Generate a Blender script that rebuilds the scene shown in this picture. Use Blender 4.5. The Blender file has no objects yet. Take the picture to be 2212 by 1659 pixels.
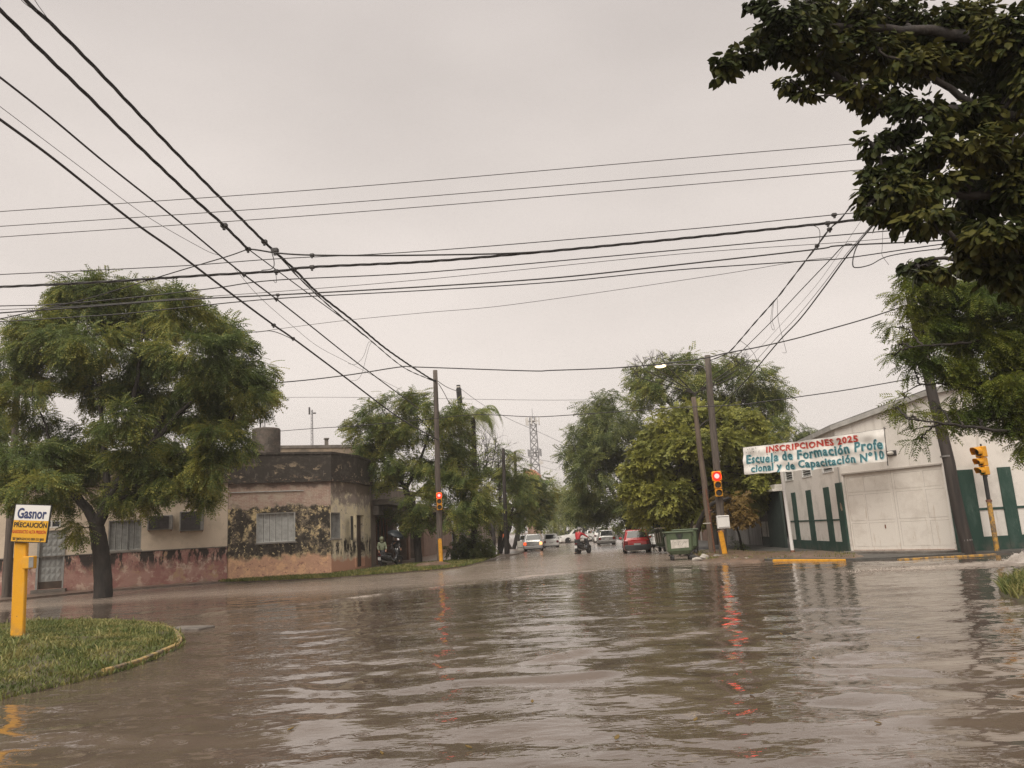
import bpy, bmesh, math, random
import numpy as np
from mathutils import Vector, Matrix
R = math.radians
C = bpy.context.scene
COL = C.collection
RNG = np.random.default_rng(11)
random.seed(5)

# ------------------------------------------------------------------ camera
CAM_H, FPX, PITCH, ROLL = 1.65, 1661.0, R(10.89), R(3.2)
_f = np.array([0, math.cos(PITCH), math.sin(PITCH)])
_r0 = np.array([1.0, 0, 0]); _u0 = np.array([0, -math.sin(PITCH), math.cos(PITCH)])
_r = math.cos(ROLL)*_r0 - math.sin(ROLL)*_u0
_u = math.sin(ROLL)*_r0 + math.cos(ROLL)*_u0
EYE = np.array([0, 0, CAM_H])
cd = bpy.data.cameras.new('camera'); cam = bpy.data.objects.new('camera', cd); COL.objects.link(cam)
cd.sensor_width = 36.0; cd.lens = 36.0*FPX/2212.0; cd.clip_start = 0.1; cd.clip_end = 3000
m = Matrix.Identity(4)
for i in range(3):
    m[i][0] = _r[i]; m[i][1] = _u[i]; m[i][2] = -_f[i]; m[i][3] = EYE[i]
cam.matrix_world = m
C.camera = cam
C.render.resolution_x = 1024; C.render.resolution_y = 768

# ------------------------------------------------------------------ world: overcast rain sky
SUN_EL, SUN_AZ = R(52), R(205)          # soft light, high and from behind the viewer
w = bpy.data.worlds.new('World'); C.world = w; w.use_nodes = True
nt = w.node_tree; nt.nodes.clear()
def wn(t, **k):
    n = nt.nodes.new(t)
    for a, b in k.items(): setattr(n, a, b)
    return n
sky = wn('ShaderNodeTexSky', sky_type='NISHITA', sun_disc=False, sun_elevation=SUN_EL, sun_rotation=SUN_AZ, dust_density=6.0, air_density=1.0)
tc = wn('ShaderNodeTexCoord')
sep = wn('ShaderNodeSeparateXYZ'); nt.links.new(tc.outputs['Generated'], sep.inputs[0])
ramp = wn('ShaderNodeValToRGB')
ramp.color_ramp.elements[0].position = 0.0; ramp.color_ramp.elements[0].color = (6.55, 5.95, 5.50, 1)
ramp.color_ramp.elements[1].position = 0.75; ramp.color_ramp.elements[1].color = (4.75, 4.32, 4.10, 1)
e = ramp.color_ramp.elements.new(0.25); e.color = (6.0, 5.42, 5.03, 1)
nt.links.new(sep.outputs['Z'], ramp.inputs[0])
mp = wn('ShaderNodeMapping'); mp.inputs['Scale'].default_value = (1.0, 1.0, 2.6)
nt.links.new(tc.outputs['Generated'], mp.inputs[0])
nz = wn('ShaderNodeTexNoise'); nz.inputs['Scale'].default_value = 1.7; nz.inputs['Detail'].default_value = 4; nz.inputs['Roughness'].default_value = 0.45
nt.links.new(mp.outputs[0], nz.inputs['Vector'])
mr = wn('ShaderNodeMapRange'); mr.inputs[1].default_value = 0.3; mr.inputs[2].default_value = 0.7; mr.inputs[3].default_value = 0.86; mr.inputs[4].default_value = 1.12
nt.links.new(nz.outputs[0], mr.inputs[0])
mul = wn('ShaderNodeMix', data_type='RGBA', blend_type='MULTIPLY'); mul.inputs[0].default_value = 1.0
nt.links.new(ramp.outputs[0], mul.inputs[6]); nt.links.new(mr.outputs[0], mul.inputs[7])
mix = wn('ShaderNodeMix', data_type='RGBA'); mix.inputs[0].default_value = 0.97     # thick cloud over the clear sky
nt.links.new(sky.outputs[0], mix.inputs[6]); nt.links.new(mul.outputs[2], mix.inputs[7])
bg = wn('ShaderNodeBackground'); bg.inputs[1].default_value = 0.0565
nt.links.new(mix.outputs[2], bg.inputs[0])
wo = wn('ShaderNodeOutputWorld'); nt.links.new(bg.outputs[0], wo.inputs[0])

sl = bpy.data.lights.new('sun', 'SUN'); so = bpy.data.objects.new('sun', sl); COL.objects.link(so)
sl.energy = 1.5; sl.angle = R(50); sl.color = (1.0, 0.93, 0.82)
so.rotation_euler = (-Vector((math.sin(SUN_AZ)*math.cos(SUN_EL), math.cos(SUN_AZ)*math.cos(SUN_EL), math.sin(SUN_EL)))).to_track_quat('-Z', 'Y').to_euler()
so.location = (0, 0, 60)

C.view_settings.view_transform = 'Standard'; C.view_settings.look = 'None'
C.view_settings.exposure = 1.27; C.view_settings.gamma = 1.0
try:
    C.cycles.use_denoising = True
    C.cycles.denoiser = 'OPENIMAGEDENOISE'
    C.cycles.denoising_prefilter = 'NONE'
    C.cycles.max_bounces = 6; C.cycles.diffuse_bounces = 3; C.cycles.glossy_bounces = 3
    C.cycles.transmission_bounces = 4; C.cycles.transparent_max_bounces = 6
    C.cycles.caustics_reflective = False; C.cycles.caustics_refractive = False
    C.cycles.sample_clamp_indirect = 4.0
except Exception: pass

# ------------------------------------------------------------------ measuring helpers (picture 2212 wide)
def ray(x, y): return _f*FPX + _r*(x-1106) + _u*(829.5-y)
def G(x, y, z=0.0):
    d = ray(x, y); return EYE + d*((z-CAM_H)/d[2])
def at(x, y, Y):
    d = ray(x, y); return EYE + d*(Y/d[1])
def onplane(x, y, a, b):
    n = np.array([b[1]-a[1], -(b[0]-a[0]), 0.0]); d = ray(x, y)
    t = (np.array([a[0], a[1], 0.0])-EYE).dot(n)/d.dot(n); return EYE+d*t

# ------------------------------------------------------------------ materials
MATS = {}
def nodes(name):
    mt = bpy.data.materials.new(name); mt.use_nodes = True
    n = mt.node_tree; n.nodes.clear()
    out = n.nodes.new('ShaderNodeOutputMaterial'); p = n.nodes.new('ShaderNodeBsdfPrincipled')
    n.links.new(p.outputs[0], out.inputs[0]); MATS[name] = mt
    return mt, n, p, out
def mat(name, c1, c2=None, scale=4.0, rough=0.6, bump=0.0, bscale=30.0, metal=0.0, spec=0.5, detail=6, stretch=(1,1,1), lo=.38, hi=.62, coat=0.0, emit=None):
    mt, n, p, out = nodes(name)
    p.inputs['Roughness'].default_value = rough; p.inputs['Metallic'].default_value = metal
    p.inputs['Specular IOR Level'].default_value = spec
    p.inputs['Coat Weight'].default_value = coat; p.inputs['Coat Roughness'].default_value = .06
    if c2 is None: c2 = tuple(v*.8 for v in c1)
    t = n.nodes.new('ShaderNodeTexCoord'); mp = n.nodes.new('ShaderNodeMapping'); mp.inputs['Scale'].default_value = stretch
    n.links.new(t.outputs['Object'], mp.inputs[0])
    a = n.nodes.new('ShaderNodeTexNoise'); a.inputs['Scale'].default_value = scale; a.inputs['Detail'].default_value = detail
    a.inputs['Roughness'].default_value = .62
    n.links.new(mp.outputs[0], a.inputs['Vector'])
    r = n.nodes.new('ShaderNodeMapRange'); r.inputs[1].default_value = lo; r.inputs[2].default_value = hi
    n.links.new(a.outputs[0], r.inputs[0])
    x = n.nodes.new('ShaderNodeMix'); x.data_type = 'RGBA'
    x.inputs[6].default_value = (*c1, 1); x.inputs[7].default_value = (*c2, 1)
    n.links.new(r.outputs[0], x.inputs[0]); n.links.new(x.outputs[2], p.inputs['Base Color'])
    if bump:
        b = n.nodes.new('ShaderNodeTexNoise'); b.inputs['Scale'].default_value = bscale; b.inputs['Detail'].default_value = 5
        n.links.new(mp.outputs[0], b.inputs['Vector'])
        bm_ = n.nodes.new('ShaderNodeBump'); bm_.inputs['Strength'].default_value = bump; bm_.inputs['Distance'].default_value = .03
        n.links.new(b.outputs[0], bm_.inputs['Height']); n.links.new(bm_.outputs[0], p.inputs['Normal'])
    if emit:
        p.inputs['Emission Color'].default_value = (*emit[0], 1); p.inputs['Emission Strength'].default_value = emit[1]
    return mt
def leafmat(name, dark, mid, light, scale=.8, trans=.34):
    mt, n, p, out = nodes(name)
    t = n.nodes.new('ShaderNodeTexCoord')
    a = n.nodes.new('ShaderNodeTexNoise'); a.inputs['Scale'].default_value = scale; a.inputs['Detail'].default_value = 3
    n.links.new(t.outputs['Object'], a.inputs['Vector'])
    g = n.nodes.new('ShaderNodeNewGeometry')
    s1 = n.nodes.new('ShaderNodeMath'); s1.operation = 'MULTIPLY_ADD'; s1.inputs[1].default_value = .28
    n.links.new(g.outputs['Random Per Island'], s1.inputs[0]); n.links.new(a.outputs[0], s1.inputs[2])
    r = n.nodes.new('ShaderNodeValToRGB'); el = r.color_ramp.elements
    el[0].position = .44; el[0].color = (*dark, 1); el[1].position = .80; el[1].color = (*light, 1)
    q = el.new(.62); q.color = (*mid, 1)
    n.links.new(s1.outputs[0], r.inputs[0]); n.links.new(r.outputs[0], p.inputs['Base Color'])
    p.inputs['Roughness'].default_value = .5; p.inputs['Specular IOR Level'].default_value = .12 if 'broad' in name else .3
    tr = n.nodes.new('ShaderNodeBsdfTranslucent'); n.links.new(r.outputs[0], tr.inputs[0])
    mx = n.nodes.new('ShaderNodeMixShader'); mx.inputs[0].default_value = trans
    n.links.new(p.outputs[0], mx.inputs[1]); n.links.new(tr.outputs[0], mx.inputs[2]); n.links.new(mx.outputs[0], out.inputs[0])
    return mt

mat('wood', (.125,.100,.082), (.062,.050,.043), 3, .75, .5, 26, stretch=(3,3,.25))
mat('wood_old', (.155,.115,.085), (.085,.062,.048), 3, .8, .5, 26, stretch=(3,3,.25))
mat('wood_dark', (.060,.048,.042), (.030,.025,.023), 3, .7, .5, 26, stretch=(3,3,.25))
mat('bark', (.046,.038,.033), (.022,.019,.017), 5, .8, .9, 16, stretch=(1,1,.35))
mat('bark_dark', (.045,.036,.031), (.020,.017,.016), 5, .8, .9, 16, stretch=(1,1,.35))
mat('cable', (.022,.020,.022), (.035,.032,.034), 8, .5)
mat('cable_grey', (.10,.095,.095), (.07,.066,.068), 8, .5, metal=.3)
mat('clamp', (.03,.028,.028), (.055,.05,.05), 12, .5)
mat('yellow_paint', (.74,.36,.025), (.56,.25,.02), 6, .45, .15, 30)
mat('yellow_worn', (.56,.31,.06), (.19,.135,.085), 7, .6, .5, 30, lo=.44, hi=.56)
mat('signal_yellow', (.72,.34,.02), (.60,.27,.018), 5, .35)
mat('signal_dark', (.018,.018,.018), (.03,.03,.03), 8, .35)
mat('lens_dark', (.035,.03,.022), (.05,.045,.03), 8, .15)
mat('lens_green', (.005,.16,.06), (.01,.10,.05), 8, .2)
mat('lens_red', (.5,.02,.01), (.5,.02,.01), 8, .3, emit=((1.0,.40,.38), .80))
mat('lens_red_rim', (.6,.01,.005), (.6,.01,.005), 8, .3, emit=((1.0,.006,.005), 1.8))
mat('lamp_lit', (.9,.6,.3), (.9,.6,.3), 8, .3, emit=((1.0,.74,.42), 1.3))
mat('tail_lit', (.7,.05,.02), (.7,.05,.02), 8, .25, emit=((1.0,.10,.02), .6))
mat('tail_bright', (.8,.2,.08), (.8,.2,.08), 8, .25, emit=((1.0,.42,.16), .9))
mat('tail_off', (.16,.01,.01), (.10,.008,.008), 8, .15)
mat('rust', (.26,.12,.07), (.14,.065,.045), 10, .75, .4, 40)
mat('steel', (.30,.29,.28), (.22,.21,.20), 8, .4, metal=.7)
mat('steel_dark', (.09,.085,.085), (.06,.055,.055), 8, .45, metal=.5)
mat('chrome', (.75,.75,.75), (.7,.7,.7), 8, .12, metal=1.0)
mat('white_wall', (.74,.70,.655), (.66,.62,.575), 1.2, .6, .12, 60)
mat('white_door', (.73,.685,.63), (.66,.61,.55), 1.6, .5, .08, 60)
mat('white_seam', (.50,.46,.42), (.42,.38,.345), 3, .7)
mat('roof_trim', (.44,.43,.41), (.34,.33,.31), 3, .5, .1, 30)
mat('green_wall', (.030,.070,.056), (.045,.088,.072), 2.2, .5, .2, 40)
mat('green_gate', (.022,.036,.032), (.032,.046,.040), 2, .6, .3, 20, stretch=(5,5,.3))
mat('damp_grey', (.105,.100,.092), (.06,.058,.053), 2.5, .6, .3, 30)
mat('glass_dark', (.018,.020,.022), (.03,.032,.034), 2, .08)
mat('shutter', (.54,.54,.52), (.42,.42,.40), 5, .5, .1, 30)
mat('shutter_grey', (.33,.33,.315), (.25,.25,.24), 5, .55, .1, 30)
mat('ac_case', (.26,.25,.235), (.18,.175,.165), 5, .6)
mat('door_metal', (.34,.345,.335), (.25,.255,.25), 6, .45, .5, 9)
mat('door_brown', (.075,.05,.035), (.05,.033,.024), 4, .6)
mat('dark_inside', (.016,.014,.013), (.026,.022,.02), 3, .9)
mat('concrete', (.27,.25,.225), (.19,.175,.16), 3, .6, .35, 30)
mat('concrete_old', (.20,.175,.150), (.115,.10,.088), 2.2, .7, .45, 24)
mat('paving', (.205,.155,.125), (.135,.105,.087), 2.6, .28, .25, 22)
mat('mud', (.19,.125,.085), (.12,.082,.058), 2.6, .4, .5, 14)
mat('brick_wall', (.27,.135,.09), (.20,.10,.07), 4, .75, .4, 26)
mat('tan_wall', (.36,.28,.20), (.17,.14,.11), 1.5, .75, .4, 20)
mat('brown_wall', (.25,.20,.165), (.16,.125,.105), 1.4, .7, .35, 24)
mat('terracotta_wall', (.30,.185,.135), (.22,.135,.10), 1.5, .7, .3, 24)
mat('grey_wall', (.24,.225,.215), (.155,.147,.14), 1.2, .7, .3, 24, stretch=(2,2,.35))
mat('tile_roof', (.42,.17,.09), (.30,.11,.06), 5, .6, .4, 20)
mat('banner_cloth', (.74,.715,.68), (.68,.655,.62), 3, .55, .1, 14)
mat('paint_red', (.44,.030,.022), (.36,.025,.02), 9, .5)
mat('paint_red_halo', (.74,.34,.25), (.72,.38,.30), 9, .5)
mat('paint_teal', (.045,.17,.20), (.035,.125,.15), 9, .5)
mat('paint_cyan', (.28,.54,.60), (.34,.58,.63), 9, .5)
mat('paint_dark', (.04,.045,.05), (.05,.055,.06), 9, .5)
mat('sign_white', (.76,.75,.73), (.72,.71,.69), 3, .35)
mat('sign_yellow', (.74,.40,.03), (.68,.36,.026), 3, .35)
mat('ink_navy', (.030,.045,.13), (.025,.04,.12), 3, .4)
mat('ink_black', (.02,.018,.015), (.03,.026,.02), 3, .4)
mat('ink_red', (.50,.035,.02), (.45,.03,.02), 3, .4)
mat('bin_green', (.092,.125,.070), (.070,.098,.056), 3, .4, .08, 30)
mat('bin_dark', (.030,.045,.030), (.022,.034,.022), 3, .4)
mat('rubber', (.018,.017,.017), (.028,.026,.025), 6, .6)
mat('sticker', (.66,.63,.58), (.50,.475,.43), 5, .5)
mat('rusty_white', (.60,.56,.50), (.20,.10,.06), 3.5, .6, .3, 30, lo=.50, hi=.56)
mat('car_silver', (.40,.395,.385), (.36,.355,.35), 2, .25, metal=.55, coat=.8)
mat('car_white', (.72,.71,.69), (.68,.67,.65), 2, .25, coat=.8)
mat('car_red', (.40,.018,.020), (.34,.015,.017), 2, .25, coat=.9)
mat('car_maroon', (.20,.05,.045), (.17,.04,.04), 2, .3, coat=.8)
mat('car_dark', (.045,.047,.052), (.035,.037,.04), 2, .25, coat=.8)
mat('car_trim', (.035,.035,.037), (.05,.05,.05), 4, .55)
mat('plate', (.45,.45,.45), (.30,.30,.30), 30, .4)
mat('plate_white', (.70,.70,.68), (.5,.5,.5), 30, .4)
mat('skin', (.42,.24,.165), (.38,.21,.145), 8, .5)
mat('jacket_red', (.46,.022,.030), (.36,.016,.024), 7, .55, .3, 20)
mat('trousers_dark', (.035,.037,.04), (.025,.026,.028), 7, .7, .3, 20)
mat('coat_dark', (.030,.031,.034), (.022,.023,.025), 7, .6, .3, 20)
mat('rain_green', (.20,.225,.145), (.17,.19,.12), 7, .4, .3, 14)
mat('helmet_shell', (.30,.29,.28), (.05,.05,.05), 5, .25, lo=.48, hi=.52)
mat('umbrella_cloth', (.022,.028,.034), (.03,.036,.042), 5, .4)
mat('stone', (.44,.41,.37), (.34,.31,.28), 4, .7, .4, 14)
mat('flag_orange', (.62,.16,.06), (.52,.12,.05), 5, .6)
mat('mast_grey', (.22,.22,.23), (.16,.16,.17), 3, .5, metal=.2)
mat('far_white', (.62,.60,.57), (.54,.52,.50), 1, .7)
mat('kerb_worn', (.42,.29,.11), (.19,.145,.10), 7, .65, .5, 30, lo=.40, hi=.55)
mat('grass_soil', (.10,.095,.045), (.085,.065,.04), 4, .7, .5, 20)
mat('foam', (.66,.60,.54), (.56,.50,.45), 4, .35, .5, 10)
leafmat('leaf_jacaranda', (0.109,0.153,0.055), (0.170,0.218,0.069), (0.348,0.334,0.083))
leafmat('leaf_mid', (0.115,0.159,0.056), (0.184,0.226,0.066), (0.339,0.329,0.088))
leafmat('leaf_street', (0.098,0.139,0.045), (0.151,0.193,0.056), (0.295,0.286,0.072))
leafmat('leaf_dark', (0.095,0.128,0.050), (0.143,0.176,0.061), (0.249,0.263,0.076))
leafmat('leaf_yellow', (0.171,0.189,0.053), (0.251,0.262,0.063), (0.365,0.358,0.082))
leafmat('leaf_willow', (0.175,0.203,0.080), (0.238,0.270,0.099), (0.334,0.339,0.120))
leafmat('leaf_fine', (0.074,0.112,0.026), (0.127,0.165,0.032), (0.255,0.272,0.050))
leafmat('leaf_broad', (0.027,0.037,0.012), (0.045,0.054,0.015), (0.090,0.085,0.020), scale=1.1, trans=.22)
leafmat('leaf_palm', (0.112,0.150,0.040), (0.175,0.210,0.053), (0.255,0.257,0.067))
leafmat('leaf_bush', (0.063,0.097,0.029), (0.096,0.136,0.040), (0.175,0.195,0.053))
leafmat('leaf_rusty', (0.171,0.108,0.038), (0.230,0.151,0.048), (0.263,0.185,0.068))
leafmat('grass_blade', (.085,.115,.032), (.150,.170,.048), (.29,.255,.095), scale=1.6, trans=.2)
# ------------------------------------------------------------------ object helpers
def tag(o, label=None, cat=None, group=None, kind=None):
    if label: o['label'] = label
    if cat: o['category'] = cat
    if group: o['group'] = group
    if kind: o['kind'] = kind
    return o
def thing(name, label, cat, loc=(0,0,0), group=None):
    o = bpy.data.objects.new(name, None); COL.objects.link(o); o.empty_display_size = .3
    o.location = tuple(float(v) for v in loc)
    return tag(o, label, cat, group)
def offset_of(o):
    v = Vector((0,0,0))
    while o is not None: v += Vector(o.location); o = o.parent
    return np.array(v)
class MB:
    def __init__(s): s.v = []; s.f = []; s.n = 0
    def add(s, verts, faces):
        verts = np.asarray(verts, float).reshape(-1, 3); b = s.n
        s.v.append(verts); s.n += len(verts)
        s.f.extend([tuple(int(i)+b for i in q) for q in faces]); return s
    def quad(s, *p): return s.add(p, [tuple(range(len(p)))])
    def box(s, c, size, ax=None, bev=0.0):
        c = np.array(c, float); h = np.array(size, float)/2
        ax = np.eye(3) if ax is None else np.array(ax, float)
        if bev <= 0:
            k = [(-1,-1,-1),(1,-1,-1),(1,1,-1),(-1,1,-1),(-1,-1,1),(1,-1,1),(1,1,1),(-1,1,1)]
            v = [c + (ax.T @ (np.array(q)*h)) for q in k]
            return s.add(v, [(0,3,2,1),(4,5,6,7),(0,1,5,4),(1,2,6,5),(2,3,7,6),(3,0,4,7)])
        b = min(bev, *(h*.9)); rings = []
        for z, ins in ((-h[2], b), (-h[2]+b, 0), (h[2]-b, 0), (h[2], b)):
            x, y = h[0]-ins, h[1]-ins
            rings.append([(-x+b*(1-ins/b)*.999, -y, z), (x-b*(1-ins/b)*.999, -y, z), (x, -y+b*(1-ins/b)*.999, z), (x, y-b*(1-ins/b)*.999, z),
                          (x-b*(1-ins/b)*.999, y, z), (-x+b*(1-ins/b)*.999, y, z), (-x, y-b*(1-ins/b)*.999, z), (-x, -y+b*(1-ins/b)*.999, z)])
        v = [c + ax.T @ np.array(q) for r_ in rings for q in r_]
        f = []
        for r_ in range(3):
            for i in range(8):
                j = (i+1) % 8; f.append((r_*8+i, r_*8+j, r_*8+8+j, r_*8+8+i))
        f.append(tuple(range(7,-1,-1))); f.append(tuple(range(24,32)))
        return s.add(v, f)
    def tube(s, pts, rad, n=8, cap=True):
        pts = np.asarray(pts, float); k = len(pts)
        rad = np.full(k, rad) if np.isscalar(rad) else np.asarray(rad, float)
        t = np.gradient(pts, axis=0); t /= np.linalg.norm(t, axis=1)[:, None]+1e-12
        ref = np.array([0,0,1.0]) if abs(t[0][2]) < .9 else np.array([1.0,0,0])
        a = np.cross(t[0], ref); a /= np.linalg.norm(a); V = []
        for i in range(k):
            a = a - t[i]*a.dot(t[i]); a /= np.linalg.norm(a)+1e-12; b = np.cross(t[i], a)
            for j in range(n):
                q = 2*math.pi*j/n; V.append(pts[i]+rad[i]*(math.cos(q)*a+math.sin(q)*b))
        f = [(i*n+j, i*n+(j+1)%n, (i+1)*n+(j+1)%n, (i+1)*n+j) for i in range(k-1) for j in range(n)]
        if cap: f.append(tuple(range(n-1,-1,-1))); f.append(tuple((k-1)*n+j for j in range(n)))
        return s.add(V, f)
    def loft(s, rings, cap=True, closed=True):
        k = len(rings); n = len(rings[0]); V = [p for r_ in rings for p in r_]; f = []
        for i in range(k-1):
            for j in range(n if closed else n-1):
                f.append((i*n+j, i*n+(j+1)%n, (i+1)*n+(j+1)%n, (i+1)*n+j))
        if cap: f.append(tuple(range(n-1,-1,-1))); f.append(tuple((k-1)*n+j for j in range(n)))
        return s.add(V, f)
    def lathe(s, prof, c=(0,0,0), n=20, ax=None):
        ax = np.eye(3) if ax is None else np.array(ax, float); c = np.array(c, float); rings = []
        for r_, z in prof:
            rings.append([c + ax.T @ np.array([r_*math.cos(2*math.pi*j/n), r_*math.sin(2*math.pi*j/n), z]) for j in range(n)])
        return s.loft(rings)
    def prism(s, poly, z0, z1):
        n = len(poly); a = [(p[0], p[1], z0) for p in poly]; b = [(p[0], p[1], z1) for p in poly]
        return s.add(a+b, [tuple(range(n-1,-1,-1)), tuple(range(n, 2*n))]+[(i, (i+1)%n, n+(i+1)%n, n+i) for i in range(n)])
    def sphere(s, c, r_, n=12, k=8, sc=(1,1,1)):
        prof = [(math.sin(math.pi*i/k), -math.cos(math.pi*i/k)) for i in range(k+1)]
        rings = [[np.array(c)+np.array([max(q,1e-3)*math.cos(2*math.pi*j/n)*sc[0], max(q,1e-3)*math.sin(2*math.pi*j/n)*sc[1], z*sc[2]])*r_ for j in range(n)] for q, z in prof]
        return s.loft(rings)
    def build(s, name, m_, parent=None, smooth=False, origin=None, local=False):
        v = np.vstack(s.v); me = bpy.data.meshes.new(name)
        off = np.zeros(3)
        if not local:
            off = offset_of(parent) if parent is not None else (np.array(origin, float) if origin is not None else np.array([*(v.min(0)+v.max(0))[:2]/2, v[:, 2].min()]))
        me.from_pydata((v-off).tolist(), [], s.f); me.update()
        me.materials.append(MATS[m_])
        if smooth: me.polygons.foreach_set('use_smooth', [True]*len(me.polygons))
        o = bpy.data.objects.new(name, me); COL.objects.link(o)
        if parent is not None: o.parent = parent
        elif not local: o.location = off.tolist()
        return o
def fastmesh(name, V, quads, m_, parent=None, smooth=False, k=4):
    """big meshes from arrays; V in world space"""
    off = offset_of(parent) if parent is not None else np.zeros(3)
    me = bpy.data.meshes.new(name); V = np.asarray(V, np.float32)-off.astype(np.float32)
    nf = len(quads)
    me.vertices.add(len(V)); me.vertices.foreach_set('co', V.ravel())
    me.loops.add(nf*k); me.loops.foreach_set('vertex_index', np.asarray(quads, np.int32).ravel())
    me.polygons.add(nf); me.polygons.foreach_set('loop_start', np.arange(0, nf*k, k, dtype=np.int32))
    me.polygons.foreach_set('loop_total', np.full(nf, k, np.int32))
    if smooth: me.polygons.foreach_set('use_smooth', np.ones(nf, bool))
    me.update(calc_edges=True); me.validate()
    me.materials.append(MATS[m_])
    o = bpy.data.objects.new(name, me); COL.objects.link(o)
    if parent is not None: o.parent = parent
    return o
def text(body, m_, parent, O, ex, ez, width, height, name='lettering', depth=.004, bold=0.0, fitw=True):
    """lettering laid on a plane: O lower-left corner, ex/ez unit vectors along and up"""
    cu = bpy.data.curves.new('t', 'FONT'); cu.body = body; cu.size = 1.0; cu.offset = bold; cu.extrude = .0; cu.resolution_u = 3
    ob = bpy.data.objects.new('t', cu); COL.objects.link(ob)
    dg = bpy.context.evaluated_depsgraph_get(); me = bpy.data.meshes.new_from_object(ob.evaluated_get(dg))
    bpy.data.objects.remove(ob); bpy.data.curves.remove(cu)
    me.name = name
    v = np.zeros(len(me.vertices)*3); me.vertices.foreach_get('co', v); v = v.reshape(-1, 3)
    x0, x1 = v[:,0].min(), v[:,0].max(); y0, y1 = v[:,1].min(), v[:,1].max()
    sy = height/(y1-y0); sx = width/(x1-x0) if fitw else sy
    ex = np.array(ex, float); ez = np.array(ez, float); nn = np.cross(ex, ez)
    O = np.array(O, float)
    wv = O + np.outer((v[:,0]-x0)*sx, ex) + np.outer((v[:,1]-y0)*sy, ez) + nn*depth
    off = offset_of(parent); me.vertices.foreach_set('co', (wv-off).ravel()); me.update()
    me.materials.clear(); me.materials.append(MATS[m_])
    o = bpy.data.objects.new(name, me); COL.objects.link(o); o.parent = parent
    return o
def copy_tree(o, parent=None):
    c = o.copy(); COL.objects.link(c); c.parent = parent
    for ch in list(o.children): copy_tree(ch, c)
    return c
def unit(v): v = np.array(v, float); return v/np.linalg.norm(v)
def axes(fwd, up=(0,0,1)):
    """rows: x right, y forward, z up"""
    y = unit(fwd); x = unit(np.cross(y, up)); return np.array([x, y, np.cross(x, y)])
def spline(P, n=8):
    P = np.asarray(P, float)
    if len(P) < 3: return np.array([P[0]+(P[-1]-P[0])*t for t in np.linspace(0,1,n+1)])
    Q = np.vstack([2*P[0]-P[1], P, 2*P[-1]-P[-2]]); out = []
    for i in range(1, len(Q)-2):
        for t in np.arange(n)/n:
            a,b,c,d = Q[i-1],Q[i],Q[i+1],Q[i+2]
            out.append(.5*((2*b)+(-a+c)*t+(2*a-5*b+4*c-d)*t*t+(-a+3*b-3*c+d)*t**3))
    out.append(P[-1]); return np.array(out)

STREET = unit((.06, 1, 0)); ACROSS = np.array([STREET[1], -STREET[0], 0])
YAW = -math.atan(.06)

# ------------------------------------------------------------------ ground, pavements, flood water
def struct(o): o['kind'] = 'structure'; return o
g = MB(); g.quad((-900,-300,-.45),(900,-300,-.45),(900,1500,-.45),(-900,1500,-.45))
struct(g.build('ground', 'mud'))
def xy(p): return [float(p[0]), float(p[1])]
W0 = np.array([-14.8, 39.49, 0]); WD = unit((.93, .37, 0))
def onW(t): return W0 + WD*t
A2 = onW(5.15); A3 = np.array([-9.16, 43.9, 0])
def leftline(y): return np.array([-8.98+.06*(y-46.96), y, 0])
def rightline(y): return np.array([13.36+.06*(y-32.09), y, 0])
S0 = np.array([13.36, 32.09, 0]); T1 = np.array([15.59, 28.38, 0])
# far left pavement, grass strip towards the street corner
kerbL = [G(-700,1345), G(-300,1322), G(0,1301), G(220,1279), G(490,1259), G(600,1255), G(720,1249), G(850,1239), G(950,1231), G(1010,1223), G(1050,1212), G(1092,1202), G(1122,1197.5)]
kl = [xy(p) for p in kerbL]
far = [[kl[-1][0]+.06*(y-kl[-1][1]), y] for y in (75, 110, 150, 200)]
poly = kl + far + [[-400, 200], [-400, kl[0][1]-40]]
s = MB(); s.prism(poly, -.4, .09); struct(s.build('sidewalk', 'paving'))
# far right pavement
kr = [xy(G(x,y)) for x, y in ((1436,1186),(1470,1196),(1500,1207),(1560,1211),(1670,1212),(1840,1212),(1940,1208),(2150,1196),(2300,1190))]
kr0 = kr[0]
poly = [[400, kr[-1][1]], [400, 200]] + [[kr0[0]+.06*(y-kr0[1]), y] for y in (200, 150, 100, 70)] + kr
s = MB(); s.prism(poly, -.4, .08); struct(s.build('sidewalk', 'damp_grey'))
# near left island with grass
isl_px = [(-500,1385),(0,1356),(110,1350),(230,1346),(320,1350),(370,1362),(392,1383),(388,1398),(360,1412),(300,1437),(230,1458),(120,1484),(0,1512),(-300,1590)]
isl = [xy(G(x,y,.0)) for x, y in isl_px]
def kerb_band(pts, w_, z0, z1, name, m_):
    P = spline([[p[0],p[1],0] for p in pts], 6); P = P[:, :2]
    t = np.gradient(P, axis=0); t /= np.linalg.norm(t, axis=1)[:,None]; n_ = np.stack([-t[:,1], t[:,0]], 1)
    rings = []
    for i in range(len(P)):
        a = P[i]; b = P[i]+n_[i]*w_; e_ = .012
        rings.append([(*a, z0), (*a, z1-e_), (*(a+n_[i]*e_), z1), (*(b-n_[i]*e_), z1), (*b, z1-e_), (*b, z0)])
    k = MB(); k.loft(rings); return k
P = spline([[*p,0] for p in isl], 6)[:, :2]
cen = np.array([-11.5, 14.6])
rings = []
for s_, z in ((1.0,-.3),(1.0,.02),(.985,.06),(.90,.12),(.6,.19),(.3,.20)):
    rings.append([np.array([*(cen+(p-cen)*s_), z + (RNG.normal()*.012 if z>.08 else 0)]) for p in P])
s = MB(); s.loft(rings); struct(s.build('verge', 'grass_soil', smooth=True))
k = kerb_band([isl[i] for i in range(4, 11)][::-1], .085, -.3, .085, 'kerb', 'kerb_worn'); o = k.build('kerb', 'kerb_worn')
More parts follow.
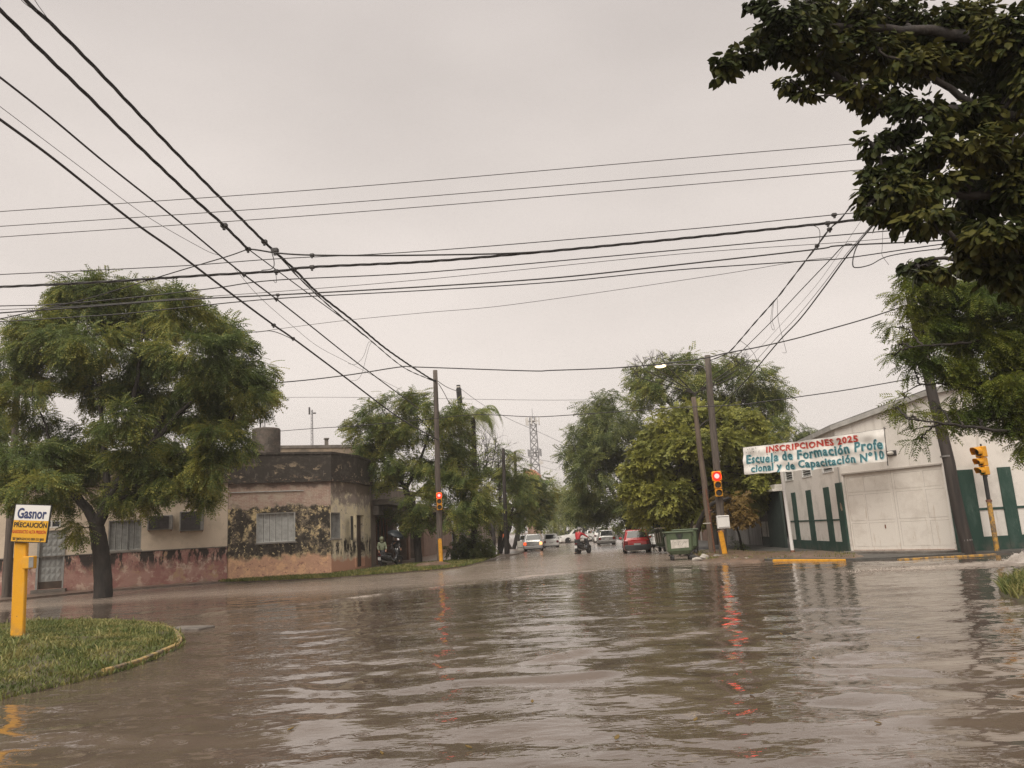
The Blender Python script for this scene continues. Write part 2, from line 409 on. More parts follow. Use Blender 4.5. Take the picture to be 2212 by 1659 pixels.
tag(o, 'worn yellow kerb curving round the tip of the near grass island', 'kerb')
# near right verge
rv = [xy(G(x,y)) for x, y in ((2600,1225),(2300,1238),(2190,1256),(2158,1272),(2170,1290),(2225,1305),(2320,1325),(2600,1350))]
P = spline([[*p,0] for p in rv], 6)[:, :2]; cen2 = np.mean(P, 0); rings = []
for s_, z in ((1.0,-.3),(1.0,.01),(.9,.07),(.6,.12),(.2,.13)):
    rings.append([np.array([*(cen2+(p-cen2)*s_), z]) for p in P])
s = MB(); s.loft(rings); struct(s.build('verge', 'grass_soil', smooth=True))
# muddy corner by the right poles
mp_ = [xy(G(x,y)) for x, y in ((1490,1200),(1520,1212),(1580,1216),(1640,1216),(1672,1210),(1860,1211),(1862,1201),(1760,1196),(1640,1197),(1560,1190),(1500,1192))]
P = spline([[*p,0] for p in mp_+mp_[:1]], 5)[:-1, :2]; cen3 = np.mean(P, 0); rings = []
for s_, z in ((1.03,-.3),(1.0,.02),(.93,.10),(.75,.14),(.3,.15)):
    rings.append([np.array([*(cen3+(p-cen3)*s_), z+(RNG.normal()*.02 if z>.05 else 0)]) for p in P])
s = MB(); s.loft(rings); struct(s.build('verge', 'mud', smooth=True))

def grass(name, centers, h, label=None, wd=.012, mt='grass_blade', lean=.6):
    n = len(centers); c = np.asarray(centers, float)
    hh = h*RNG.uniform(.5,1.25,n); a = RNG.uniform(0,2*math.pi,n); d = np.stack([np.cos(a), np.sin(a), np.zeros(n)],1)
    b = RNG.uniform(0,2*math.pi,n); sd = np.stack([np.cos(b), np.sin(b), np.zeros(n)],1)*(wd*RNG.uniform(.6,1.3,n))[:,None]
    ln = (RNG.uniform(.1,1,n)*lean*hh)[:,None]; up = np.array([0,0,1.0])
    V = np.stack([c-sd, c+sd, c+d*ln*.4+up*(hh*.65)[:,None]+sd*.7, c+d*ln*.4+up*(hh*.65)[:,None]-sd*.7,
                  c+d*ln*1.1+up*(hh*.95)[:,None]+sd*.12, c+d*ln*1.1+up*(hh*.95)[:,None]-sd*.12],1).reshape(-1,3)
    i = np.arange(n)*6
    q = np.concatenate([np.stack([i,i+1,i+2,i+3],1), np.stack([i+3,i+2,i+4,i+5],1)])
    o = fastmesh(name, V, q, mt); o['kind'] = 'stuff'
    if label: o['label'] = label
    return o
def inside(P, pts):
    x, y = pts[:,0], pts[:,1]; r_ = np.zeros(len(pts), bool); n = len(P); j = n-1
    for i in range(n):
        c = ((P[i][1] > y) != (P[j][1] > y)) & (x < (P[j][0]-P[i][0])*(y-P[i][1])/(P[j][1]-P[i][1]+1e-12)+P[i][0]); r_ ^= c; j = i
    return r_
def scatter(P, n):
    P = np.asarray(P); lo, hi = P.min(0), P.max(0); out = np.zeros((0,2))
    while len(out) < n:
        q = RNG.uniform(lo, hi, (n*2, 2)); out = np.vstack([out, q[inside(P, q)]])
    return out[:n]
def clumpy(q, sc, thr):
    v = np.sin(q[:,0]*sc*1.3+1)*np.sin(q[:,1]*sc)+.6*np.sin(q[:,0]*sc*2.7+q[:,1]*sc*1.9)+RNG.normal(0,.5,len(q)); return q[v > thr]
IP = spline([[*p,0] for p in isl], 4)[:, :2]
near = cen+(IP-cen)*1.012
near = [p for p in near]
q = clumpy(scatter(near, 95000), 1.7, -.95); q = q[(q[:,0] > -15.5)]
q = q[RNG.random(len(q)) < .72+.28*(np.sin(q[:,0]*3.1+np.sin(q[:,1]*2.3)*2)*np.sin(q[:,1]*2.9+1) > -.35)]
bd = IP-cen; ba = np.arctan2(bd[:,1], bd[:,0]); bo = np.argsort(ba); br_ = np.hypot(bd[:,0], bd[:,1])
def moundz(p):
    d_ = p-cen; s_ = np.hypot(d_[:,0], d_[:,1])/np.interp(np.arctan2(d_[:,1], d_[:,0]), ba[bo], br_[bo], period=2*math.pi)
    return np.interp(s_, [0,.3,.6,.9,.985,1.0,1.05], [.20,.20,.19,.12,.06,.02,.0])
qt = q[(RNG.random(len(q)) < .07)&(np.sin(q[:,0]*1.9)*np.sin(q[:,1]*2.3+.7) > .1)]
grass('grass', np.column_stack([qt, moundz(qt)]), .15, wd=.012, lean=1.3)
grass('grass', np.column_stack([q, moundz(q)-.012]), .066, wd=.008, lean=1.3)
RP = spline([[*p,0] for p in rv], 4)[:, :2]
q = scatter(cen2+(RP-cen2)*.97, 9000); q = q[q[:,0] < 14]
grass('grass', np.column_stack([q, np.full(len(q), .03)]), .26, wd=.014, lean=1.1)
lawn = [xy(G(x,y,.09)) for x, y in ((470,1256),(600,1247),(700,1242),(800,1230),(880,1219),(960,1213),(1035,1207),(1080,1199),(1045,1212),(1005,1222),(950,1229),(850,1237),(720,1247),(600,1253),(490,1257))]
q = clumpy(scatter(lawn, 30000), 1.4, -.9); grass('grass', np.column_stack([q, np.full(len(q), .085)]), .12, wd=.018)
q = clumpy(scatter([p for p in (cen3+(np.array(mp_)-cen3)*.95)], 6000), 2.2, .25)
grass('grass', np.column_stack([q, np.full(len(q), .08)]), .10, wd=.016)

# flood water: one sheet with real swell, wakes and foam
ys = np.concatenate([np.linspace(-30, 2.2, 14)[:-1], 2.2*np.power(95/2.2, np.linspace(0,1,400)), np.linspace(100, 420, 24)])
nx = 361; U = np.linspace(-1,1,nx); U = np.sign(U)*(.55*np.abs(U)+.45*np.abs(U)**3)
Yg = np.repeat(ys, nx); Xg = np.concatenate([(16+1.15*abs(y))*U for y in ys])
def ridge(X, Y, pts, width, h, skew=.5):
    P = spline(pts, 10)[:, :2]; best = np.full(len(X), 1e9); sg = np.zeros(len(X)); tt = np.zeros(len(X))
    sel = (X > P[:,0].min()-3)&(X < P[:,0].max()+3)&(Y > P[:,1].min()-3)&(Y < P[:,1].max()+3)
    xs, yy = X[sel], Y[sel]; b = np.full(len(xs), 1e9); t_ = np.zeros(len(xs)); s_ = np.zeros(len(xs))
    for i in range(len(P)-1):
        a, c = P[i], P[i+1]; d = c-a; L = d.dot(d)+1e-9
        k = np.clip(((xs-a[0])*d[0]+(yy-a[1])*d[1])/L, 0, 1)
        dx = xs-(a[0]+k*d[0]); dy = yy-(a[1]+k*d[1]); dd = np.hypot(dx, dy); up = dd < b
        b[up] = dd[up]; t_[up] = (i+k[up])/(len(P)-1); s_[up] = np.sign(d[0]*dy-d[1]*dx)[up]
    wv = np.where(s_ > 0, width*(1+skew), width*(1-skew))
    e_ = np.exp(-(b/wv)**2)*np.clip(np.minimum(t_, 1-t_)*6, 0, 1)
    z = np.zeros(len(X)); z[sel] = e_*h; dist = np.full(len(X), 9e9); dist[sel] = b
    return z, dist
rng2 = np.random.default_rng(3); Z = np.zeros(len(Xg))
for i in range(46):
    lam = .30*2**(rng2.uniform(0,2.6)); th = rng2.normal(R(78), R(26)); kx, ky = math.cos(th)*2*math.pi/lam, math.sin(th)*2*math.pi/lam
    amp = .0017*lam*rng2.uniform(.5,1.4); cell = np.maximum(.0095*np.abs(Yg), .02)
    fade = np.clip((lam-cell*2.2)/(cell*2.2), 0, 1)
    Z += fade*amp*np.sin(kx*Xg+ky*Yg+rng2.uniform(0,6.3)+.7*np.sin(.31*Xg+.23*Yg+i))
foam = np.zeros(len(Xg))
ridges = [([(300,1345),(460,1325),(700,1300),(950,1268),(1150,1245),(1290,1232)], .16, .045, 1),
          ([(760,1512),(870,1490),(1000,1477),(1130,1470),(1280,1462),(1420,1440)], .15, .055, 0),
          ([(1080,1440),(1220,1418),(1370,1385),(1460,1375),(1560,1360),(1640,1368)], .13, .05, .6),
          ([(560,1400),(760,1378),(1000,1356),(1200,1342)], .14, .016, 0),
          ([(1560,1430),(1750,1445),(1950,1450),(2110,1462)], .17, .018, 0),
          ([(1330,1268),(1560,1245),(1800,1234),(2060,1226),(2300,1216)], .25, .05, .5),
          ([(900,1300),(1080,1290),(1320,1275)], .16, .018, 0),
          ([(700,1610),(1000,1590),(1400,1600),(1800,1580)], .12, .012, 0),
          ([(350,1560),(700,1555),(1100,1548)], .12, .008, 0)]
for pts, wd_, h, fo in ridges:
    z, dist = ridge(Xg, Yg, [G(x,y) for x, y in pts], wd_*1.2, h); Z += z*(.55+.45*np.sin(Xg*.9+1.7*np.sin(Yg*.7)))
    if fo: foam = np.maximum(foam, fo*np.exp(-(dist/(wd_*2.6))**2)*(.55+.45*np.sin(Xg*1.1+1.3*np.sin(Yg*.9+Xg*.4))))
# car wash rolling towards the right kerb
dsp = np.hypot((Xg-14.2)/5.5, (Yg-22.6)/1.7); foam = np.maximum(foam, 1.3*np.exp(-dsp**2)); Z += .05*np.exp(-dsp**2)*np.sin(Xg*5+Yg*7)
V = np.column_stack([Xg, Yg, Z*np.clip((420-Yg)/320,0,1)])
ny = len(ys); I = np.arange(ny*nx).reshape(ny, nx)
Q = np.stack([I[:-1,:-1].ravel(), I[:-1,1:].ravel(), I[1:,1:].ravel(), I[1:,:-1].ravel()], 1)
mt, n, p, out = nodes('flood_water')
tcn = n.nodes.new('ShaderNodeTexCoord')
def N(t, **k):
    a = n.nodes.new(t)
    for q_, v_ in k.items():
        if q_ in a.inputs: a.inputs[q_].default_value = v_
        else: setattr(a, q_, v_)
    return a
L_ = n.links.new
na = N('ShaderNodeTexNoise', Scale=.35, Detail=4); L_(tcn.outputs['Object'], na.inputs['Vector'])
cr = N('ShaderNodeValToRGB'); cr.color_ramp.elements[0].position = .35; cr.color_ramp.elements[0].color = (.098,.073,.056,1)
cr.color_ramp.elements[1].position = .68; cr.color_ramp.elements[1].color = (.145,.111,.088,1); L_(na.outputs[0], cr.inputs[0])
at_ = N('ShaderNodeAttribute', attribute_name='foam')
mpf = N('ShaderNodeMapping', Scale=(1.0,2.2,1)); L_(tcn.outputs['Object'], mpf.inputs[0])
nf_ = N('ShaderNodeTexNoise', Scale=3.2, Detail=8, Roughness=.7); L_(mpf.outputs[0], nf_.inputs['Vector'])
mf = N('ShaderNodeMath', operation='MULTIPLY'); L_(at_.outputs['Fac'], mf.inputs[0]); L_(nf_.outputs[0], mf.inputs[1])
rf = N('ShaderNodeMapRange'); rf.inputs[1].default_value = .30; rf.inputs[2].default_value = .60; L_(mf.outputs[0], rf.inputs[0])
mxf = N('ShaderNodeMix', data_type='RGBA'); L_(rf.outputs[0], mxf.inputs[0]); L_(cr.outputs[0], mxf.inputs[6]); mxf.inputs[7].default_value = (.52,.45,.39,1)
silt_sheen = N('ShaderNodeMix', data_type='RGBA'); sf_ = N('ShaderNodeMath', operation='MULTIPLY'); sf_.inputs[1].default_value = .8; L_(mxf.outputs[2], silt_sheen.inputs[6]); silt_sheen.inputs[7].default_value = (.30,.242,.20,1)  # silty far chop painted paler, also standing in for sky its ripples reflect
L_(silt_sheen.outputs[2], p.inputs['Base Color'])
rr_ = N('ShaderNodeMapRange'); rr_.inputs[3].default_value = .055; rr_.inputs[4].default_value = .5; L_(rf.outputs[0], rr_.inputs[0])
p.inputs['IOR'].default_value = 1.56
mpb = N('ShaderNodeMapping', Scale=(.75,1.3,1)); L_(tcn.outputs['Object'], mpb.inputs[0])
b1 = N('ShaderNodeTexNoise', Scale=4.4, Detail=2.4, Roughness=.5); L_(mpb.outputs[0], b1.inputs['Vector'])
b2 = N('ShaderNodeTexNoise', Scale=1.0, Detail=1.5, Roughness=.4); L_(mpb.outputs[0], b2.inputs['Vector'])
calm = N('ShaderNodeTexNoise', Scale=.22, Detail=3); L_(tcn.outputs['Object'], calm.inputs['Vector'])
cm = N('ShaderNodeMapRange'); cm.inputs[1].default_value = .40; cm.inputs[2].default_value = .60; cm.inputs[3].default_value = .22; cm.inputs[4].default_value = 1.35; L_(calm.outputs[0], cm.inputs[0])
# rain rings
vor = N('ShaderNodeTexVoronoi', Scale=3.0, voronoi_dimensions='2D'); L_(tcn.outputs['Object'], vor.inputs['Vector'])
sepc = N('ShaderNodeSeparateColor'); L_(vor.outputs['Color'], sepc.inputs[0])
dd = N('ShaderNodeMath', operation='MULTIPLY'); dd.inputs[1].default_value = 46; L_(vor.outputs['Distance'], dd.inputs[0])
ph = N('ShaderNodeMath', operation='MULTIPLY_ADD'); ph.inputs[1].default_value = 6; L_(sepc.outputs[1], ph.inputs[0]); L_(dd.outputs[0], ph.inputs[2])
sn = N('ShaderNodeMath', operation='SINE'); L_(ph.outputs[0], sn.inputs[0])
fall = N('ShaderNodeMapRange'); fall.inputs[1].default_value = .06; fall.inputs[2].default_value = .30; fall.inputs[3].default_value = 1; fall.inputs[4].default_value = 0; L_(vor.outputs['Distance'], fall.inputs[0])
on = N('ShaderNodeMath', operation='GREATER_THAN'); on.inputs[1].default_value = .50; L_(sepc.outputs[0], on.inputs[0])
m1 = N('ShaderNodeMath', operation='MULTIPLY'); L_(sn.outputs[0], m1.inputs[0]); L_(fall.outputs[0], m1.inputs[1])
m2 = N('ShaderNodeMath', operation='MULTIPLY'); L_(m1.outputs[0], m2.inputs[0]); L_(on.outputs[0], m2.inputs[1])
m3 = N('ShaderNodeMath', operation='MULTIPLY_ADD'); m3.inputs[1].default_value = .13; L_(m2.outputs[0], m3.inputs[0])
s1_ = N('ShaderNodeMath', operation='MULTIPLY'); L_(b1.outputs[0], s1_.inputs[0]); L_(cm.outputs[0], s1_.inputs[1])
s2_ = N('ShaderNodeMath', operation='MULTIPLY_ADD'); s2_.inputs[1].default_value = 1.9; L_(b2.outputs[0], s2_.inputs[0]); L_(s1_.outputs[0], s2_.inputs[2])
L_(s2_.outputs[0], m3.inputs[2])
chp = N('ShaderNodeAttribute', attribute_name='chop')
L_(chp.outputs['Fac'], sf_.inputs[0]); L_(sf_.outputs[0], silt_sheen.inputs[0])
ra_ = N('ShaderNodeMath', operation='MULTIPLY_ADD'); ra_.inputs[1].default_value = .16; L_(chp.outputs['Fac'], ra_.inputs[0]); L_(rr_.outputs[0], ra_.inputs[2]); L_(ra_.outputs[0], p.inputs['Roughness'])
bst = N('ShaderNodeMath', operation='MULTIPLY_ADD'); bst.inputs[1].default_value = 1.3; bst.inputs[2].default_value = .42; L_(chp.outputs['Fac'], bst.inputs[0])
bmp = N('ShaderNodeBump'); L_(bst.outputs[0], bmp.inputs['Strength']); bmp.inputs['Distance'].default_value = .034
L_(m3.outputs[0], bmp.inputs['Height']); L_(bmp.outputs[0], p.inputs['Normal'])
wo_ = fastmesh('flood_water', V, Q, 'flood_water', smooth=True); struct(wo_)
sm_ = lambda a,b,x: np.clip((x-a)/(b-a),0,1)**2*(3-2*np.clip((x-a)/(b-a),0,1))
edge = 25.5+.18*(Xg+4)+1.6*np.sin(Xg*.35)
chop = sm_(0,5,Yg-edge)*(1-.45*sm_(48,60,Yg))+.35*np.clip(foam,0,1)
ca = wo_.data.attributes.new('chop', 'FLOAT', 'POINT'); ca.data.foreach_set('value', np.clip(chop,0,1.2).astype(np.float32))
fa = wo_.data.attributes.new('foam', 'FLOAT', 'POINT'); fa.data.foreach_set('value', foam.astype(np.float32))
# thrown-up wash at the right kerb: a torn foam ridge with fine droplets over it
r5 = np.random.default_rng(8)
nu_, nv_ = 220, 60; uu, vv = np.meshgrid(np.linspace(0,1,nu_), np.linspace(-1,1,nv_))
def fbm(x, y, seed, oct_=6, gain=.62):
    q_ = np.random.default_rng(seed); z = np.zeros_like(x); a = 1.0; f_ = 1.0
    for _ in range(oct_):
        t_ = q_.uniform(0,6.3,6); c, s_ = math.cos(t_[0]), math.sin(t_[0]); z += a*np.abs(np.sin(f_*(x*c+y*s_)*2.3+t_[1]+1.7*np.sin(f_*(y*c-x*s_)*1.9+t_[2]))*np.sin(f_*(y*c-x*s_)*2.1+t_[3])); a *= gain; f_ *= 2.07
    return z
X_ = 8.6+8.2*uu; Y_ = 22.7-.45*uu+vv*(.35+.55*uu)
env = np.clip(uu*1.4,0,1)**1.6*np.clip(1-vv**2,0,1)
hgt = .035+.03*uu+np.clip((uu-.60)/.16,0,1)**1.3*.60
Zs = env*hgt*(.25+.62*fbm(X_*2.2, Y_*2.2, 4))-.02
Vs = np.column_stack([X_.ravel(), Y_.ravel(), Zs.ravel()]); I2 = np.arange(nu_*nv_).reshape(nv_, nu_)
Qs = np.stack([I2[:-1,:-1].ravel(), I2[:-1,1:].ravel(), I2[1:,1:].ravel(), I2[1:,:-1].ravel()], 1)
nd = 7500; e0 = r5.beta(3,1.2,nd); P0 = np.column_stack([8.6+8.2*e0, 22.7-.45*e0+r5.normal(0,.3,nd)*(.3+.6*e0), np.zeros(nd)])
hm = .05+np.clip((e0-.58)/.25,0,1)**1.4*.85; P0[:,2] = hm*r5.random(nd)**1.7
dr_ = np.column_stack([r5.normal(0,.5,nd), r5.normal(0,.3,nd), np.abs(r5.normal(.6,.5,nd))]); dr_ /= np.linalg.norm(dr_,axis=1)[:,None]
ln = r5.uniform(.012,.05,nd)[:,None]; sd = np.cross(dr_, [0,1,0]); sd /= np.linalg.norm(sd,axis=1)[:,None]+1e-9; wd0 = r5.uniform(.003,.008,nd)[:,None]
D4 = np.stack([P0-dr_*ln, P0+sd*wd0, P0+dr_*ln, P0-sd*wd0],1).reshape(-1,3); k0 = len(Vs)
Qd = (np.arange(nd)*4)[:,None]+np.arange(4)[None]+k0
o = fastmesh('splash', np.vstack([Vs, D4]), np.vstack([Qs, Qd]), 'foam', smooth=True); o['kind'] = 'stuff'

# wet fallen leaves floating on the water
for i, (x, y) in enumerate(((828,1632),(1500,1560),(1690,1372),(1760,1425),(1980,1380),(1905,1565),(1330,1600),(620,1580),(1020,1618),(1150,1520),(1620,1500),(905,1410))):
    q = G(x, y); a = RNG.uniform(0,6.28); L = RNG.uniform(.05,.09); c, s_ = math.cos(a), math.sin(a)
    pts = [(0,0,.0),(.3,.22,.006),(.7,.2,.010),(1,0,.016),(.7,-.2,.010),(.3,-.22,.006)]
    mb = MB(); mb.add([(q[0]+L*(p_[0]*c-p_[1]*s_), q[1]+L*(p_[0]*s_+p_[1]*c), .012+p_[2]) for p_ in pts]+[(q[0]+L*(p_[0]*c-p_[1]*s_)*.97, q[1]+L*(p_[0]*s_+p_[1]*c)*.97, .006+p_[2]) for p_ in pts], [tuple(range(6)), tuple(range(11,5,-1))]+[(j,j+6,(j+1)%6+6,(j+1)%6) for j in range(6)])
    o = mb.build('floating_leaf', 'leaf_rusty'); tag(o, 'small brown leaf floating on the flood water', 'leaf', 'leaves floating on the flood water')
# ------------------------------------------------------------------ buildings
class Facade:
    """a vertical wall line a->b seen with a on its left; u along it, z up, out towards the viewer"""
    def __init__(s, a, b):
        s.a = np.array([a[0], a[1], 0.0]); d = np.array([b[0]-a[0], b[1]-a[1], 0.0]); s.L = np.linalg.norm(d); s.e = d/s.L
        s.n = np.array([s.e[1], -s.e[0], 0.0]); s.b = s.a+d
    def uz(s, x, y):
        p = onplane(x, y, s.a, s.b); return (p-s.a).dot(s.e), p[2]
    def u(s, x, y): return s.uz(x, y)[0]
    def pt(s, u, z, o=0.0): return s.a+s.e*u+np.array([0,0,z])+s.n*o
    def ax(s): return np.array([s.e, -s.n, [0,0,1.0]])
    def rect(s, x0, y0, x1, y1):
        u0, za = s.uz(x0, y0); u1, zb = s.uz(x1, y1); return (min(u0,u1), max(u0,u1), min(za,zb), max(za,zb))
    def box(s, mb, u0, u1, z0, z1, o0, o1, bev=0.0):
        return mb.box(s.pt((u0+u1)/2, (z0+z1)/2, (o0+o1)/2), (u1-u0, abs(o1-o0), z1-z0), s.ax(), bev)
    def wall(s, mb, u0, u1, z0, z1, holes=(), deep=.2, o=0.0):
        us = sorted({u0, u1, *[h[0] for h in holes], *[h[1] for h in holes]}); zs = sorted({z0, z1, *[h[2] for h in holes], *[h[3] for h in holes]})
        us = [q for q in us if u0 <= q <= u1]; zs = [q for q in zs if z0 <= q <= z1]
        for i in range(len(us)-1):
            for j in range(len(zs)-1):
                cu, cz = (us[i]+us[i+1])/2, (zs[j]+zs[j+1])/2
                if any(h[0] < cu < h[1] and h[2] < cz < h[3] for h in holes): continue
                mb.quad(s.pt(us[i],zs[j],o), s.pt(us[i+1],zs[j],o), s.pt(us[i+1],zs[j+1],o), s.pt(us[i],zs[j+1],o))
        for a, b, c, d in holes:
            for p, q in (((a,c),(a,d)),((a,d),(b,d)),((b,d),(b,c)),((b,c),(a,c))):
                mb.quad(s.pt(*p,o), s.pt(*q,o), s.pt(*q,o-deep), s.pt(*p,o-deep))
        return mb

def wallmat(name, layers, bump=.4, brick=None):
    """layers: list of (colour, noise scale, lo, hi, z0, z1, soft, stretch) laid over one another; z range limits where the wear sits"""
    mt, n, p, out = nodes(name); p.inputs['Roughness'].default_value = .78; p.inputs['Specular IOR Level'].default_value = .3
    g_ = n.nodes.new('ShaderNodeNewGeometry'); sp = n.nodes.new('ShaderNodeSeparateXYZ'); n.links.new(g_.outputs['Position'], sp.inputs[0])
    wob = n.nodes.new('ShaderNodeTexNoise'); wob.inputs['Scale'].default_value = 2.2; wob.inputs['Detail'].default_value = 5; n.links.new(g_.outputs['Position'], wob.inputs['Vector'])
    zz = n.nodes.new('ShaderNodeMath'); zz.operation = 'MULTIPLY_ADD'; zz.inputs[1].default_value = .9
    n.links.new(wob.outputs[0], zz.inputs[0]); n.links.new(sp.outputs['Z'], zz.inputs[2])
    cur = None; hsum = None
    for i, (c, sc, lo, hi, z0, z1, soft, st) in enumerate(layers):
        mp = n.nodes.new('ShaderNodeMapping'); mp.inputs['Scale'].default_value = st; mp.inputs['Location'].default_value = (i*3.7, i*1.9, i*.7)
        n.links.new(g_.outputs['Position'], mp.inputs[0])
        a = n.nodes.new('ShaderNodeTexNoise'); a.inputs['Scale'].default_value = sc; a.inputs['Detail'].default_value = 10; a.inputs['Roughness'].default_value = .70
        n.links.new(mp.outputs[0], a.inputs['Vector'])
        r = n.nodes.new('ShaderNodeMapRange'); r.inputs[1].default_value = lo; r.inputs[2].default_value = hi; n.links.new(a.outputs[0], r.inputs[0])
        f = r.outputs[0]
        for zc, sgn in ((z0, 1), (z1, -1)):
            if zc is None: continue
            zr = n.nodes.new('ShaderNodeMapRange'); zr.inputs[1].default_value = zc+.45-soft; zr.inputs[2].default_value = zc+.45+soft
            zr.inputs[3].default_value = 0 if sgn > 0 else 1; zr.inputs[4].default_value = 1 if sgn > 0 else 0
            n.links.new(zz.outputs[0], zr.inputs[0])
            mm = n.nodes.new('ShaderNodeMath'); mm.operation = 'MULTIPLY'; n.links.new(f, mm.inputs[0]); n.links.new(zr.outputs[0], mm.inputs[1]); f = mm.outputs[0]
        x = n.nodes.new('ShaderNodeMix'); x.data_type = 'RGBA'; n.links.new(f, x.inputs[0])
        if cur is None: x.inputs[6].default_value = (*c, 1)
        else: n.links.new(cur, x.inputs[6])
        x.inputs[7].default_value = (*c, 1); cur = x.outputs[2]
    if brick:     # (z0, z1, ux, uy, strength): courses of bare brick along the wall direction
        dt = n.nodes.new('ShaderNodeVectorMath'); dt.operation = 'DOT_PRODUCT'; dt.inputs[1].default_value = (brick[2], brick[3], 0); n.links.new(g_.outputs['Position'], dt.inputs[0])
        cx = n.nodes.new('ShaderNodeCombineXYZ'); n.links.new(dt.outputs['Value'], cx.inputs[0]); n.links.new(sp.outputs['Z'], cx.inputs[1])
        bt = n.nodes.new('ShaderNodeTexBrick'); bt.inputs['Scale'].default_value = 1.0; bt.inputs['Brick Width'].default_value = .26; bt.inputs['Row Height'].default_value = .075; bt.inputs['Mortar Size'].default_value = .011
        bt.inputs['Color1'].default_value = (.44,.30,.24,1); bt.inputs['Color2'].default_value = (.34,.225,.18,1); bt.inputs['Mortar'].default_value = (.50,.41,.34,1); n.links.new(cx.outputs[0], bt.inputs['Vector'])
        zr = n.nodes.new('ShaderNodeMapRange'); zr.inputs[1].default_value = brick[0]+.43; zr.inputs[2].default_value = brick[0]+.47; n.links.new(zz.outputs[0], zr.inputs[0])
        wn2 = n.nodes.new('ShaderNodeMapRange'); wn2.inputs[1].default_value = .44; wn2.inputs[2].default_value = .56; n.links.new(wob.outputs[0], wn2.inputs[0])
        m0 = n.nodes.new('ShaderNodeMath'); m0.operation = 'MULTIPLY'; n.links.new(zr.outputs[0], m0.inputs[0]); n.links.new(wn2.outputs[0], m0.inputs[1])
        z2 = n.nodes.new('ShaderNodeMapRange'); z2.inputs[1].default_value = brick[1]+.5; z2.inputs[2].default_value = brick[1]+.4; n.links.new(zz.outputs[0], z2.inputs[0])
        m1_ = n.nodes.new('ShaderNodeMath'); m1_.operation = 'MULTIPLY'; n.links.new(m0.outputs[0], m1_.inputs[0]); n.links.new(z2.outputs[0], m1_.inputs[1])
        m2_ = n.nodes.new('ShaderNodeMath'); m2_.operation = 'MULTIPLY'; m2_.inputs[1].default_value = brick[4]; n.links.new(m1_.outputs[0], m2_.inputs[0])
        x = n.nodes.new('ShaderNodeMix'); x.data_type = 'RGBA'; n.links.new(m2_.outputs[0], x.inputs[0]); n.links.new(cur, x.inputs[6]); n.links.new(bt.outputs[0], x.inputs[7]); cur = x.outputs[2]
    n.links.new(cur, p.inputs['Base Color'])
    b = n.nodes.new('ShaderNodeTexNoise'); b.inputs['Scale'].default_value = 9; b.inputs['Detail'].default_value = 8; n.links.new(g_.outputs['Position'], b.inputs['Vector'])
    bb = n.nodes.new('ShaderNodeBump'); bb.inputs['Strength'].default_value = bump; bb.inputs['Distance'].default_value = .05
    n.links.new(b.outputs[0], bb.inputs['Height']); n.links.new(bb.outputs[0], p.inputs['Normal'])
    return mt
U1 = (1,1,1); VS = (1,1,.28)
BLK = (.042,.036,.030)
wallmat('wall_corner', [((0.717,0.567,0.316),2,0,1,None,None,.1,U1), ((0.516,0.398,0.251),2.6,.5,.62,None,None,.1,U1),
    ((.20,.165,.125),1.15,.43,.52,1.0,4.1,.25,U1), ((.075,.064,.052),1.15,.475,.545,1.15,4.05,.25,(1,1,.8)), (BLK,2.3,.49,.56,1.1,4.1,.2,(1,1,.6)), (BLK,5.5,.50,.57,.9,4.2,.2,U1), (BLK,3.2,.50,.60,3.3,4.3,.3,(1.6,1.6,.22)), (BLK,3.4,.54,.62,.5,1.9,.3,(1.6,1.6,.2)), ((0.717,0.589,0.346),6.5,.58,.64,1.0,4.0,.2,U1),
    ((0.573,0.346,0.236),1.4,.2,.3,None,1.0,.10,U1), ((0.717,0.457,0.279),2.4,.50,.56,None,1.1,.12,U1), ((0.287,0.147,0.125),4.5,.57,.63,None,.85,.2,U1),
    ((.46,.375,.305),2,0,.01,3.66,None,.10,U1), ((0.373,0.258,0.214),1.6,.5,.56,3.7,None,.05,U1), ((0.200,0.154,0.132),1.3,.3,.5,4.62,None,.06,U1)], .6, (3.66,4.7,.93,.37,.85))
wallmat('wall_ochava', [((0.720,0.639,0.456),2,0,1,None,None,.1,U1), ((0.568,0.502,0.411),1.4,.5,.6,None,None,.1,U1),
    (BLK,4.5,.60,.64,.5,4.0,.2,U1), (BLK,3.5,.46,.52,.9,1.75,.2,VS), ((0.508,0.289,0.198),1.4,.2,.3,None,.75,.12,U1), ((0.299,0.252,0.221),1.8,.4,.5,3.6,None,.1,U1), ((0.164,0.130,0.106),1.5,.35,.5,4.2,None,.12,U1)], .4)
wallmat('wall_parapet', [((.050,.043,.037),2,0,1,None,None,.1,U1), ((.085,.074,.062),3,.52,.62,None,None,.1,U1),
    ((.34,.27,.19),1.5,.57,.59,4.95,5.75,.2,(1,1,1.8)), ((.30,.21,.15),3.4,.57,.60,4.6,5.15,.2,(1,1,2.4)), ((.13,.115,.10),5,.6,.66,None,None,.1,VS)], .5)
wallmat('wall_cream', [((0.645,0.544,0.431),2,0,1,None,None,.1,U1), ((0.558,0.470,0.369),1.1,.48,.6,None,None,.1,U1), ((0.446,0.363,0.287),4,.62,.70,None,None,.1,VS), ((0.421,0.350,0.276),2,.3,.5,4.0,None,.3,U1)], .2)
wallmat('wall_dado', [((0.419,0.250,0.209),2,0,1,None,None,.1,U1), ((0.331,0.162,0.142),1.3,.47,.56,None,None,.1,U1), ((0.540,0.392,0.317),2.2,.53,.58,None,None,.1,U1),
    ((0.446,0.297,0.189),1.5,.56,.62,None,None,.1,U1), ((.05,.04,.035),3.2,.46,.52,1.05,None,.25,VS), ((0.270,0.203,0.162),2.5,.3,.5,None,.05,.15,U1)], .5)

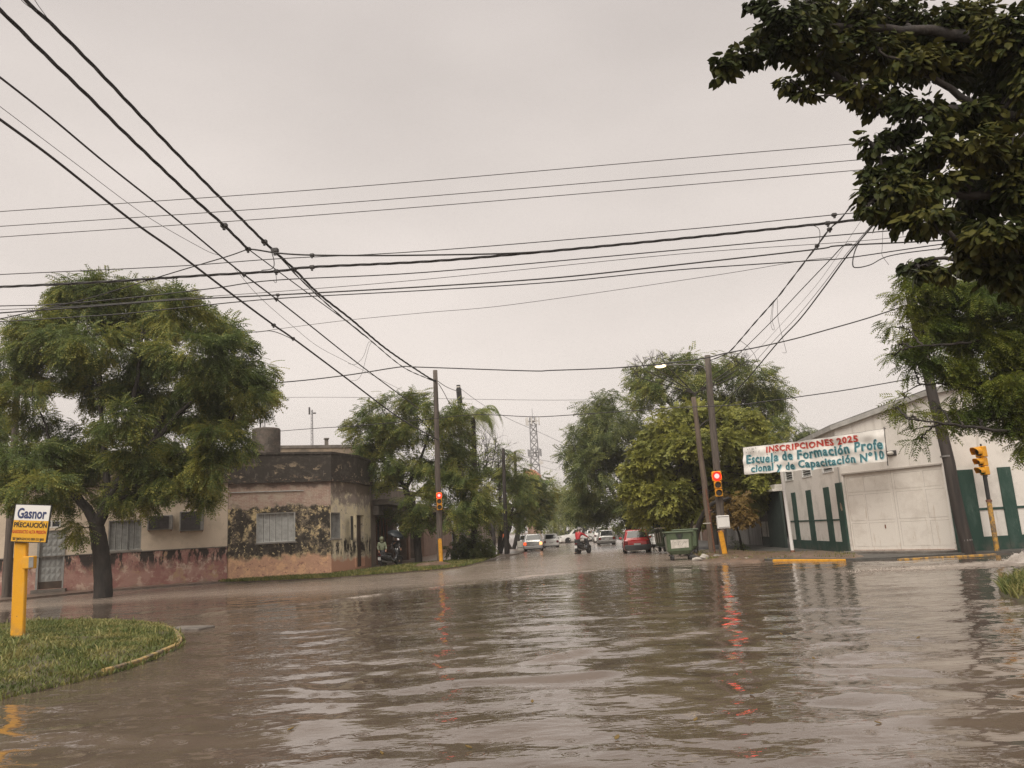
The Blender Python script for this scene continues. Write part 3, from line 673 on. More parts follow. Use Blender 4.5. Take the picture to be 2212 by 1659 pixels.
wallmat('white_wall', [((.74,.70,.655),2,0,1,None,None,.1,U1), ((.62,.585,.54),1.0,.48,.62,None,None,.1,U1), ((.50,.46,.41),3.0,.58,.70,None,None,.1,(1.6,1.6,.12)), ((.54,.50,.45),2.4,.52,.70,4.2,None,.5,(2,2,.15)), ((.42,.35,.28),3,.45,.62,None,.55,.25,U1)], .12)
wallmat('white_door', [((.73,.685,.63),2,0,1,None,None,.1,U1), ((.64,.59,.535),1.2,.48,.62,None,None,.1,U1), ((.52,.44,.36),4.5,.60,.70,None,None,.1,(1.5,1.5,.15)), ((.38,.24,.15),5,.52,.64,None,.20,.18,(1.5,1.5,.4))], .1)
wallmat('green_wall', [((.030,.066,.053),2,0,1,None,None,.1,U1), ((.055,.095,.080),1.5,.5,.62,None,None,.1,(1,1,.4)), ((.11,.15,.13),5,.61,.68,None,None,.1,(1.3,1.3,.3)), ((.095,.10,.085),3,.42,.6,None,.30,.25,U1)], .2)
wallmat('post_paint', [((.74,.36,.025),2,0,1,None,None,.1,U1), ((.66,.37,.08),2.5,.48,.62,None,None,.1,(1,1,.4)), ((.48,.22,.03),4,.58,.66,None,None,.1,(2,2,.2)), ((.30,.19,.09),5,.45,.6,None,.35,.25,U1), ((.20,.12,.07),14,.64,.68,None,None,.1,U1)], .15)
wallmat('tank_brick', [((0.098,0.084,0.072),2,0,1,None,None,.1,U1), ((.075,.064,.055),1.6,.45,.6,None,None,.1,U1), ((0.150,0.132,0.111),7,.56,.62,None,None,.1,(1,1,2.5))], .8, (0,20,.9,.3,.10))
# --- left row along the avenue: cream house
FW = Facade(onW(-13.0), W0)
h = thing('house', 'long single storey cream house with pink dado and air conditioners behind the forked tree', 'house', FW.pt(7, .09))
win = FW.rect(235,1125,304,1187); ac1 = FW.rect(320,1115,373,1144); ac2 = FW.rect(389,1106,440,1146); dr = FW.rect(88,1147,134,1254); tr = FW.rect(104,1129,131,1145)
dr = (dr[0], dr[1], .25, dr[3]); tr = (tr[0]-.25, tr[1], dr[3]+.12, tr[3]+.1)
side = FW.rect(40,1155,66,1240)
mb = MB(); FW.wall(mb, -16, FW.L, 1.72, 5.0, [(win[0],win[1],win[2],win[3]), tr, (dr[0],dr[1],1.72,dr[3])], .22); mb.build('wall', 'wall_cream', h)
mb = MB(); FW.wall(mb, -16, FW.L, -.1, 1.72, [(dr[0],dr[1],dr[2],1.72)], .25, .035); mb.quad(FW.pt(-16,1.72,0), FW.pt(FW.L,1.72,0), FW.pt(FW.L,1.72,.035), FW.pt(-16,1.72,.035)); mb.build('dado', 'wall_dado', h)
mb = MB(); FW.box(mb, -16, FW.L, 1.70, 1.745, .036, .07); mb.build('dado_ledge', 'concrete_old', h)
mb = MB(); FW.wall(mb, -16, FW.L, 5.0, 6.46, (), .2, .03); FW.box(mb, -16, FW.L, 4.93, 5.06, .0, .12); FW.box(mb, -16, FW.L, 6.4, 6.5, -.2, .07); mb.build('parapet', 'wall_parapet', h)
mb = MB(); mb.prism([xy(FW.pt(-16,0,-.25)), xy(FW.pt(FW.L,0,-.25)), xy(FW.pt(FW.L,0,-9)), xy(FW.pt(-16,0,-9))], 5.2, 5.5); FW.box(mb, -16, FW.L, -.1, 5.1, -9.2, -9.0)
mb.build('roof', 'concrete_old', h)
def shutter_window(par, F, r, mtl, slats=4, deep=.16, proud=True):
    """louvred roll shutter: frame with folded slatted leaves"""
    mb = MB(); a, b, c, d = r
    fr = MB(); t = .05
    F.box(fr, a, a+t, c, d, -deep, -.02); F.box(fr, b-t, b, c, d, -deep, -.02); F.box(fr, a+t, b-t, c, c+t, -deep, -.02); F.box(fr, a+t, b-t, d-t, d, -deep, -.02)
    f = fr.build('window', mtl, par)
    wl = (b-a-2*t)/slats
    for i in range(slats):
        x0, x1 = a+t+i*wl+.012, a+t+(i+1)*wl-.012
        F.box(mb, x0, x0+.045, c+t, d-t, -deep+.01, -deep+.05); F.box(mb, x1-.045, x1, c+t, d-t, -deep+.01, -deep+.05)
        z = c+t
        while z < d-t-.02:
            q = [F.pt(x0+.045, z, -deep+.045), F.pt(x1-.045, z, -deep+.045), F.pt(x1-.045, z+.062, -deep+.012), F.pt(x0+.045, z+.062, -deep+.012)]
            mb.quad(*q); z += .066
    mb.build('shutter', mtl, f)
    mb = MB(); mb.quad(F.pt(a,c,-deep-.01), F.pt(b,c,-deep-.01), F.pt(b,d,-deep-.01), F.pt(a,d,-deep-.01)); mb.build('pane', 'glass_dark', f)
    mb = MB(); F.box(mb, a-.05, b+.05, c-.07, c-.003, -deep, .05); mb.build('sill', 'concrete', f)
    return f
shutter_window(h, FW, win, 'shutter_grey', 5)
def ac_unit(par, F, r):
    a, b, c, d = r; mb = MB(); F.box(mb, a, b, c, d, -.05, .42, .02); u_ = mb.build('air_conditioner', 'ac_case', par)
    g_ = MB(); F.box(g_, a+.06, b-.16, c+.05, d-.05, .421, .43)
    for i in range(7):
        z = c+.07+i*(d-c-.14)/6; F.box(g_, a+.07, b-.17, z-.006, z+.006, .4305, .445)
    g_.build('grille', 'steel_dark', u_)
    for q in (a+.06, b-.06):
        k = MB(); F.box(k, q-.02, q+.02, c-.05, c-.002, 0, .46); k.build('bracket', 'rust', u_)
ac_unit(h, FW, ac1); ac_unit(h, FW, ac2)
mb = MB(); FW.box(mb, dr[0], dr[1], dr[2], dr[3], -.16, -.10)
nu, nz_ = 4, 7
for i in range(nu):
    for j in range(nz_):
        u0 = dr[0]+.06+i*(dr[1]-dr[0]-.12)/nu; z0 = dr[2]+.35+j*(dr[3]-dr[2]-.45)/nz_; wu, wz = (dr[1]-dr[0]-.12)/nu, (dr[3]-dr[2]-.45)/nz_
        c_ = FW.pt(u0+wu/2, z0+wz/2, -.07); q = [FW.pt(u0+.015,z0+.015,-.098), FW.pt(u0+wu-.015,z0+.015,-.098), FW.pt(u0+wu-.015,z0+wz-.015,-.098), FW.pt(u0+.015,z0+wz-.015,-.098)]
        mb.add(q+[c_], [(0,1,4),(1,2,4),(2,3,4),(3,0,4)])
d_ = mb.build('door', 'door_metal', h)
mb = MB(); FW.box(mb, dr[0]+.02, dr[1]-.02, dr[2], dr[2]+.33, -.1, -.085); mb.build('kick_plate', 'door_brown', d_)
mb = MB(); FW.box(mb, dr[0]-.09, dr[0]-.003, dr[2], dr[3]+.05, -.1, .05); FW.box(mb, dr[1]+.003, dr[1]+.06, dr[2], dr[3]+.05, -.1, .05); mb.build('frame', 'shutter_grey', d_)
mb = MB(); um = (tr[0]+tr[1])/2
FW.box(mb, tr[0], tr[1], tr[2], tr[2]+.06, -.15, 0); FW.box(mb, tr[0], tr[1], tr[3]-.06, tr[3], -.15, 0)
for q in (tr[0]+.03, um, tr[1]-.03): FW.box(mb, q-.03, q+.03, tr[2]+.061, tr[3]-.061, -.15, 0)
t_ = mb.build('transom_window', 'sign_white', h); mb = MB(); mb.quad(*[FW.pt(u_, z_, -.12) for u_, z_ in ((tr[0],tr[2]),(tr[1],tr[2]),(tr[1],tr[3]),(tr[0],tr[3]))]); mb.build('pane', 'glass_dark', t_)
mb = MB(); FW.box(mb, side[0]-.1, side[0]+.28, .9, 2.0, .036, .09); mb.build('meter_box', 'steel_dark', h)
mb = MB(); uu = FW.u(281,1100); FW.box(mb, uu-.012, uu+.012, 1.75, 4.9, .002, .03); mb.build('wire_conduit', 'cable_grey', h)
mb = MB(); FW.box(mb, dr[0]-.2, dr[1]+.2, .08, .24, .04, .42); mb.build('doorstep', 'concrete_old', h)

# --- weathered corner house
FC = Facade(W0+WD*.02, A2); FO = Facade(A2, A3); FS = Facade(A3, leftline(47.0))
h = thing('corner_house', 'abandoned corner house with black mouldy parapet, peeling yellow plaster and white louvred shutters', 'house', (*A2[:2], .09))
wn_ = FC.rect(554,1109,638,1169); wo2 = FO.rect(714,1107,736,1163); sd1 = FS.rect(757,1113,762,1140); sd2 = FS.rect(768,1112,787,1181)
sd2 = (sd2[0], sd2[1], .2, sd2[3])
mb = MB(); FC.wall(mb, 0, FC.L, -.1, 4.95, [wn_], .2)
mb.build('wall', 'wall_corner', h)
mb = MB(); FO.wall(mb, 0, FO.L, -.1, 4.95, [wo2], .25); FS.wall(mb, 0, FS.L, -.1, 4.95, [sd2], .25); mb.build('chamfer_wall', 'wall_ochava', h)
mb = MB(); FC.box(mb, .05, FC.L-1.4, 4.40, 4.44, .009, .06); mb.build('conduit', 'shutter', h)
par = MB()
for F in (FC, FO, FS):
    F.wall(par, -.03, F.L+.03, 4.95, 6.35, (), .2, .06)
    F.box(par, -.02, F.L+.02, 4.86, 5.08, .0, .16); F.box(par, -.02, F.L+.02, 6.33, 6.45, -.25, .11)
par.build('parapet', 'wall_parapet', h)
mb = MB(); mb.prism([xy(FC.pt(0,0,-.3)), xy(FC.pt(FC.L-.2,0,-.3)), xy(FO.pt(FO.L-.2,0,-.3)), xy(FS.pt(FS.L,0,-.3)), xy(FS.pt(FS.L,0,-8)), xy(FC.pt(0,0,-8))], 5.1, 5.4); mb.build('roof', 'concrete_old', h)
shutter_window(h, FC, wn_, 'shutter', 6, .18); shutter_window(h, FO, wo2, 'shutter_grey', 2, .22)
mb = MB(); FS.box(mb, sd2[0], sd2[1], sd2[2], sd2[3], -.24, -.2); mb.build('door', 'door_brown', h)
mb = MB(); FS.box(mb, sd1[0], sd1[1], 1.7, 3.0, .003, .03); mb.build('meter_box', 'steel_dark', h)
# --- canopy house and brown walls up the left side of the street
FL = Facade(leftline(47.02), leftline(61.3))
h = thing('porch_house', 'brown rendered house with flat concrete canopy and dark porch openings beside the corner house', 'house', FL.pt(5, .09))
op1 = (1.2, 6.0, .1, 3.1); op2 = (7.3, 10.2, .1, 3.05); op3 = (11.0, 14.0, .1, 3.1)
mb = MB(); FL.wall(mb, 0, FL.L, -.1, 5.2, [op1, op2, op3], .5); mb.build('wall', 'brown_wall', h)
mb = MB(); FL.box(mb, .6, 10.4, 3.75, 4.05, .003, 1.0); FL.box(mb, .6, 10.4, 3.15, 3.7, .003, .35); mb.build('canopy', 'concrete_old', h)
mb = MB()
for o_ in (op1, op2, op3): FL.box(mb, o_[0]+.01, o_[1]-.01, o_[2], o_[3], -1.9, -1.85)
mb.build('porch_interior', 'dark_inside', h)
mb = MB()
for i in range(5): FL.box(mb, op1[0]+.35+i*.95, op1[0]+.43+i*.95, .1, 3.1, -.32, -.24)
FL.box(mb, op1[0], op1[1], 1.2, 1.27, -.31, -.25); mb.build('porch_grille', 'rust', h)
mb = MB(); FL.box(mb, 10.3, 10.95, .05, 3.7, .004, .16); mb.build('pillar', 'terracotta_wall', h)
mb = MB(); mb.prism([xy(FL.pt(0,0,-2)), xy(FL.pt(FL.L,0,-2)), xy(FL.pt(FL.L,0,-9)), xy(FL.pt(0,0,-9))], -.1, 5.0); mb.prism([xy(FL.pt(0,0,-.02)), xy(FL.pt(FL.L,0,-.02)), xy(FL.pt(FL.L,0,-2)), xy(FL.pt(0,0,-2))], 5.0, 5.15); mb.build('roof', 'brown_wall', h)
FB = Facade(leftline(61.35), leftline(80))
h = thing('yard_wall_house', 'low reddish brown house with peeling render behind the left traffic light pole', 'house', FB.pt(8, .09))
mb = MB(); FB.wall(mb, 0, FB.L, -.1, 4.1, [(1.0,3.0,.1,2.6),(9,11,1,2.6)], .3); mb.build('wall', 'terracotta_wall', h)
mb = MB(); FB.box(mb, 1.0, 3.0, .1, 2.6, -.3, -.25); mb.build('door', 'door_brown', h)
mb = MB(); FB.box(mb, 9.02, 10.98, 1.02, 2.58, -.28, -.22); mb.build('window', 'shutter', h)
mb = MB(); FB.box(mb, 0, FB.L, 4.1, 4.3, -8, .12); FB.box(mb, 0, FB.L, -.1, 4.1, -8, -7.8); mb.build('roof', 'tile_roof', h)
FD = Facade(leftline(80.1)+np.array([.4,0,0]), leftline(150)+np.array([.4,0,0]))
h = thing('row_house', 'pale row of low house fronts glimpsed between the dark trunks on the left', 'house', FD.pt(20, .09))
holes = [(i*6.5+1.5, i*6.5+2.7, .1, 2.4) for i in range(10)]+[(i*6.5+3.8, i*6.5+5.2, 1.0, 2.4) for i in range(10)]
mb = MB(); FD.wall(mb, 0, FD.L, -.1, 4.0, holes, .3); mb.build('wall', 'tan_wall', h)
mb = MB(); FD.box(mb, 0, FD.L, .0, 2.5, -.4, -.32); mb.build('window', 'glass_dark', h)
mb = MB(); FD.box(mb, 0, FD.L, 4.0, 4.2, -8, .2); mb.build('roof', 'concrete_old', h)
# --- behind the corner house: brick tank, rear wall, rooftop masts
t = thing('water_tank', 'round bare brick water tank standing on the corner house roof', 'water tank', (*at(575,975,46)[:2], 5.4))
c_ = at(575,975,46)
mb = MB(); mb.lathe([(.80,5.4),(.81,6.9),(.83,7.2),(.83,8.5),(.79,8.58),(.05,8.58)], (c_[0],c_[1],0), 28); mb.build('shell', 'tank_brick', t)
a, b = at(600,968,52), at(775,956,54); FR = Facade(a, b)
h = thing('rear_building', 'stained tan blank wall rising behind the black parapet of the corner house', 'building', (*((a+b)/2)[:2], 0))
mb = MB(); FR.wall(mb, -1, FR.L+1, 0, 8.1); FR.box(mb, -1, FR.L+1, 0, 8.1, -6, -.01); mb.build('wall', 'tan_wall', h)
mb = MB(); FR.box(mb, -1.05, FR.L+1.05, 8.1, 8.3, -.2, .06); mb.build('coping', 'concrete_old', h)
u_ = FR.u(706,958); mb = MB(); FR.box(mb, u_-.12, u_+.12, 8.3, 8.72, -.3, -.05); FR.box(mb, u_-.17, u_+.17, 8.72, 8.8, -.35, 0); mb.build('vent_stack', 'concrete_old', h)
def mast(x, ytop, ybase, d, label, lean=0, extra=True):
    p = at(x, ybase, d); q = at(x+lean, ytop, d)
    t = thing('antenna_mast', label, 'antenna', p); mb = MB(); hgt = q[2]-p[2]; wd_ = .13
    for sx, sy in ((-1,-1),(1,-1),(0,1)):
        o_ = np.array([sx*wd_, sy*wd_*.8, 0]); mb.tube([p+o_-np.array([0,0,3]), q+o_*.6], .022, 5)
    k = int(hgt/.3)
    for i in range(k):
        z0, z1 = i/k, (i+1)/k; A, B = (-1,-1),(1,-1)
        if i % 2: A, B = B, A
        for (A_, B_) in ((A,B),((1,-1),(0,1)),((0,1),(-1,-1))):
            mb.tube([p+(q-p)*z0+np.array([A_[0]*wd_,A_[1]*wd_*.8,0])*(1-.4*z0), p+(q-p)*z1+np.array([B_[0]*wd_,B_[1]*wd_*.8,0])*(1-.4*z1)], .012, 4)
    mb.build('lattice', 'mast_grey', t)
    if extra:
        mb = MB(); mb.box(q+np.array([-.25,0,-.1]), (.14,.1,.7)); mb.box(q+np.array([.22,0,-.35]), (.3,.1,.12)); mb.build('aerial', 'steel_dark', t)
    else:
        mb = MB(); mb.tube([q+np.array([-.3,0,-2.2]), q+np.array([-.3,0,-.4])], .06, 6); mb.tube([q, q+np.array([0,0,.8])], .02, 5); mb.build('aerial', 'steel_dark', t)
mast(571, 890, 926, 60, 'thin lattice mast with whip aerial above the round brick tank', 0, False)
mast(675, 885, 962, 72, 'slim lattice mast topped by small panel aerials over the tan rear wall', -1)

# --- white workshop building with green strips on the right corner
FT = Facade(rightline(40.6), S0); FK = Facade(S0, T1); T2 = np.array([26.5, 28.55, 0]); FF = Facade(T1, T2)
h = thing('workshop_building', 'white painted workshop with dark green strips, high louvres and cut corner holding the big door', 'building', (*S0[:2], .08))
zE0, zEk, zK1, zF1 = 5.0, 5.2, 5.9, 7.4
wins = [FT.rect(x0,y0,x1,y1) for x0,y0,x1,y1 in ((1693,1014,1707,1036),(1724,1010,1746,1025),(1774,1004,1801,1012))]
wins = [(FT.u(x0,1012), FT.u(x1,1012), 3.42, 4.05) for x0, x1 in ((1694,1711),(1731,1752),(1776,1800))]
mb = MB(); FT.wall(mb, 0, FT.L, .05, 5.0, wins, .15)
dk = (FK.u(1848,1100)+0.0, FK.u(2053,1100), .16, 3.22); dk = (.10, FK.L-.05, .16, 3.22)
zt = lambda u_: zEk+(zK1-zEk)*u_/FK.L
us = [0, dk[0], dk[1], FK.L]
FK.wall(mb, 0, FK.L, .05, 5.0, [dk], .14)
mb.quad(FK.pt(0,5.0), FK.pt(FK.L,5.0), FK.pt(FK.L,zK1), FK.pt(0,zEk))
mb.quad(FT.pt(0,5.0), FT.pt(FT.L,5.0), FT.pt(FT.L,zEk), FT.pt(0,5.02))
FF.wall(mb, 0, FF.L, .05, 5.9, (), .15); mb.quad(FF.pt(0,5.9), FF.pt(FF.L,5.9), FF.pt(FF.L,zF1), FF.pt(0,zK1))
mb.quad(FT.a+[0,0,0], FT.a+FT.n*-16, FT.a+FT.n*-16+[0,0,5], FT.a+[0,0,5])
mb.build('wall', 'white_wall', h)
# roof with fascia
def strip(F, u0, u1, za, zb, o, thick, m_, name, drop=.34):
    mb = MB()
    A, B = F.pt(u0, za, o), F.pt(u1, zb, o); Ai, Bi = F.pt(u0, za, -.02), F.pt(u1, zb, -.02); up = np.array([0,0,drop]); 
    mb.add([A, B, B+up, A+up, Ai, Bi, Bi+up, Ai+up], [(0,1,2,3),(3,2,6,7),(4,5,1,0),(0,3,7,4),(1,5,6,2)]); return mb
for F, u0, u1, za, zb in ((FT, -.1, FT.L+.02, 4.88, 5.1), (FK, -.05, FK.L+.05, 5.1, 5.82), (FF, .02, FF.L, 5.84, 7.3)):
    strip(F, u0, u1, za, zb, .17, .2, 'roof_trim', 'fascia', .2).build('fascia', 'roof_trim', h)
mb = MB(); z_ = [FT.pt(-.1,5.08,.17), FT.pt(FT.L,5.32,.17), FK.pt(FK.L,6.04,.17), FF.pt(FF.L,7.52,.17), FF.pt(FF.L,7.9,-12), FT.pt(-.1,6.0,-12)]
mb.quad(*z_); mb.build('roof', 'roof_trim', h)
for k_, w_ in enumerate(wins):
    fr = MB(); a_, b_, c_, d_ = w_
    for q in ((a_,a_+.06,c_,d_),(b_-.06,b_,c_,d_),(a_+.06,b_-.06,c_,c_+.06),(a_+.06,b_-.06,d_-.06,d_)): FT.box(fr, *q, -.1, .03)
    f_ = fr.build('window', 'sign_white', h)
    mb = MB(); FT.box(mb, a_+.02, b_-.02, c_+.02, d_-.02, -.13, -.11); mb.build('pane', 'glass_dark', f_)
    mb = MB()
    z = c_+.08
    while z < d_-.1: mb.quad(FT.pt(a_+.06,z,-.02), FT.pt(b_-.06,z,-.02), FT.pt(b_-.06,z+.09,-.09), FT.pt(a_+.06,z+.09,-.09)); z += .11
    mb.build('louvre', 'shutter_grey', f_)
# green strips on the street wall
for x0, x1, yt in ((1711,1719,1066),(1743,1753,1058),(1782,1793,1051)):
    u0, u1 = FT.u(x0+6,1120), FT.u(x1+6,1120); zt_ = 2.82; mb = MB(); FT.box(mb, u0, u1, .5, zt_, .003, .05); mb.build('strip', 'green_wall', h)
mb = MB(); FT.box(mb, 0.0, FT.L-.6, 1.38, 1.44, .002, .03); mb.build('rail', 'green_wall', h)
mb = MB(); FT.box(mb, 0.0, FT.L-.62, .06, .5, .003, .045); mb.build('dado', 'green_wall', h)
mb = MB(); FT.box(mb, FT.L-.62, FT.L+.02, .06, 2.92, .003, .075); mb.build('pillar', 'green_wall', h)
# front wall green work
mb = MB(); FF.box(mb, .03, 1.02, .06, 2.98, .003, .075); mb.build('pillar', 'green_wall', h)
x_ = [FF.u(2168,1100), FF.u(2196,1100)]; mb = MB(); FF.box(mb, x_[0], x_[1], .06, 3.0, .003, .06); mb.build('strip', 'green_wall', h)
for k_ in range(3):
    mb = MB(); FF.box(mb, x_[1]+1.2+k_*1.9, x_[1]+1.75+k_*1.9, .06, 3.0, .003, .06); mb.build('strip', 'green_wall', h)
mb = MB(); FF.box(mb, 1.02, x_[0], 1.50, 1.58, .002, .03); FF.box(mb, x_[1], FF.L, 1.50, 1.58, .002, .03); mb.build('rail', 'green_wall', h)
mb = MB(); FF.box(mb, 1.02, x_[0], .06, .56, .003, .045); FF.box(mb, x_[1], FF.L, .06, .56, .003, .045); mb.build('dado', 'green_wall', h)
mb = MB(); wv = (FF.u(2187,1000)-.1, FF.u(2187,1000)+2.2, 4.1, 5.0); FF.box(mb, *wv, .002, .05); f_ = mb.build('window', 'shutter_grey', h)
mb = MB(); FF.box(mb, wv[0]+.07, wv[1]-.07, wv[2]+.07, wv[3]-.07, .051, .06); mb.build('pane', 'glass_dark', f_)
# double door on the cut corner
mb = MB(); FK.box(mb, dk[0]+.01, dk[1]-.01, dk[2], dk[3]-.01, -.12, -.06); d_ = mb.build('garage_door', 'white_door', h)
us = np.linspace(dk[0]+.04, dk[1]-.04, 5); mid = (us[0]+us[-1])/2
cols_ = [us[0], us[0]+.82, mid-.03, mid+.03, mid+1.0+.25, us[-1]]
zs = [dk[2]+.10, 1.28, 2.42, dk[3]-.10]
cols2 = [(us[0]+.04, us[0]+.72), (us[0]+.82, mid-.10), (mid+.10, us[-1]-.86), (us[-1]-.76, us[-1]-.04)]
mb = MB(); sm = MB()
for c0, c1 in cols2:
    for j in range(3):
        z0, z1 = zs[j]+.045, zs[j+1]-.045
        FK.box(mb, c0+.018, c1-.018, z0+.018, z1-.018, -.0605, -.052)
        for q in ((c0,c1,z1-.016,z1),(c0,c0+.014,z0,z1-.02)): FK.box(sm, *q, -.0605, -.0585)
FK.box(sm, mid-.008, mid+.008, dk[2]+.02, dk[3]-.02, -.0605, -.057)
mb.build('panel', 'white_door', d_); sm.build('seam', 'white_seam', d_)
mb = MB(); FK.box(mb, mid-.55, mid-.51, 1.0, 1.14, -.06, -.03); mb.build('handle', 'rust', d_)
mb = MB(); FK.box(mb, dk[0]+.02, dk[1]-.02, dk[2]-.03, dk[2]+.02, -.1, -.045); mb.build('threshold', 'rust', d_)
mb = MB(); FK.box(mb, dk[0]-.06, dk[1]+.04, dk[3]+.002, dk[3]+.06, .001, .03); mb.build('lintel', 'white_seam', h)
# ramp step in front of the door
mb = MB(); FK.box(mb, dk[0]-.1, dk[1]+.1, -.1, .15, .01, .75); mb.build('ramp', 'concrete_old', h)
# bulkhead lamp by the banner
u_, z_ = FK.uz(1927,979); mb = MB(); mb.sphere(FK.pt(u_, z_, .10), .085, 12, 8, (1.9,.9,.9)); l_ = mb.build('bulkhead_lamp', 'sticker', h)
mb = MB(); FK.box(mb, u_-.19, u_+.19, z_-.1, z_+.1, .001, .05, .01); mb.build('base', 'steel_dark', l_)
for x, y in ((1795,985),(1835,1000)):
    pass
u_ = FT.u(1812,1020); mb = MB(); FT.box(mb, u_-.012, u_+.012, 2.9, 4.6, .002, .03); mb.build('conduit', 'shutter_grey', h)
# chipped plaster on the green pillar
mb = MB(); u_, z_ = FT.uz(1836,1019+71); 
for du, dz, r_ in ((0,0,.12),(.05,-.10,.09),(-.03,.09,.07)): mb.lathe([(r_,0),(r_*.8,.004)], FT.pt(FT.L-.22+du, 1.95+dz, .077), 9, np.array([FT.e, [0,0,1.0], FT.n]))
mb.build('chipped_plaster', 'tan_wall', h)

# --- dark gate volume, grey walls, terracotta front up the right side
FG = Facade(rightline(43.6)+np.array([-.25,0,0]), rightline(40.65)+np.array([-.25,0,0]))
h = thing('gatehouse', 'dark green sheet metal gate with pale eave next to the white workshop', 'gate', FG.pt(1.5,.08))
mb = MB(); FG.box(mb, 0, FG.L, .05, 3.0, -.12, 0)
for i in range(14): FG.box(mb, i*FG.L/14, i*FG.L/14+.05, .05, 3.0, .001, .03)
mb.build('gate_leaf', 'green_gate', h)
mb = MB(); FG.box(mb, -.3, FG.L+.02, 3.0, 3.12, -1.5, .35); FG.box(mb, .6, FG.L+.02, 3.12, 3.35, -1.2, .2); mb.build('eave', 'sticker', h)
FGr = Facade(rightline(57.5), rightline(43.65))
h = thing('grey_wall', 'long grey plastered yard wall behind the right hand poles', 'wall', FGr.pt(6,.08))
mb = MB(); FGr.wall(mb, 0, FGr.L, .0, 3.9); FGr.box(mb, 0, FGr.L, 0, 3.9, -.25, -.01); mb.build('wall', 'grey_wall', h)
mb = MB(); FGr.box(mb, 0, FGr.L, 3.9, 4.0, -.3, .05); mb.build('coping', 'concrete_old', h)
mb = MB()
for i in range(4): FGr.box(mb, 1+i*3.4, 1.25+i*3.4, .0, 3.9, .001, .09)
mb.build('pilaster', 'grey_wall', h)
mb = MB(); FGr.box(mb, FGr.L-2.6, FGr.L-1.5, .6, 1.45, .003, .03); FGr.box(mb, FGr.L-1.25, FGr.L-.2, .6, 1.45, .003, .03); mb.build('pale_panel', 'sticker', h)
mb = MB(); FGr.box(mb, FGr.L-2.9, FGr.L-.01, .02, .58, .002, .06); mb.build('dado', 'green_gate', h)
FTe = Facade(rightline(70), rightline(57.6))
h = thing('terracotta_house', 'terracotta house front with pale downpipes behind the two leaning wooden poles', 'house', FTe.pt(6,.08))
mb = MB(); FTe.wall(mb, 0, FTe.L, 0, 4.2, [(1.0,2.4,.1,2.5),(4.5,6.5,.9,2.5)], .3); mb.build('wall', 'terracotta_wall', h)
mb = MB(); FTe.box(mb, 1.02, 2.38, .1, 2.48, -.28, -.2); mb.build('door', 'door_brown', h)
mb = MB(); FTe.box(mb, 4.52, 6.48, .92, 2.48, -.28, -.2); mb.build('window', 'shutter', h)
for q in (3.2, 8.3, 10.9):
    mb = MB(); mb.tube([FTe.pt(q,0,.09), FTe.pt(q,4.1,.09)], .07, 8); mb.build('downpipe', 'sticker', h)
mb = MB(); FTe.box(mb, 0, FTe.L, 4.2, 4.4, -8, .2); FTe.box(mb, 0, FTe.L, 0, 4.2, -8, -7.8); mb.build('roof', 'concrete_old', h)
FRo = Facade(rightline(150)+np.array([.3,0,0]), rightline(70.2)+np.array([.3,0,0]))
h = thing('row_house', 'low ochre row of house fronts half hidden by trees beyond the red hatchback', 'house', FRo.pt(40,.08))
holes = [(i*7+1.5, i*7+2.7, .1, 2.4) for i in range(11)]+[(i*7+4, i*7+5.6, 1.0, 2.4) for i in range(11)]
mb = MB(); FRo.wall(mb, 0, FRo.L, -.1, 4.0, holes, .3); mb.build('wall', 'tan_wall', h)
mb = MB(); FRo.box(mb, 0, FRo.L, .0, 2.5, -.4, -.32); mb.build('window', 'glass_dark', h)
mb = MB(); FRo.box(mb, 0, FRo.L, 4.0, 4.2, -8, .2); mb.build('roof', 'tile_roof', h)
# --- ends of the street
a = at(1234,1155,175); b = at(1283,1152,175); FE = Facade(a, b)
h = thing('far_building', 'small white building closing the far end of the street', 'building', (*((a+b)/2)[:2], 0))
zt_ = at(1255,1129,175)[2]
mb = MB(); FE.wall(mb, 0, FE.L, -.1, zt_, [(1.0,1.9,.1,2.1),(2.8,4.0,.9,2.1)], .3); FE.box(mb, 0, FE.L, -.1, zt_, -7, -.4); mb.build('wall', 'far_white', h)
mb = MB(); FE.box(mb, 0, FE.L, 0, 2.3, -.38, -.3); mb.build('window', 'glass_dark', h)
c_ = at(1148,1040,160); zt_ = at(1148,1013,160)[2]
h = thing('bell_tower', 'square brick tower with orange tiled roof showing above the far left trees', 'tower', (c_[0], c_[1], 0))
mb = MB(); mb.box((c_[0],c_[1],(zt_-1.5)/2), (2.7,2.7,zt_-1.5)); mb.build('wall', 'terracotta_wall', h)
mb = MB(); mb.lathe([(2.1,zt_-1.9),(2.15,zt_-1.5),(1.0,zt_-.35),(.15,zt_-.05),(.05,zt_)], (c_[0],c_[1],0), 8); r_ = mb.build('roof', 'tile_roof', h)
mb = MB(); mb.tube([(c_[0],c_[1],zt_-.1),(c_[0],c_[1],zt_+2.2)], .07, 5); mb.build('finial', 'steel_dark', r_)
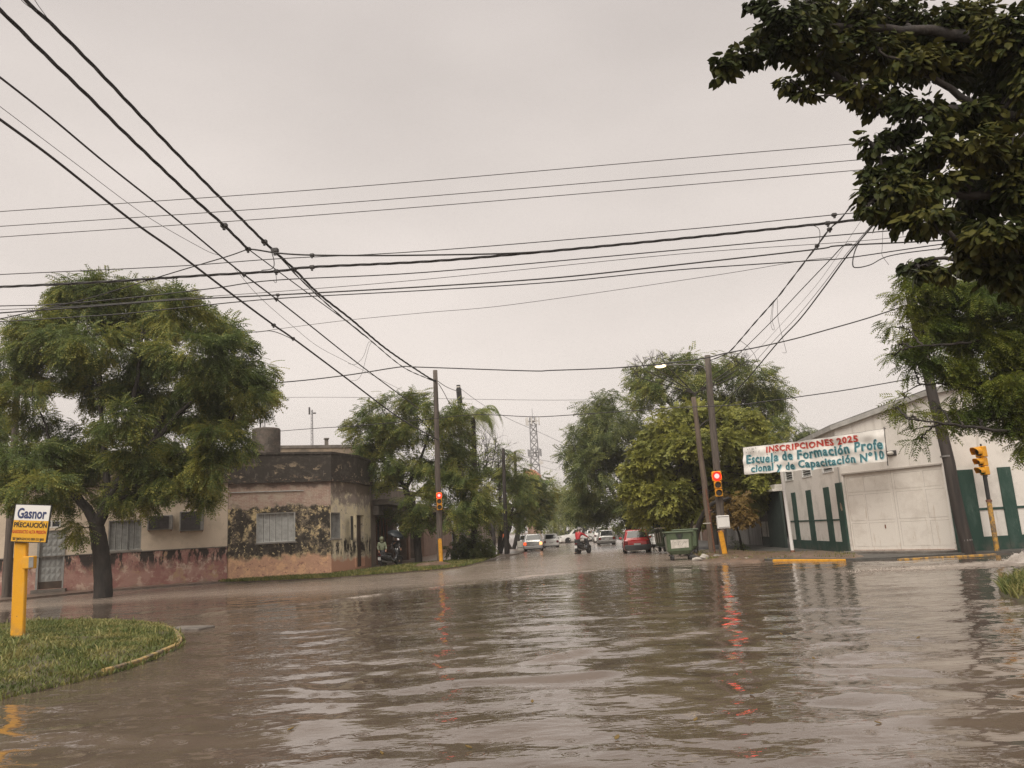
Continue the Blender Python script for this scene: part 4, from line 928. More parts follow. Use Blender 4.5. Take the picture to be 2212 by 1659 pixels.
# --- lattice communications tower
d0 = 230; p0 = at(1166,1160,d0); top = at(1165,902,d0)[2]
t = thing('lattice_tower', 'tall grey lattice communications tower rising over the street trees', 'tower', (p0[0], p0[1], 0))
mb = MB(); base_w, top_w = 1.55, .9
def tw(z): return base_w+(top_w-base_w)*min(1, z/top)
legs = []
for sx, sy in ((-1,-1),(1,-1),(1,1),(-1,1)):
    mb.tube([(p0[0]+sx*tw(0), p0[1]+sy*tw(0), 0), (p0[0]+sx*tw(top), p0[1]+sy*tw(top), top)], .15, 6)
k = 15
for i in range(k):
    z0, z1 = top*i/k, top*(i+1)/k
    cs = [(-1,-1),(1,-1),(1,1),(-1,1)]
    for j in range(4):
        a, b = cs[j], cs[(j+1)%4]
        A0 = (p0[0]+a[0]*tw(z0), p0[1]+a[1]*tw(z0), z0); B1 = (p0[0]+b[0]*tw(z1), p0[1]+b[1]*tw(z1), z1); B0 = (p0[0]+b[0]*tw(z0), p0[1]+b[1]*tw(z0), z0); A1 = (p0[0]+a[0]*tw(z1), p0[1]+a[1]*tw(z1), z1)
        mb.tube([A0,B1], .07, 4); mb.tube([B0,A1], .07, 4); mb.tube([A1,B1], .07, 4)
mb.build('lattice', 'mast_grey', t)
def platform(z, rad, n, hh):
    mb = MB(); mb.lathe([(rad*.55,z-.1),(rad*.6,z),(rad*.55,z+.1)], (p0[0],p0[1],0), 12)
    for i in range(n):
        a = 2*math.pi*i/n+.3; q = np.array([p0[0]+rad*math.cos(a), p0[1]+rad*math.sin(a), z])
        mb.box(q, (.34,.34,hh)); mb.tube([(p0[0],p0[1],z), q], .07, 4)
    return mb
platform(top-1.0, 2.0, 9, 2.3).build('antenna_panels', 'far_white', t); platform(top*.7, 2.0, 6, 2.2).build('antenna_panels', 'mast_grey', t)
for sg, zz_, rd in ((1.7,.61,.6),(-1.8,.58,.5)):
    mb = MB(); mb.lathe([(.05,-.2),(rd,-.1),(rd+.05,.1),(.05,.15)], (p0[0]+sg,p0[1]-1.5,top*zz_), 14, np.array([[1,0,0],[0,0,1],[0,-1,0.0]])); mb.build('dish', 'far_white', t)
mb = MB(); mb.tube([(p0[0],p0[1],top),(p0[0],p0[1],top+2.8)], .06, 5); mb.build('lightning_rod', 'steel_dark', t)
# ------------------------------------------------------------------ trees
def frond(pairs=5, L=.55, Wd=.16, droop=.22, lw=.34):
    """pinnate leaf: leaflets in pairs along a drooping rachis, +x outwards"""
    V = []; F = []
    def z(x): return -droop*x*x
    for i in range(pairs):
        x = .18+.78*i/(pairs-1); k = 1-.55*abs(x-.5)
        for sg in (-1, 1):
            b = len(V); ll = Wd*k*1.5; w_ = ll*lw
            V += [(x, 0, z(x)), (x+.05+w_*.9, sg*ll*.5, z(x)+.01), (x+.14, sg*ll, z(x)-.05), (x+.05-w_*.5, sg*ll*.55, z(x)+.005)]; F.append((b,b+1,b+2,b+3))
    b = len(V); V += [(.9,-.035,z(.9)), (.98,-.03,z(.98)), (1.1,0,z(1.1)), (.97,.035,z(.97))]; F.append((b,b+1,b+2,b+3))
    return np.array(V)*L, np.array(F)
def broadleaf(L=.14):
    V = [(0,0,0),(.22,-.27,-.03),(.62,-.27,-.07),(1,0,-.16),(.62,.27,-.07),(.22,.27,-.03),(.3,0,.035),(.68,0,.0)]
    return np.array(V)*L, np.array([(0,1,6,5),(1,2,7,6),(5,6,7,4),(2,3,4,7)])
def spray(n=5, L=.5):
    """loose twig tip with small rounded leaves"""
    V = []; F = []; r_ = np.random.default_rng(n*7)
    for i in range(n*2):
        x = .15+.85*i/(n*2); a = r_.uniform(-.9,.9)+(1.2 if i%2 else -1.2); l = r_.uniform(.22,.34); w_ = l*.30
        d = np.array([math.cos(a), math.sin(a), r_.uniform(-.5,.15)]); p = np.array([-d[1], d[0], 0]); c = np.array([x, 0, -.12*x*x]); b = len(V)
        V += [c, c+d*l*.5+p*w_, c+d*l, c+d*l*.5-p*w_]; F.append((b,b+1,b+2,b+3))
    return np.array(V)*L, np.array(F)
def place(templ, P, D, S, roll):
    """copies of a leaf template at P, pointing along D"""
    V, F = templ; n = len(P); D = D/np.linalg.norm(D,axis=1)[:,None]
    up = np.tile([0,0,1.0],(n,1)); X = D; Yv = np.cross(up, X); nn = np.linalg.norm(Yv,axis=1); Yv[nn < 1e-3] = [0,1,0]; Yv /= np.linalg.norm(Yv,axis=1)[:,None]
    Zv = np.cross(X, Yv); c, s_ = np.cos(roll)[:,None], np.sin(roll)[:,None]; Y2 = Yv*c+Zv*s_; Z2 = Zv*c-Yv*s_
    M = np.stack([X, Y2, Z2], 2)*S[:,None,None]
    out = np.einsum('nij,kj->nki', M, V)+P[:,None,:]
    q = (F[None]+(np.arange(n)*len(V))[:,None,None]).reshape(-1, F.shape[1])
    return out.reshape(-1,3), q
def crown(clumps, d, templ, per, depth=.85, rg=None, droop=(.5,-.6), tufts=9, spread=.22, size=(.6,1.2), shell=(.55,1.05), dens=None):
    dens = dens or DENS
    """clumps in picture ellipses (x, y, rx, ry[, depth shift]) stood at distance d; leaves sit in tufts round each clump"""
    rg = rg or RNG; Ps = []; Ds = []; cs = []
    for c in clumps:
        x, y, rx, ry = c[:4]; dd = d+(c[4] if len(c) > 4 else rg.normal()*depth*rx*d/FPX)
        o = at(x, y, dd); r3 = np.array([rx, min(rx, ry*1.3)*depth, ry])*dd/FPX*1.0; cs.append((o, r3))
        k = tufts; n = max(4, int(per*dens*(c[5] if len(c) > 5 else 1.0)*(rx*ry)/2500.0))
        a = rg.normal(size=(k,3)); a /= np.linalg.norm(a,axis=1)[:,None]; a[:,2] = a[:,2]*.9+.12
        tc_ = o+a*r3*rg.uniform(*shell,(k,1)); i = rg.integers(0,k,n)
        P = tc_[i]+np.clip(rg.normal(size=(n,3)),-1.7,1.7)*r3*spread
        dv = (P-o)/r3; dv += rg.normal(size=dv.shape)*.45; dv[:,2] = dv[:,2]*droop[0]+droop[1]*rg.uniform(.3,1.2,n)
        Ps.append(P); Ds.append(dv)
    P = np.vstack(Ps); D = np.vstack(Ds)
    return (*place(templ, P, D, rg.uniform(*size, len(P)), rg.normal(0,.5,len(P))), cs)
def limb(mb, pts, r0, r1, n=7, wob=.0):
    P = spline(pts, 6); k = len(P)
    if wob: P[1:-1] += RNG.normal(size=(k-2,3))*wob
    mb.tube(P, np.linspace(r0, r1, k), n)
def tree(label, base, trunk, clumps, d, leaf, templ, per, name='tree', bark='bark', twigs=True, group=None, z0=-.3, extra=None, **kw):
    t = thing(name, label, 'tree', base, group)
    V, q, cs = crown(clumps, d, templ, per, **kw)
    fastmesh('crown', V, q, leaf, t, k=templ[1].shape[1])
    mb = MB()
    for pts, r0, r1 in trunk: limb(mb, pts, r0, r1, 9, .015)
    ends = [np.array(p[-1]) for p, _, _ in trunk]; allp = np.vstack([spline(p, 5) for p, _, _ in trunk])
    if twigs:
        for o, r3 in cs:
            j = int(np.argmin(np.linalg.norm(allp-o, axis=1)+np.maximum(0, allp[:,2]-o[2])*1.5)); a = allp[j]; m_ = (a+o)/2+np.array([0,0,.12*np.linalg.norm(o-a)])
            L = np.linalg.norm(o-a); r_ = min(.09, .018+.016*L)
            limb(mb, [a, m_, o], r_, .015, 5, .02)
            for _ in range(3):
                e_ = o+RNG.normal(size=3)*r3*.55; limb(mb, [m_*.4+o*.6, (o+e_)/2+[0,0,.05], e_], .018, .007, 4)
    mb.build('trunk', bark, t, smooth=True)
    return t
def px(x, y, d): return at(x, y, d)
def foot(x, d, y=1195): q = at(x, y, d); return np.array([q[0], d, .05])
FR1 = frond(6, .56, .13, .30, .42); FRS = frond(5, .62, .17, .26, .42); SP = spray(6, .52); SPB = spray(6, .80)
DENS = 2.3

# 1 forked tree in front of the cream house
d = 31.3; b = np.array([-16.6, d, -.05])
T = [([b-[0,0,.3], px(222,1225,d), px(213,1160,d), px(208,1128,d)], .36, .27),
     ([px(208,1140,d), px(185,1095,d), px(150,1060,d-.1), px(128,1010,d-.3), px(112,960,d-.4)], .21, .10),
     ([px(209,1140,d), px(232,1085,d), px(262,1035,d+.2), px(320,975,d+.3), px(350,900,d+.5)], .25, .11),
     ([px(236,1078,d), px(228,1010,d+.2), px(222,930,d), px(215,830,d), px(230,720,d+.3)], .15, .05),
     ([px(265,1030,d), px(345,1000,d-.5), px(430,965,d-.6), px(490,930,d-.6)], .13, .05),
     ([px(150,1060,d), px(95,1020,d-.6), px(45,985,d-.8)], .11, .05),
     ([px(330,960,d+.3), px(400,880,d+.4), px(470,840,d+.3), px(530,820,d)], .11, .04),
     ([px(300,990,d), px(285,900,d-.4), px(300,790,d-.3), px(310,690,d)], .12, .04)]
cl = [(150,625,34,22),(175,608,36,18),(185,640,62,34),(240,630,60,32),(300,640,60,32),(345,640,50,30),(180,680,75,35),(280,690,85,42),(375,680,65,42),(440,700,50,40),(490,735,45,48),(420,760,75,45),
      (100,735,75,48),(45,760,65,45),(190,745,85,48),(285,770,85,50),(20,805,55,40),(110,810,85,45),(210,835,85,45),(310,850,80,48),(395,840,70,50),(478,820,62,48),(538,805,36,40),(560,838,24,30),
      (500,875,62,42),(540,850,40,35),(430,905,68,42),(350,925,70,42),(260,915,55,35),(190,940,60,30),(60,850,55,30),(80,915,48,26),
      (480,950,55,40),(508,925,26,34),(400,990,52,36),(300,985,70,36),(210,1005,70,32),(120,1000,65,38),(50,990,60,45),(12,1040,45,40),(75,1060,60,32),(150,1075,55,26),
      (290,1045,50,34),(310,1085,28,24),(255,1075,32,26),(355,1035,55,30),(430,1040,52,34),(462,1010,40,40),(440,1078,22,30),(170,1145,20,20,-.8),(395,1055,40,26)]
tree('large forked tree with drooping feathery leaves before the cream house', b, T, cl, d, 'leaf_jacaranda', FR1, 330, twigs=True, tufts=9, spread=.20)
# a branch of the next tree at the left edge
d = 36; b = np.array([-26.5, d, 0]);
tree('tree at the left edge, mostly cut off, behind the leaning dark pole', b, [([b-[0,0,.3], b+[.2,0,3.0], b+[.6,0,6]], .25, .12)], [(-40,920,50,45),(-5,915,35,30),(0,960,25,22),(-70,860,60,50),(-50,980,50,40)], d, 'leaf_jacaranda', FR1, 300, depth=.7)
# 2 street trees of the left side
d = 47.5; b = np.array([*G(905,1216,.1)[:2], .05]); b = foot(905, d)
T = [([b-[0,0,.3], px(898,1150,d), px(884,1080,d), px(872,1045,d)], .24, .18), ([px(872,1050,d), px(845,1010,d), px(810,985,d)], .13, .05), ([px(876,1055,d), px(905,1000,d), px(930,930,d)], .14, .05), ([px(884,1080,d), px(940,1030,d), px(985,980,d)], .13, .05), ([px(872,1050,d), px(835,1050,d-.5), px(815,1058,d-.6)], .06, .03)]
cl = [(785,915,36,32),(815,895,40,32),(860,880,42,30),(905,885,40,34),(950,900,36,36),(985,900,22,24),(785,960,34,34),(830,945,50,38),(890,940,52,40),(960,950,50,42),(1000,975,30,34),
      (790,1005,28,26),(835,1000,48,34),(885,1005,40,32),(940,1005,48,42),(1000,1010,40,40),(815,1035,38,22),(1035,1015,18,20),(960,1060,45,38),(1010,1065,36,38),(900,1085,38,22),(870,1108,32,18),(905,1130,30,15),(985,1110,42,32),(930,1115,26,20),(1030,1110,28,32),(880,1170,0.1,.1)]
tree('bushy bright green tree overhanging the corner house behind the left signal pole', b, T, cl[:-1], d, 'leaf_street', FRS, 300, tufts=9, spread=.21)
d = 60; b = np.array([*G(1080,1197,.1)[:2], .05]); b = foot(1078, d)
tl = lambda b, d, x, y, r0=.2: [([b-[0,0,.3], (b+px(x,y,d))/2+[.1,0,0], px(x,y,d)], r0, r0*.55)]
cl = [(1050,1010,36,34),(1085,1005,38,36),(1110,1030,34,36),(1045,1055,34,34),(1085,1060,44,38),(1120,1070,34,32),(1050,1100,38,30),(1095,1110,42,28),(1125,1110,28,26),(1020,1090,26,30),(1070,1130,32,18),(1075,975,22,16)]
tree('round leafy street tree around the pair of dark far poles', b, tl(b,d,1080,1060)+[([foot(1066,57)-[0,0,.3], px(1066,1160,57), px(1060,1110,58)], .17,.10), ([px(1066,1160,57), px(1052,1135,57), px(1045,1120,57)], .08,.05), ([foot(1096,d)-[0,0,.3], px(1096,1160,d), px(1103,1135,d), px(1105,1110,d)], .18,.10), ([px(1096,1160,d), px(1082,1140,d), px(1074,1120,d)], .09,.05)]+[([b-[0,0,.3], b+[.5,0,1.2], px(1110,1090,d)],.16,.07)], cl, d, 'leaf_street', FRS, 240, bark='bark_dark')
d = 74; b = foot(1108, d)
cl = [(1125,1045,32,30),(1148,1040,26,22),(1175,1060,24,22),(1150,1060,34,32),(1165,1085,28,30),(1130,1085,36,32),(1150,1115,32,24),(1170,1110,22,24),(1125,1120,28,18)]
tree('street tree above the silver hatchback with lit tail lights', b, tl(b,d,1130,1085)+[([b-[0,0,.3], b+[-.8,0,2], px(1108,1100,d)],.15,.08)], cl, d, 'leaf_street', SPB, 230, bark='bark_dark')
d = 98; b = np.array([*G(1192,1165)[:2], 0]); b[:] = [4.3, d, .05]
cl = [(1170,1055,22,22),(1215,1065,24,24),(1195,1050,26,24),(1185,1085,28,32),(1205,1090,28,36),(1195,1125,28,24),(1215,1120,20,26),(1178,1120,20,20)]
tree('pale weeping willow over the street beyond the white hatchback', b, tl(b,d,1195,1085), cl, d, 'leaf_willow', frond(5,1.3,.12,.9,.2), 300, droop=(.35,-1.1))
d = 165
for lab, bx, cl in (('dark far tree closing the left half of the street end', 1222, [(1222,1075,20,24),(1205,1085,18,30),(1200,1115,18,22),(1235,1095,20,26),(1220,1110,20,20),(1240,1120,18,16),(1228,1055,14,14)]),
                    ('dark far tree closing the right half of the street end', 1262, [(1250,1085,20,26),(1268,1095,18,28),(1258,1115,22,18),(1275,1120,18,18)])):
    b = foot(bx, d); tree(lab, b, tl(b,d,bx,1095,.3), cl, d, 'leaf_dark', SPB, 260, name='tree', twigs=False, size=(1.3,2.0))
d = 240; b = foot(1236, d)
tree('faint tall rounded tree farthest away above the street end', b, tl(b,d,1236,1070,.4), [(1232,1048,12,10),(1243,1052,13,12),(1238,1068,16,14),(1252,1060,10,16)], d, 'leaf_mid', SPB, 380, twigs=False, size=(1.6,2.4))
# 3 right hand side
d = 62; b = foot(1378, d)
T = tl(b,d,1330,1040,.3)+tl(b,d,1290,1000,.2)+tl(b,d,1375,980,.2)
cl = [(1285,880,36,28),(1320,870,40,30),(1265,915,36,36),(1310,920,46,40),(1355,910,42,40),(1240,960,24,26),(1265,965,42,40),(1310,975,46,42),(1360,970,42,44),(1225,990,16,18),(1245,1010,24,30),(1285,1020,44,42),(1335,1035,44,42),
      (1262,1060,34,30),(1300,1075,44,34),(1350,1085,44,34),(1280,1105,38,28),(1330,1118,40,22),(1385,1105,36,30),(1260,1090,22,24),(1395,1050,34,36)]
tree('tall dark green tree leaning over the right side of the street', b, T, cl, d, 'leaf_dark', FRS, 260, size=(.9,1.5), bark='bark_dark')
d = 54; b = foot(1560, d)
T = [([b-[0,0,.3], px(1555,1050,d), px(1530,930,d)], .35, .2), ([px(1545,980,d), px(1470,900,d), px(1420,840,d)], .16, .05), ([px(1535,950,d), px(1590,880,d), px(1640,840,d)], .16, .05)]
cl = [(1385,815,36,32),(1420,800,42,26),(1465,795,46,24),(1515,790,50,26),(1565,795,50,26),(1610,810,46,30),(1650,830,38,34),(1680,855,28,32),(1400,850,46,34),(1460,845,56,38),(1530,840,60,40),(1600,855,56,40),(1650,880,42,34),(1690,880,18,20),(1620,910,50,34),(1665,925,34,26)]
tree('broad tall tree with bare twigs on top rising behind the yellowish tree', b, T, cl, d, 'leaf_mid', FRS, 260, size=(.8,1.3))
d = 43.5; b = foot(1478, d)
T = [([b-[0,0,.3], px(1474,1150,d), px(1456,1090,d), px(1448,1040,d)], .34, .20), ([px(1458,1095,d), px(1500,1030,d), px(1540,980,d)], .15, .05), ([px(1448,1045,d), px(1430,990,d), px(1420,950,d)], .13, .05), ([px(1449,1050,d), px(1480,980,d), px(1500,930,d)], .13, .05)]
cl = [(1430,935,38,30),(1470,905,42,30),(1520,905,46,32),(1570,905,42,30),(1610,930,40,34),(1420,975,42,34),(1475,960,50,38),(1540,960,50,38),(1600,970,44,36),(1645,985,38,34),(1395,1020,42,34),(1445,1025,46,36),(1510,1020,50,38),(1575,1025,50,36),(1630,1030,42,34),(1665,1020,26,34),
      (1385,1065,36,30),(1430,1075,46,32),(1490,1080,46,30),(1550,1070,46,30),(1610,1070,42,26),(1400,1105,34,22),(1450,1110,34,18),(1655,1060,28,22),(1520,1105,28,16)]
tree('yellowish green rounded tree standing behind the green dumpster', b, T, cl, d, 'leaf_yellow', SP, 520, bark='bark_dark', size=(.75,1.3))
d = 41; b = foot(1500, d+1)
tree('slim dark trunked tree with rusty foliage beside the right signal', b, [([b-[0,0,.3], px(1505,1150,d+1), px(1530,1095,d), px(1575,1075,d-.5)], .20, .08)], [(1570,1085,32,22),(1600,1095,32,24),(1590,1115,28,16),(1560,1110,20,16)], d-.5, 'leaf_rusty', SP, 420, bark='bark_dark', twigs=True)
d = 66; b = foot(1720, d)
tree('dark green tree peeking over the workshop roof behind the banner', b, tl(b,d,1720,960), [(1690,925,22,18),(1720,930,30,18),(1748,938,22,14),(1700,960,36,26),(1670,1000,36,30),(1735,960,26,18),(1655,1040,30,28)], d, 'leaf_dark', FRS, 330)
# 4 feathery tree by the right edge
d = 19.5; b = np.array([18.5, 20.5, .02])
E0 = [px(2420,1020,20.5), px(2380,900,20.2)]
T = [([b-[0,0,.4], b+[-.1,0,1.5], px(2400,960,20.2)], .26, .20), ([px(2400,960,20.2), px(2300,900,d), px(2180,860,d), px(2070,830,d)], .13, .04), ([px(2400,960,20.2), px(2300,820,d), px(2190,720,d), px(2060,660,d)], .14, .04), ([px(2300,900,d), px(2200,930,d-.3), px(2080,920,d-.5), px(1960,905,d-.6)], .07, .015), ([px(2190,720,d), px(2090,740,d-.4), px(1970,750,d-.6)], .06, .015), ([px(2070,830,d), px(2000,830,d), px(1950,850,d)], .03,.01)]
cl = [(1985,605,38,22,0),(2030,610,46,28),(2085,625,55,34),(2150,630,60,40),(2205,640,50,50),(1970,650,36,26),(2020,665,50,30),(2090,680,60,40),(2160,700,60,45),(1945,705,38,24,0,.32),(1995,715,48,30),(2060,735,55,34),(2130,750,60,40),(2200,760,50,50),(1940,745,28,18,0,.32),(2000,765,40,24),
      (1975,800,34,20,0,.32),(2050,790,42,26,0,.32),(2120,815,56,36),(2190,830,56,44),(1930,770,18,14,0,.32),(2080,850,42,24,0,.32),(2150,868,50,28),(2205,895,46,36),(2100,895,44,18),(2180,925,36,22),(2218,960,26,26),(1935,880,22,12,0,.32),(1965,905,36,16,0,.32),(2010,925,34,16,0,.32),(1985,955,24,12,0,.32),(1955,860,26,12,0,.32),(2060,890,32,14,0,.32),(2030,880,26,12,0,.32),(2230,820,50,90),(2240,700,50,80)]
tree('feathery leaved tree on the right edge spreading over the workshop', b, T, cl, d, 'leaf_fine', frond(6,.36,.15,.30,.36), 330, depth=.6, tufts=9, spread=.22)
# 5 near broadleaf tree overhead
d = 8.6; b = np.array([10.0, 7.6, .02])
E1 = px(2560,300,8.2)
T = [([b-[0,0,.4], b+[-.1,.1,2.5], E1], .30, .24), ([E1, px(2300,130,8.4), px(2050,70,8.6), px(1850,60,8.6), px(1680,50,8.7)], .12, .02), ([E1, px(2330,300,8.4), px(2120,240,8.6), px(1950,240,8.7), px(1840,180,8.7), px(1700,115,8.6), px(1600,140,8.6)], .11, .010),
     ([E1, px(2300,420,8.4), px(2120,420,8.5), px(1980,420,8.6), px(1890,430,8.6)], .09, .012), ([px(2300,420,8.4), px(2160,520,8.6), px(2090,560,8.6)], .05, .012), ([px(2120,240,8.6), px(1990,150,8.5), px(1900,110,8.5)], .05, .012), ([px(1950,240,8.7), px(1840,215,8.6), px(1760,205,8.6)], .025, .007)]
cl = [(1565,150,26,22),(1590,125,32,18),(1630,120,26,18),(1655,75,34,24),(1690,40,44,30),(1640,15,34,14),(1740,15,50,24),(1700,105,44,26),(1740,70,50,32),(1760,125,50,28),(1700,185,26,14),(1740,200,26,14),(1800,25,56,30),(1810,90,56,36),(1800,160,46,26),(1870,30,60,34),(1880,110,60,38),(1860,190,42,26),(1940,50,65,42),(1950,140,62,42),(1920,225,46,30),(2010,60,70,50),(2020,160,65,46),(2000,250,60,36),(2090,60,70,50),(2100,160,70,46),(2170,90,60,60),(2190,200,55,60),(2090,250,60,40),
      (1885,310,24,26),(1930,300,36,26),(1960,350,50,30),(1890,385,38,26),(1950,410,56,34),(1880,430,30,28),(1935,455,46,26),(2030,330,60,36),(2030,410,60,38),(2010,475,52,26),(2110,330,60,42),(2190,310,55,50),(2110,420,65,46),(2190,420,55,55),(2090,490,55,32),(2160,510,60,42),(2070,535,20,34),(2095,565,24,26),(2200,560,50,40),(1870,455,16,16),(2140,560,44,30),(2180,600,50,36),(2215,540,40,60),(2110,520,40,30),(2230,130,50,120),(2235,400,50,130)]
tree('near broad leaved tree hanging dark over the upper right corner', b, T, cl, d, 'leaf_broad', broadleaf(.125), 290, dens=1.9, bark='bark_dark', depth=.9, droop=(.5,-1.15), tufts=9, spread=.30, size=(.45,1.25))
d = 13
b2 = np.array([12.3, 12.6, .02])
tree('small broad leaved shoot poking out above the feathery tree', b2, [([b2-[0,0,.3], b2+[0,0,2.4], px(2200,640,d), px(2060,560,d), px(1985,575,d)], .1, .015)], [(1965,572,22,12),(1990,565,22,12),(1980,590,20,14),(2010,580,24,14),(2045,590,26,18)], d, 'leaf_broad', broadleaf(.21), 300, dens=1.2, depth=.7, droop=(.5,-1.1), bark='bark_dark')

# palm behind the left street tree
d = 50; hd = px(1022,902,d); b = np.array([hd[0]-.4, d, .05])
t = thing('palm_tree', 'palm with drooping fronds rising behind the left street tree', 'tree', b)
mb = MB(); limb(mb, [b-[0,0,.3], (b+hd)/2+[.1,0,0], hd], .22, .15, 10); mb.build('trunk', 'bark', t)
V = []; F = []
for i in range(26):
    a = 2*math.pi*i/26+RNG.normal()*.15; up = RNG.uniform(.2,1.25); L = RNG.uniform(2.0,3.0)
    h0 = np.array([math.cos(a), math.sin(a), 0]); P = []
    for k_ in range(11):
        s_ = k_/10; P.append(hd+h0*L*(s_*.95-.25*s_**3*(1 if up > .6 else 1.4))*1.0+np.array([0,0,L*(up*s_-1.25*s_*s_*(.55+.35*up))]))
    P = np.array(P); tn = np.gradient(P,axis=0); tn /= np.linalg.norm(tn,axis=1)[:,None]
    for k_ in range(1,11):
        for m_ in range(3):
            s_ = min(10, k_+m_/3); i0 = int(min(9, s_)); p = P[i0]+(P[i0+1]-P[i0])*(s_-i0) if i0 < 10 else P[10]; tt_ = tn[min(10,i0)]
            sd = np.cross(tt_, [0,0,1]); sd /= np.linalg.norm(sd)+1e-9
            for sg in (-1,1):
                l = .62*(1-.55*abs(s_/10-.45)); dv = sd*sg*.75+tt_*.45+np.array([0,0,-.55-.2*RNG.random()]); q = p+dv*l; w_ = tt_*.022
                b0 = len(V); V += [p-w_, p+w_, q+w_*.3, q-w_*.3]; F.append((b0,b0+1,b0+2,b0+3))
fastmesh('fronds', np.array(V), np.array(F), 'leaf_palm', t)
# bare branching tree to the right of the palm
def twiggy(mb, p, d_, L, r_, lev, rg):
    q = p+d_*L; mb.tube([p, (p+q)/2+rg.normal(size=3)*L*.06, q], [r_, r_*.8, r_*.6], 4, False)
    if lev:
        for _ in range(3): 
            e_ = unit(d_+rg.normal(size=3)*.55+np.array([0,0,.12])); twiggy(mb, q if rg.random() < .6 else (p+q)/2, e_, L*.72, r_*.6, lev-1, rg)
rg = np.random.default_rng(4); d = 53
b = px(1030,1050,d); base = np.array([b[0]-.3, d, .05]); t = thing('bare_tree', 'thin leafless tree with fine twigs next to the palm', 'tree', base)
mb = MB(); limb(mb, [base-[0,0,.3], (base+b)/2, b], .12, .06, 6)
for k_ in range(4): twiggy(mb, b, unit((.28+rg.normal()*.25, rg.normal()*.2, 1)), 1.6, .045, 4, rg)
mb.build('branches', 'bark', t)
rg = np.random.default_rng(9)
mb = MB(); P0 = [px(x, y, 52) for x, y in ((1395,800),(1415,795),(1440,790),(1380,815),(1620,800),(1600,795),(1590,790))]
b = np.array([13.0, 52.3, .05]); t = thing('dead_tree', 'dead tree whose thin bare twigs stick out on top of the broad right tree', 'tree', b)
limb(mb, [b-[0,0,.3], b+[0,0,7], px(1500,850,52)], .2, .08, 6)
for p in P0:
    limb(mb, [px(1500,850,52), (px(1500,850,52)+p)/2, p], .05, .03, 5)
    for k_ in range(3): twiggy(mb, p, unit((rg.normal()*.5, rg.normal()*.2, 1)), .55, .022, 3, rg)
mb.build('branches', 'bark', t)
# shrubs
def shrub(label, pxs, d, leaf, per, templ=None, name='shrub'):
    b = px(pxs[0][0], pxs[0][1], d); b[2] = .05; t = thing(name, label, 'shrub', b)
    V, q, cs = crown(pxs, d, templ or SP, per, depth=.8); fastmesh('foliage', V, q, leaf, t)
    mb = MB()
    for o, r3 in cs:
        for _ in range(3): limb(mb, [b+RNG.normal(size=3)*[.15,.15,0], (b+o)/2+RNG.normal(size=3)*.1, o+RNG.normal(size=3)*r3*.4], .02, .006, 4)
    mb.build('stems', 'bark_dark', t); return t
shrub('dark brownish shrub on the grass right of the left signal pole', [(1020,1182,26,18),(1000,1172,20,18),(1042,1185,20,16),(985,1185,14,14)], 50, 'leaf_bush', 420)
shrub('scrawny weed growing against the grey yard wall', [(1596,1172,10,8),(1600,1180,8,6)], 40.5, 'leaf_bush', 600, frond(3,.35,.15,.2))
shrub('small bright shrub far behind the motorcyclist on the right', [(1325,1135,16,10),(1310,1140,10,8),(1338,1142,10,8)], 85, 'leaf_street', 360)
shrub('bright green weed between the red hatchback and the dumpster', [(1405,1135,12,9),(1395,1142,9,7)], 47, 'leaf_street', 420, frond(3,.5,.18,.2))
p0 = G(1603,1187,.1); q0 = px(1572,1100,39); t = thing('bare_sapling', 'thin bare dark sapling leaning against the grey yard wall', 'sapling', p0)
mb = MB(); limb(mb, [p0-[0,0,.2], (p0+q0)/2+[.15,0,-.1], q0], .07, .035, 7); mb.build('trunk', 'bark_dark', t)
# ------------------------------------------------------------------ poles, signals, signs
def pole(name, label, base, top, r0, r1, m_='wood', cat='utility pole'):
    base = np.array(base, float); top = np.array(top, float); t = thing(name, label, cat, base)
    mb = MB(); k = 9; P = [base-[0,0,.5]]+[base+(top-base)*i/k+(np.array([RNG.normal()*.012,RNG.normal()*.012,0]) if 0<i<k else 0) for i in range(k+1)]
    mb.tube(P, [r0]+list(np.linspace(r0, r1, k+1)), 14); mb.build('shaft', m_, t, smooth=True); return t
PA = G(14,1292,.05); pA = pole('utility_pole', 'leaning wooden pole at the left edge behind the yellow gas sign', PA, at(37,846,PA[1]), .19, .13)
PB = G(951,1222,.1); TB = at(940,800,PB[1]); pB = pole('utility_pole', 'tall wooden pole carrying the left traffic light', PB, TB, .17, .125)
PC = G(1563,1197,.12); TC = at(1528,768,PC[1]); pC = pole('utility_pole', 'tall wooden pole carrying the big red signal and the street lamp', PC, TC, .19, .14)
PD = np.array([9.6, 39.0, .08]); PD = (lambda q: np.array([q[0], 38.6, .08]))(at(1538,1185,38.6)); TD = at(1498,858,38.6); pD = pole('utility_pole', 'shorter brownish wooden pole left of the big red signal', PD, TD, .16, .115, 'wood_old')
PE = at(2092,1193,27.55); TE = at(1966,640,PE[1]); pE = pole('utility_pole', 'thick dark pole leaning in front of the workshop door edge', PE, TE, .215, .155, 'wood_dark')
p = at(1094,1192,58); p[2] = .05; pole('utility_pole', 'dark far pole rising through the round street tree, nearer of the two', p, at(1087,969,58), .16, .12, 'bark_dark')
p = at(1121,1185,72); p[2] = .05; pole('utility_pole', 'dark far pole rising behind the street trees, farther of the two', p, at(1112,975,72), .16, .12, 'bark_dark')
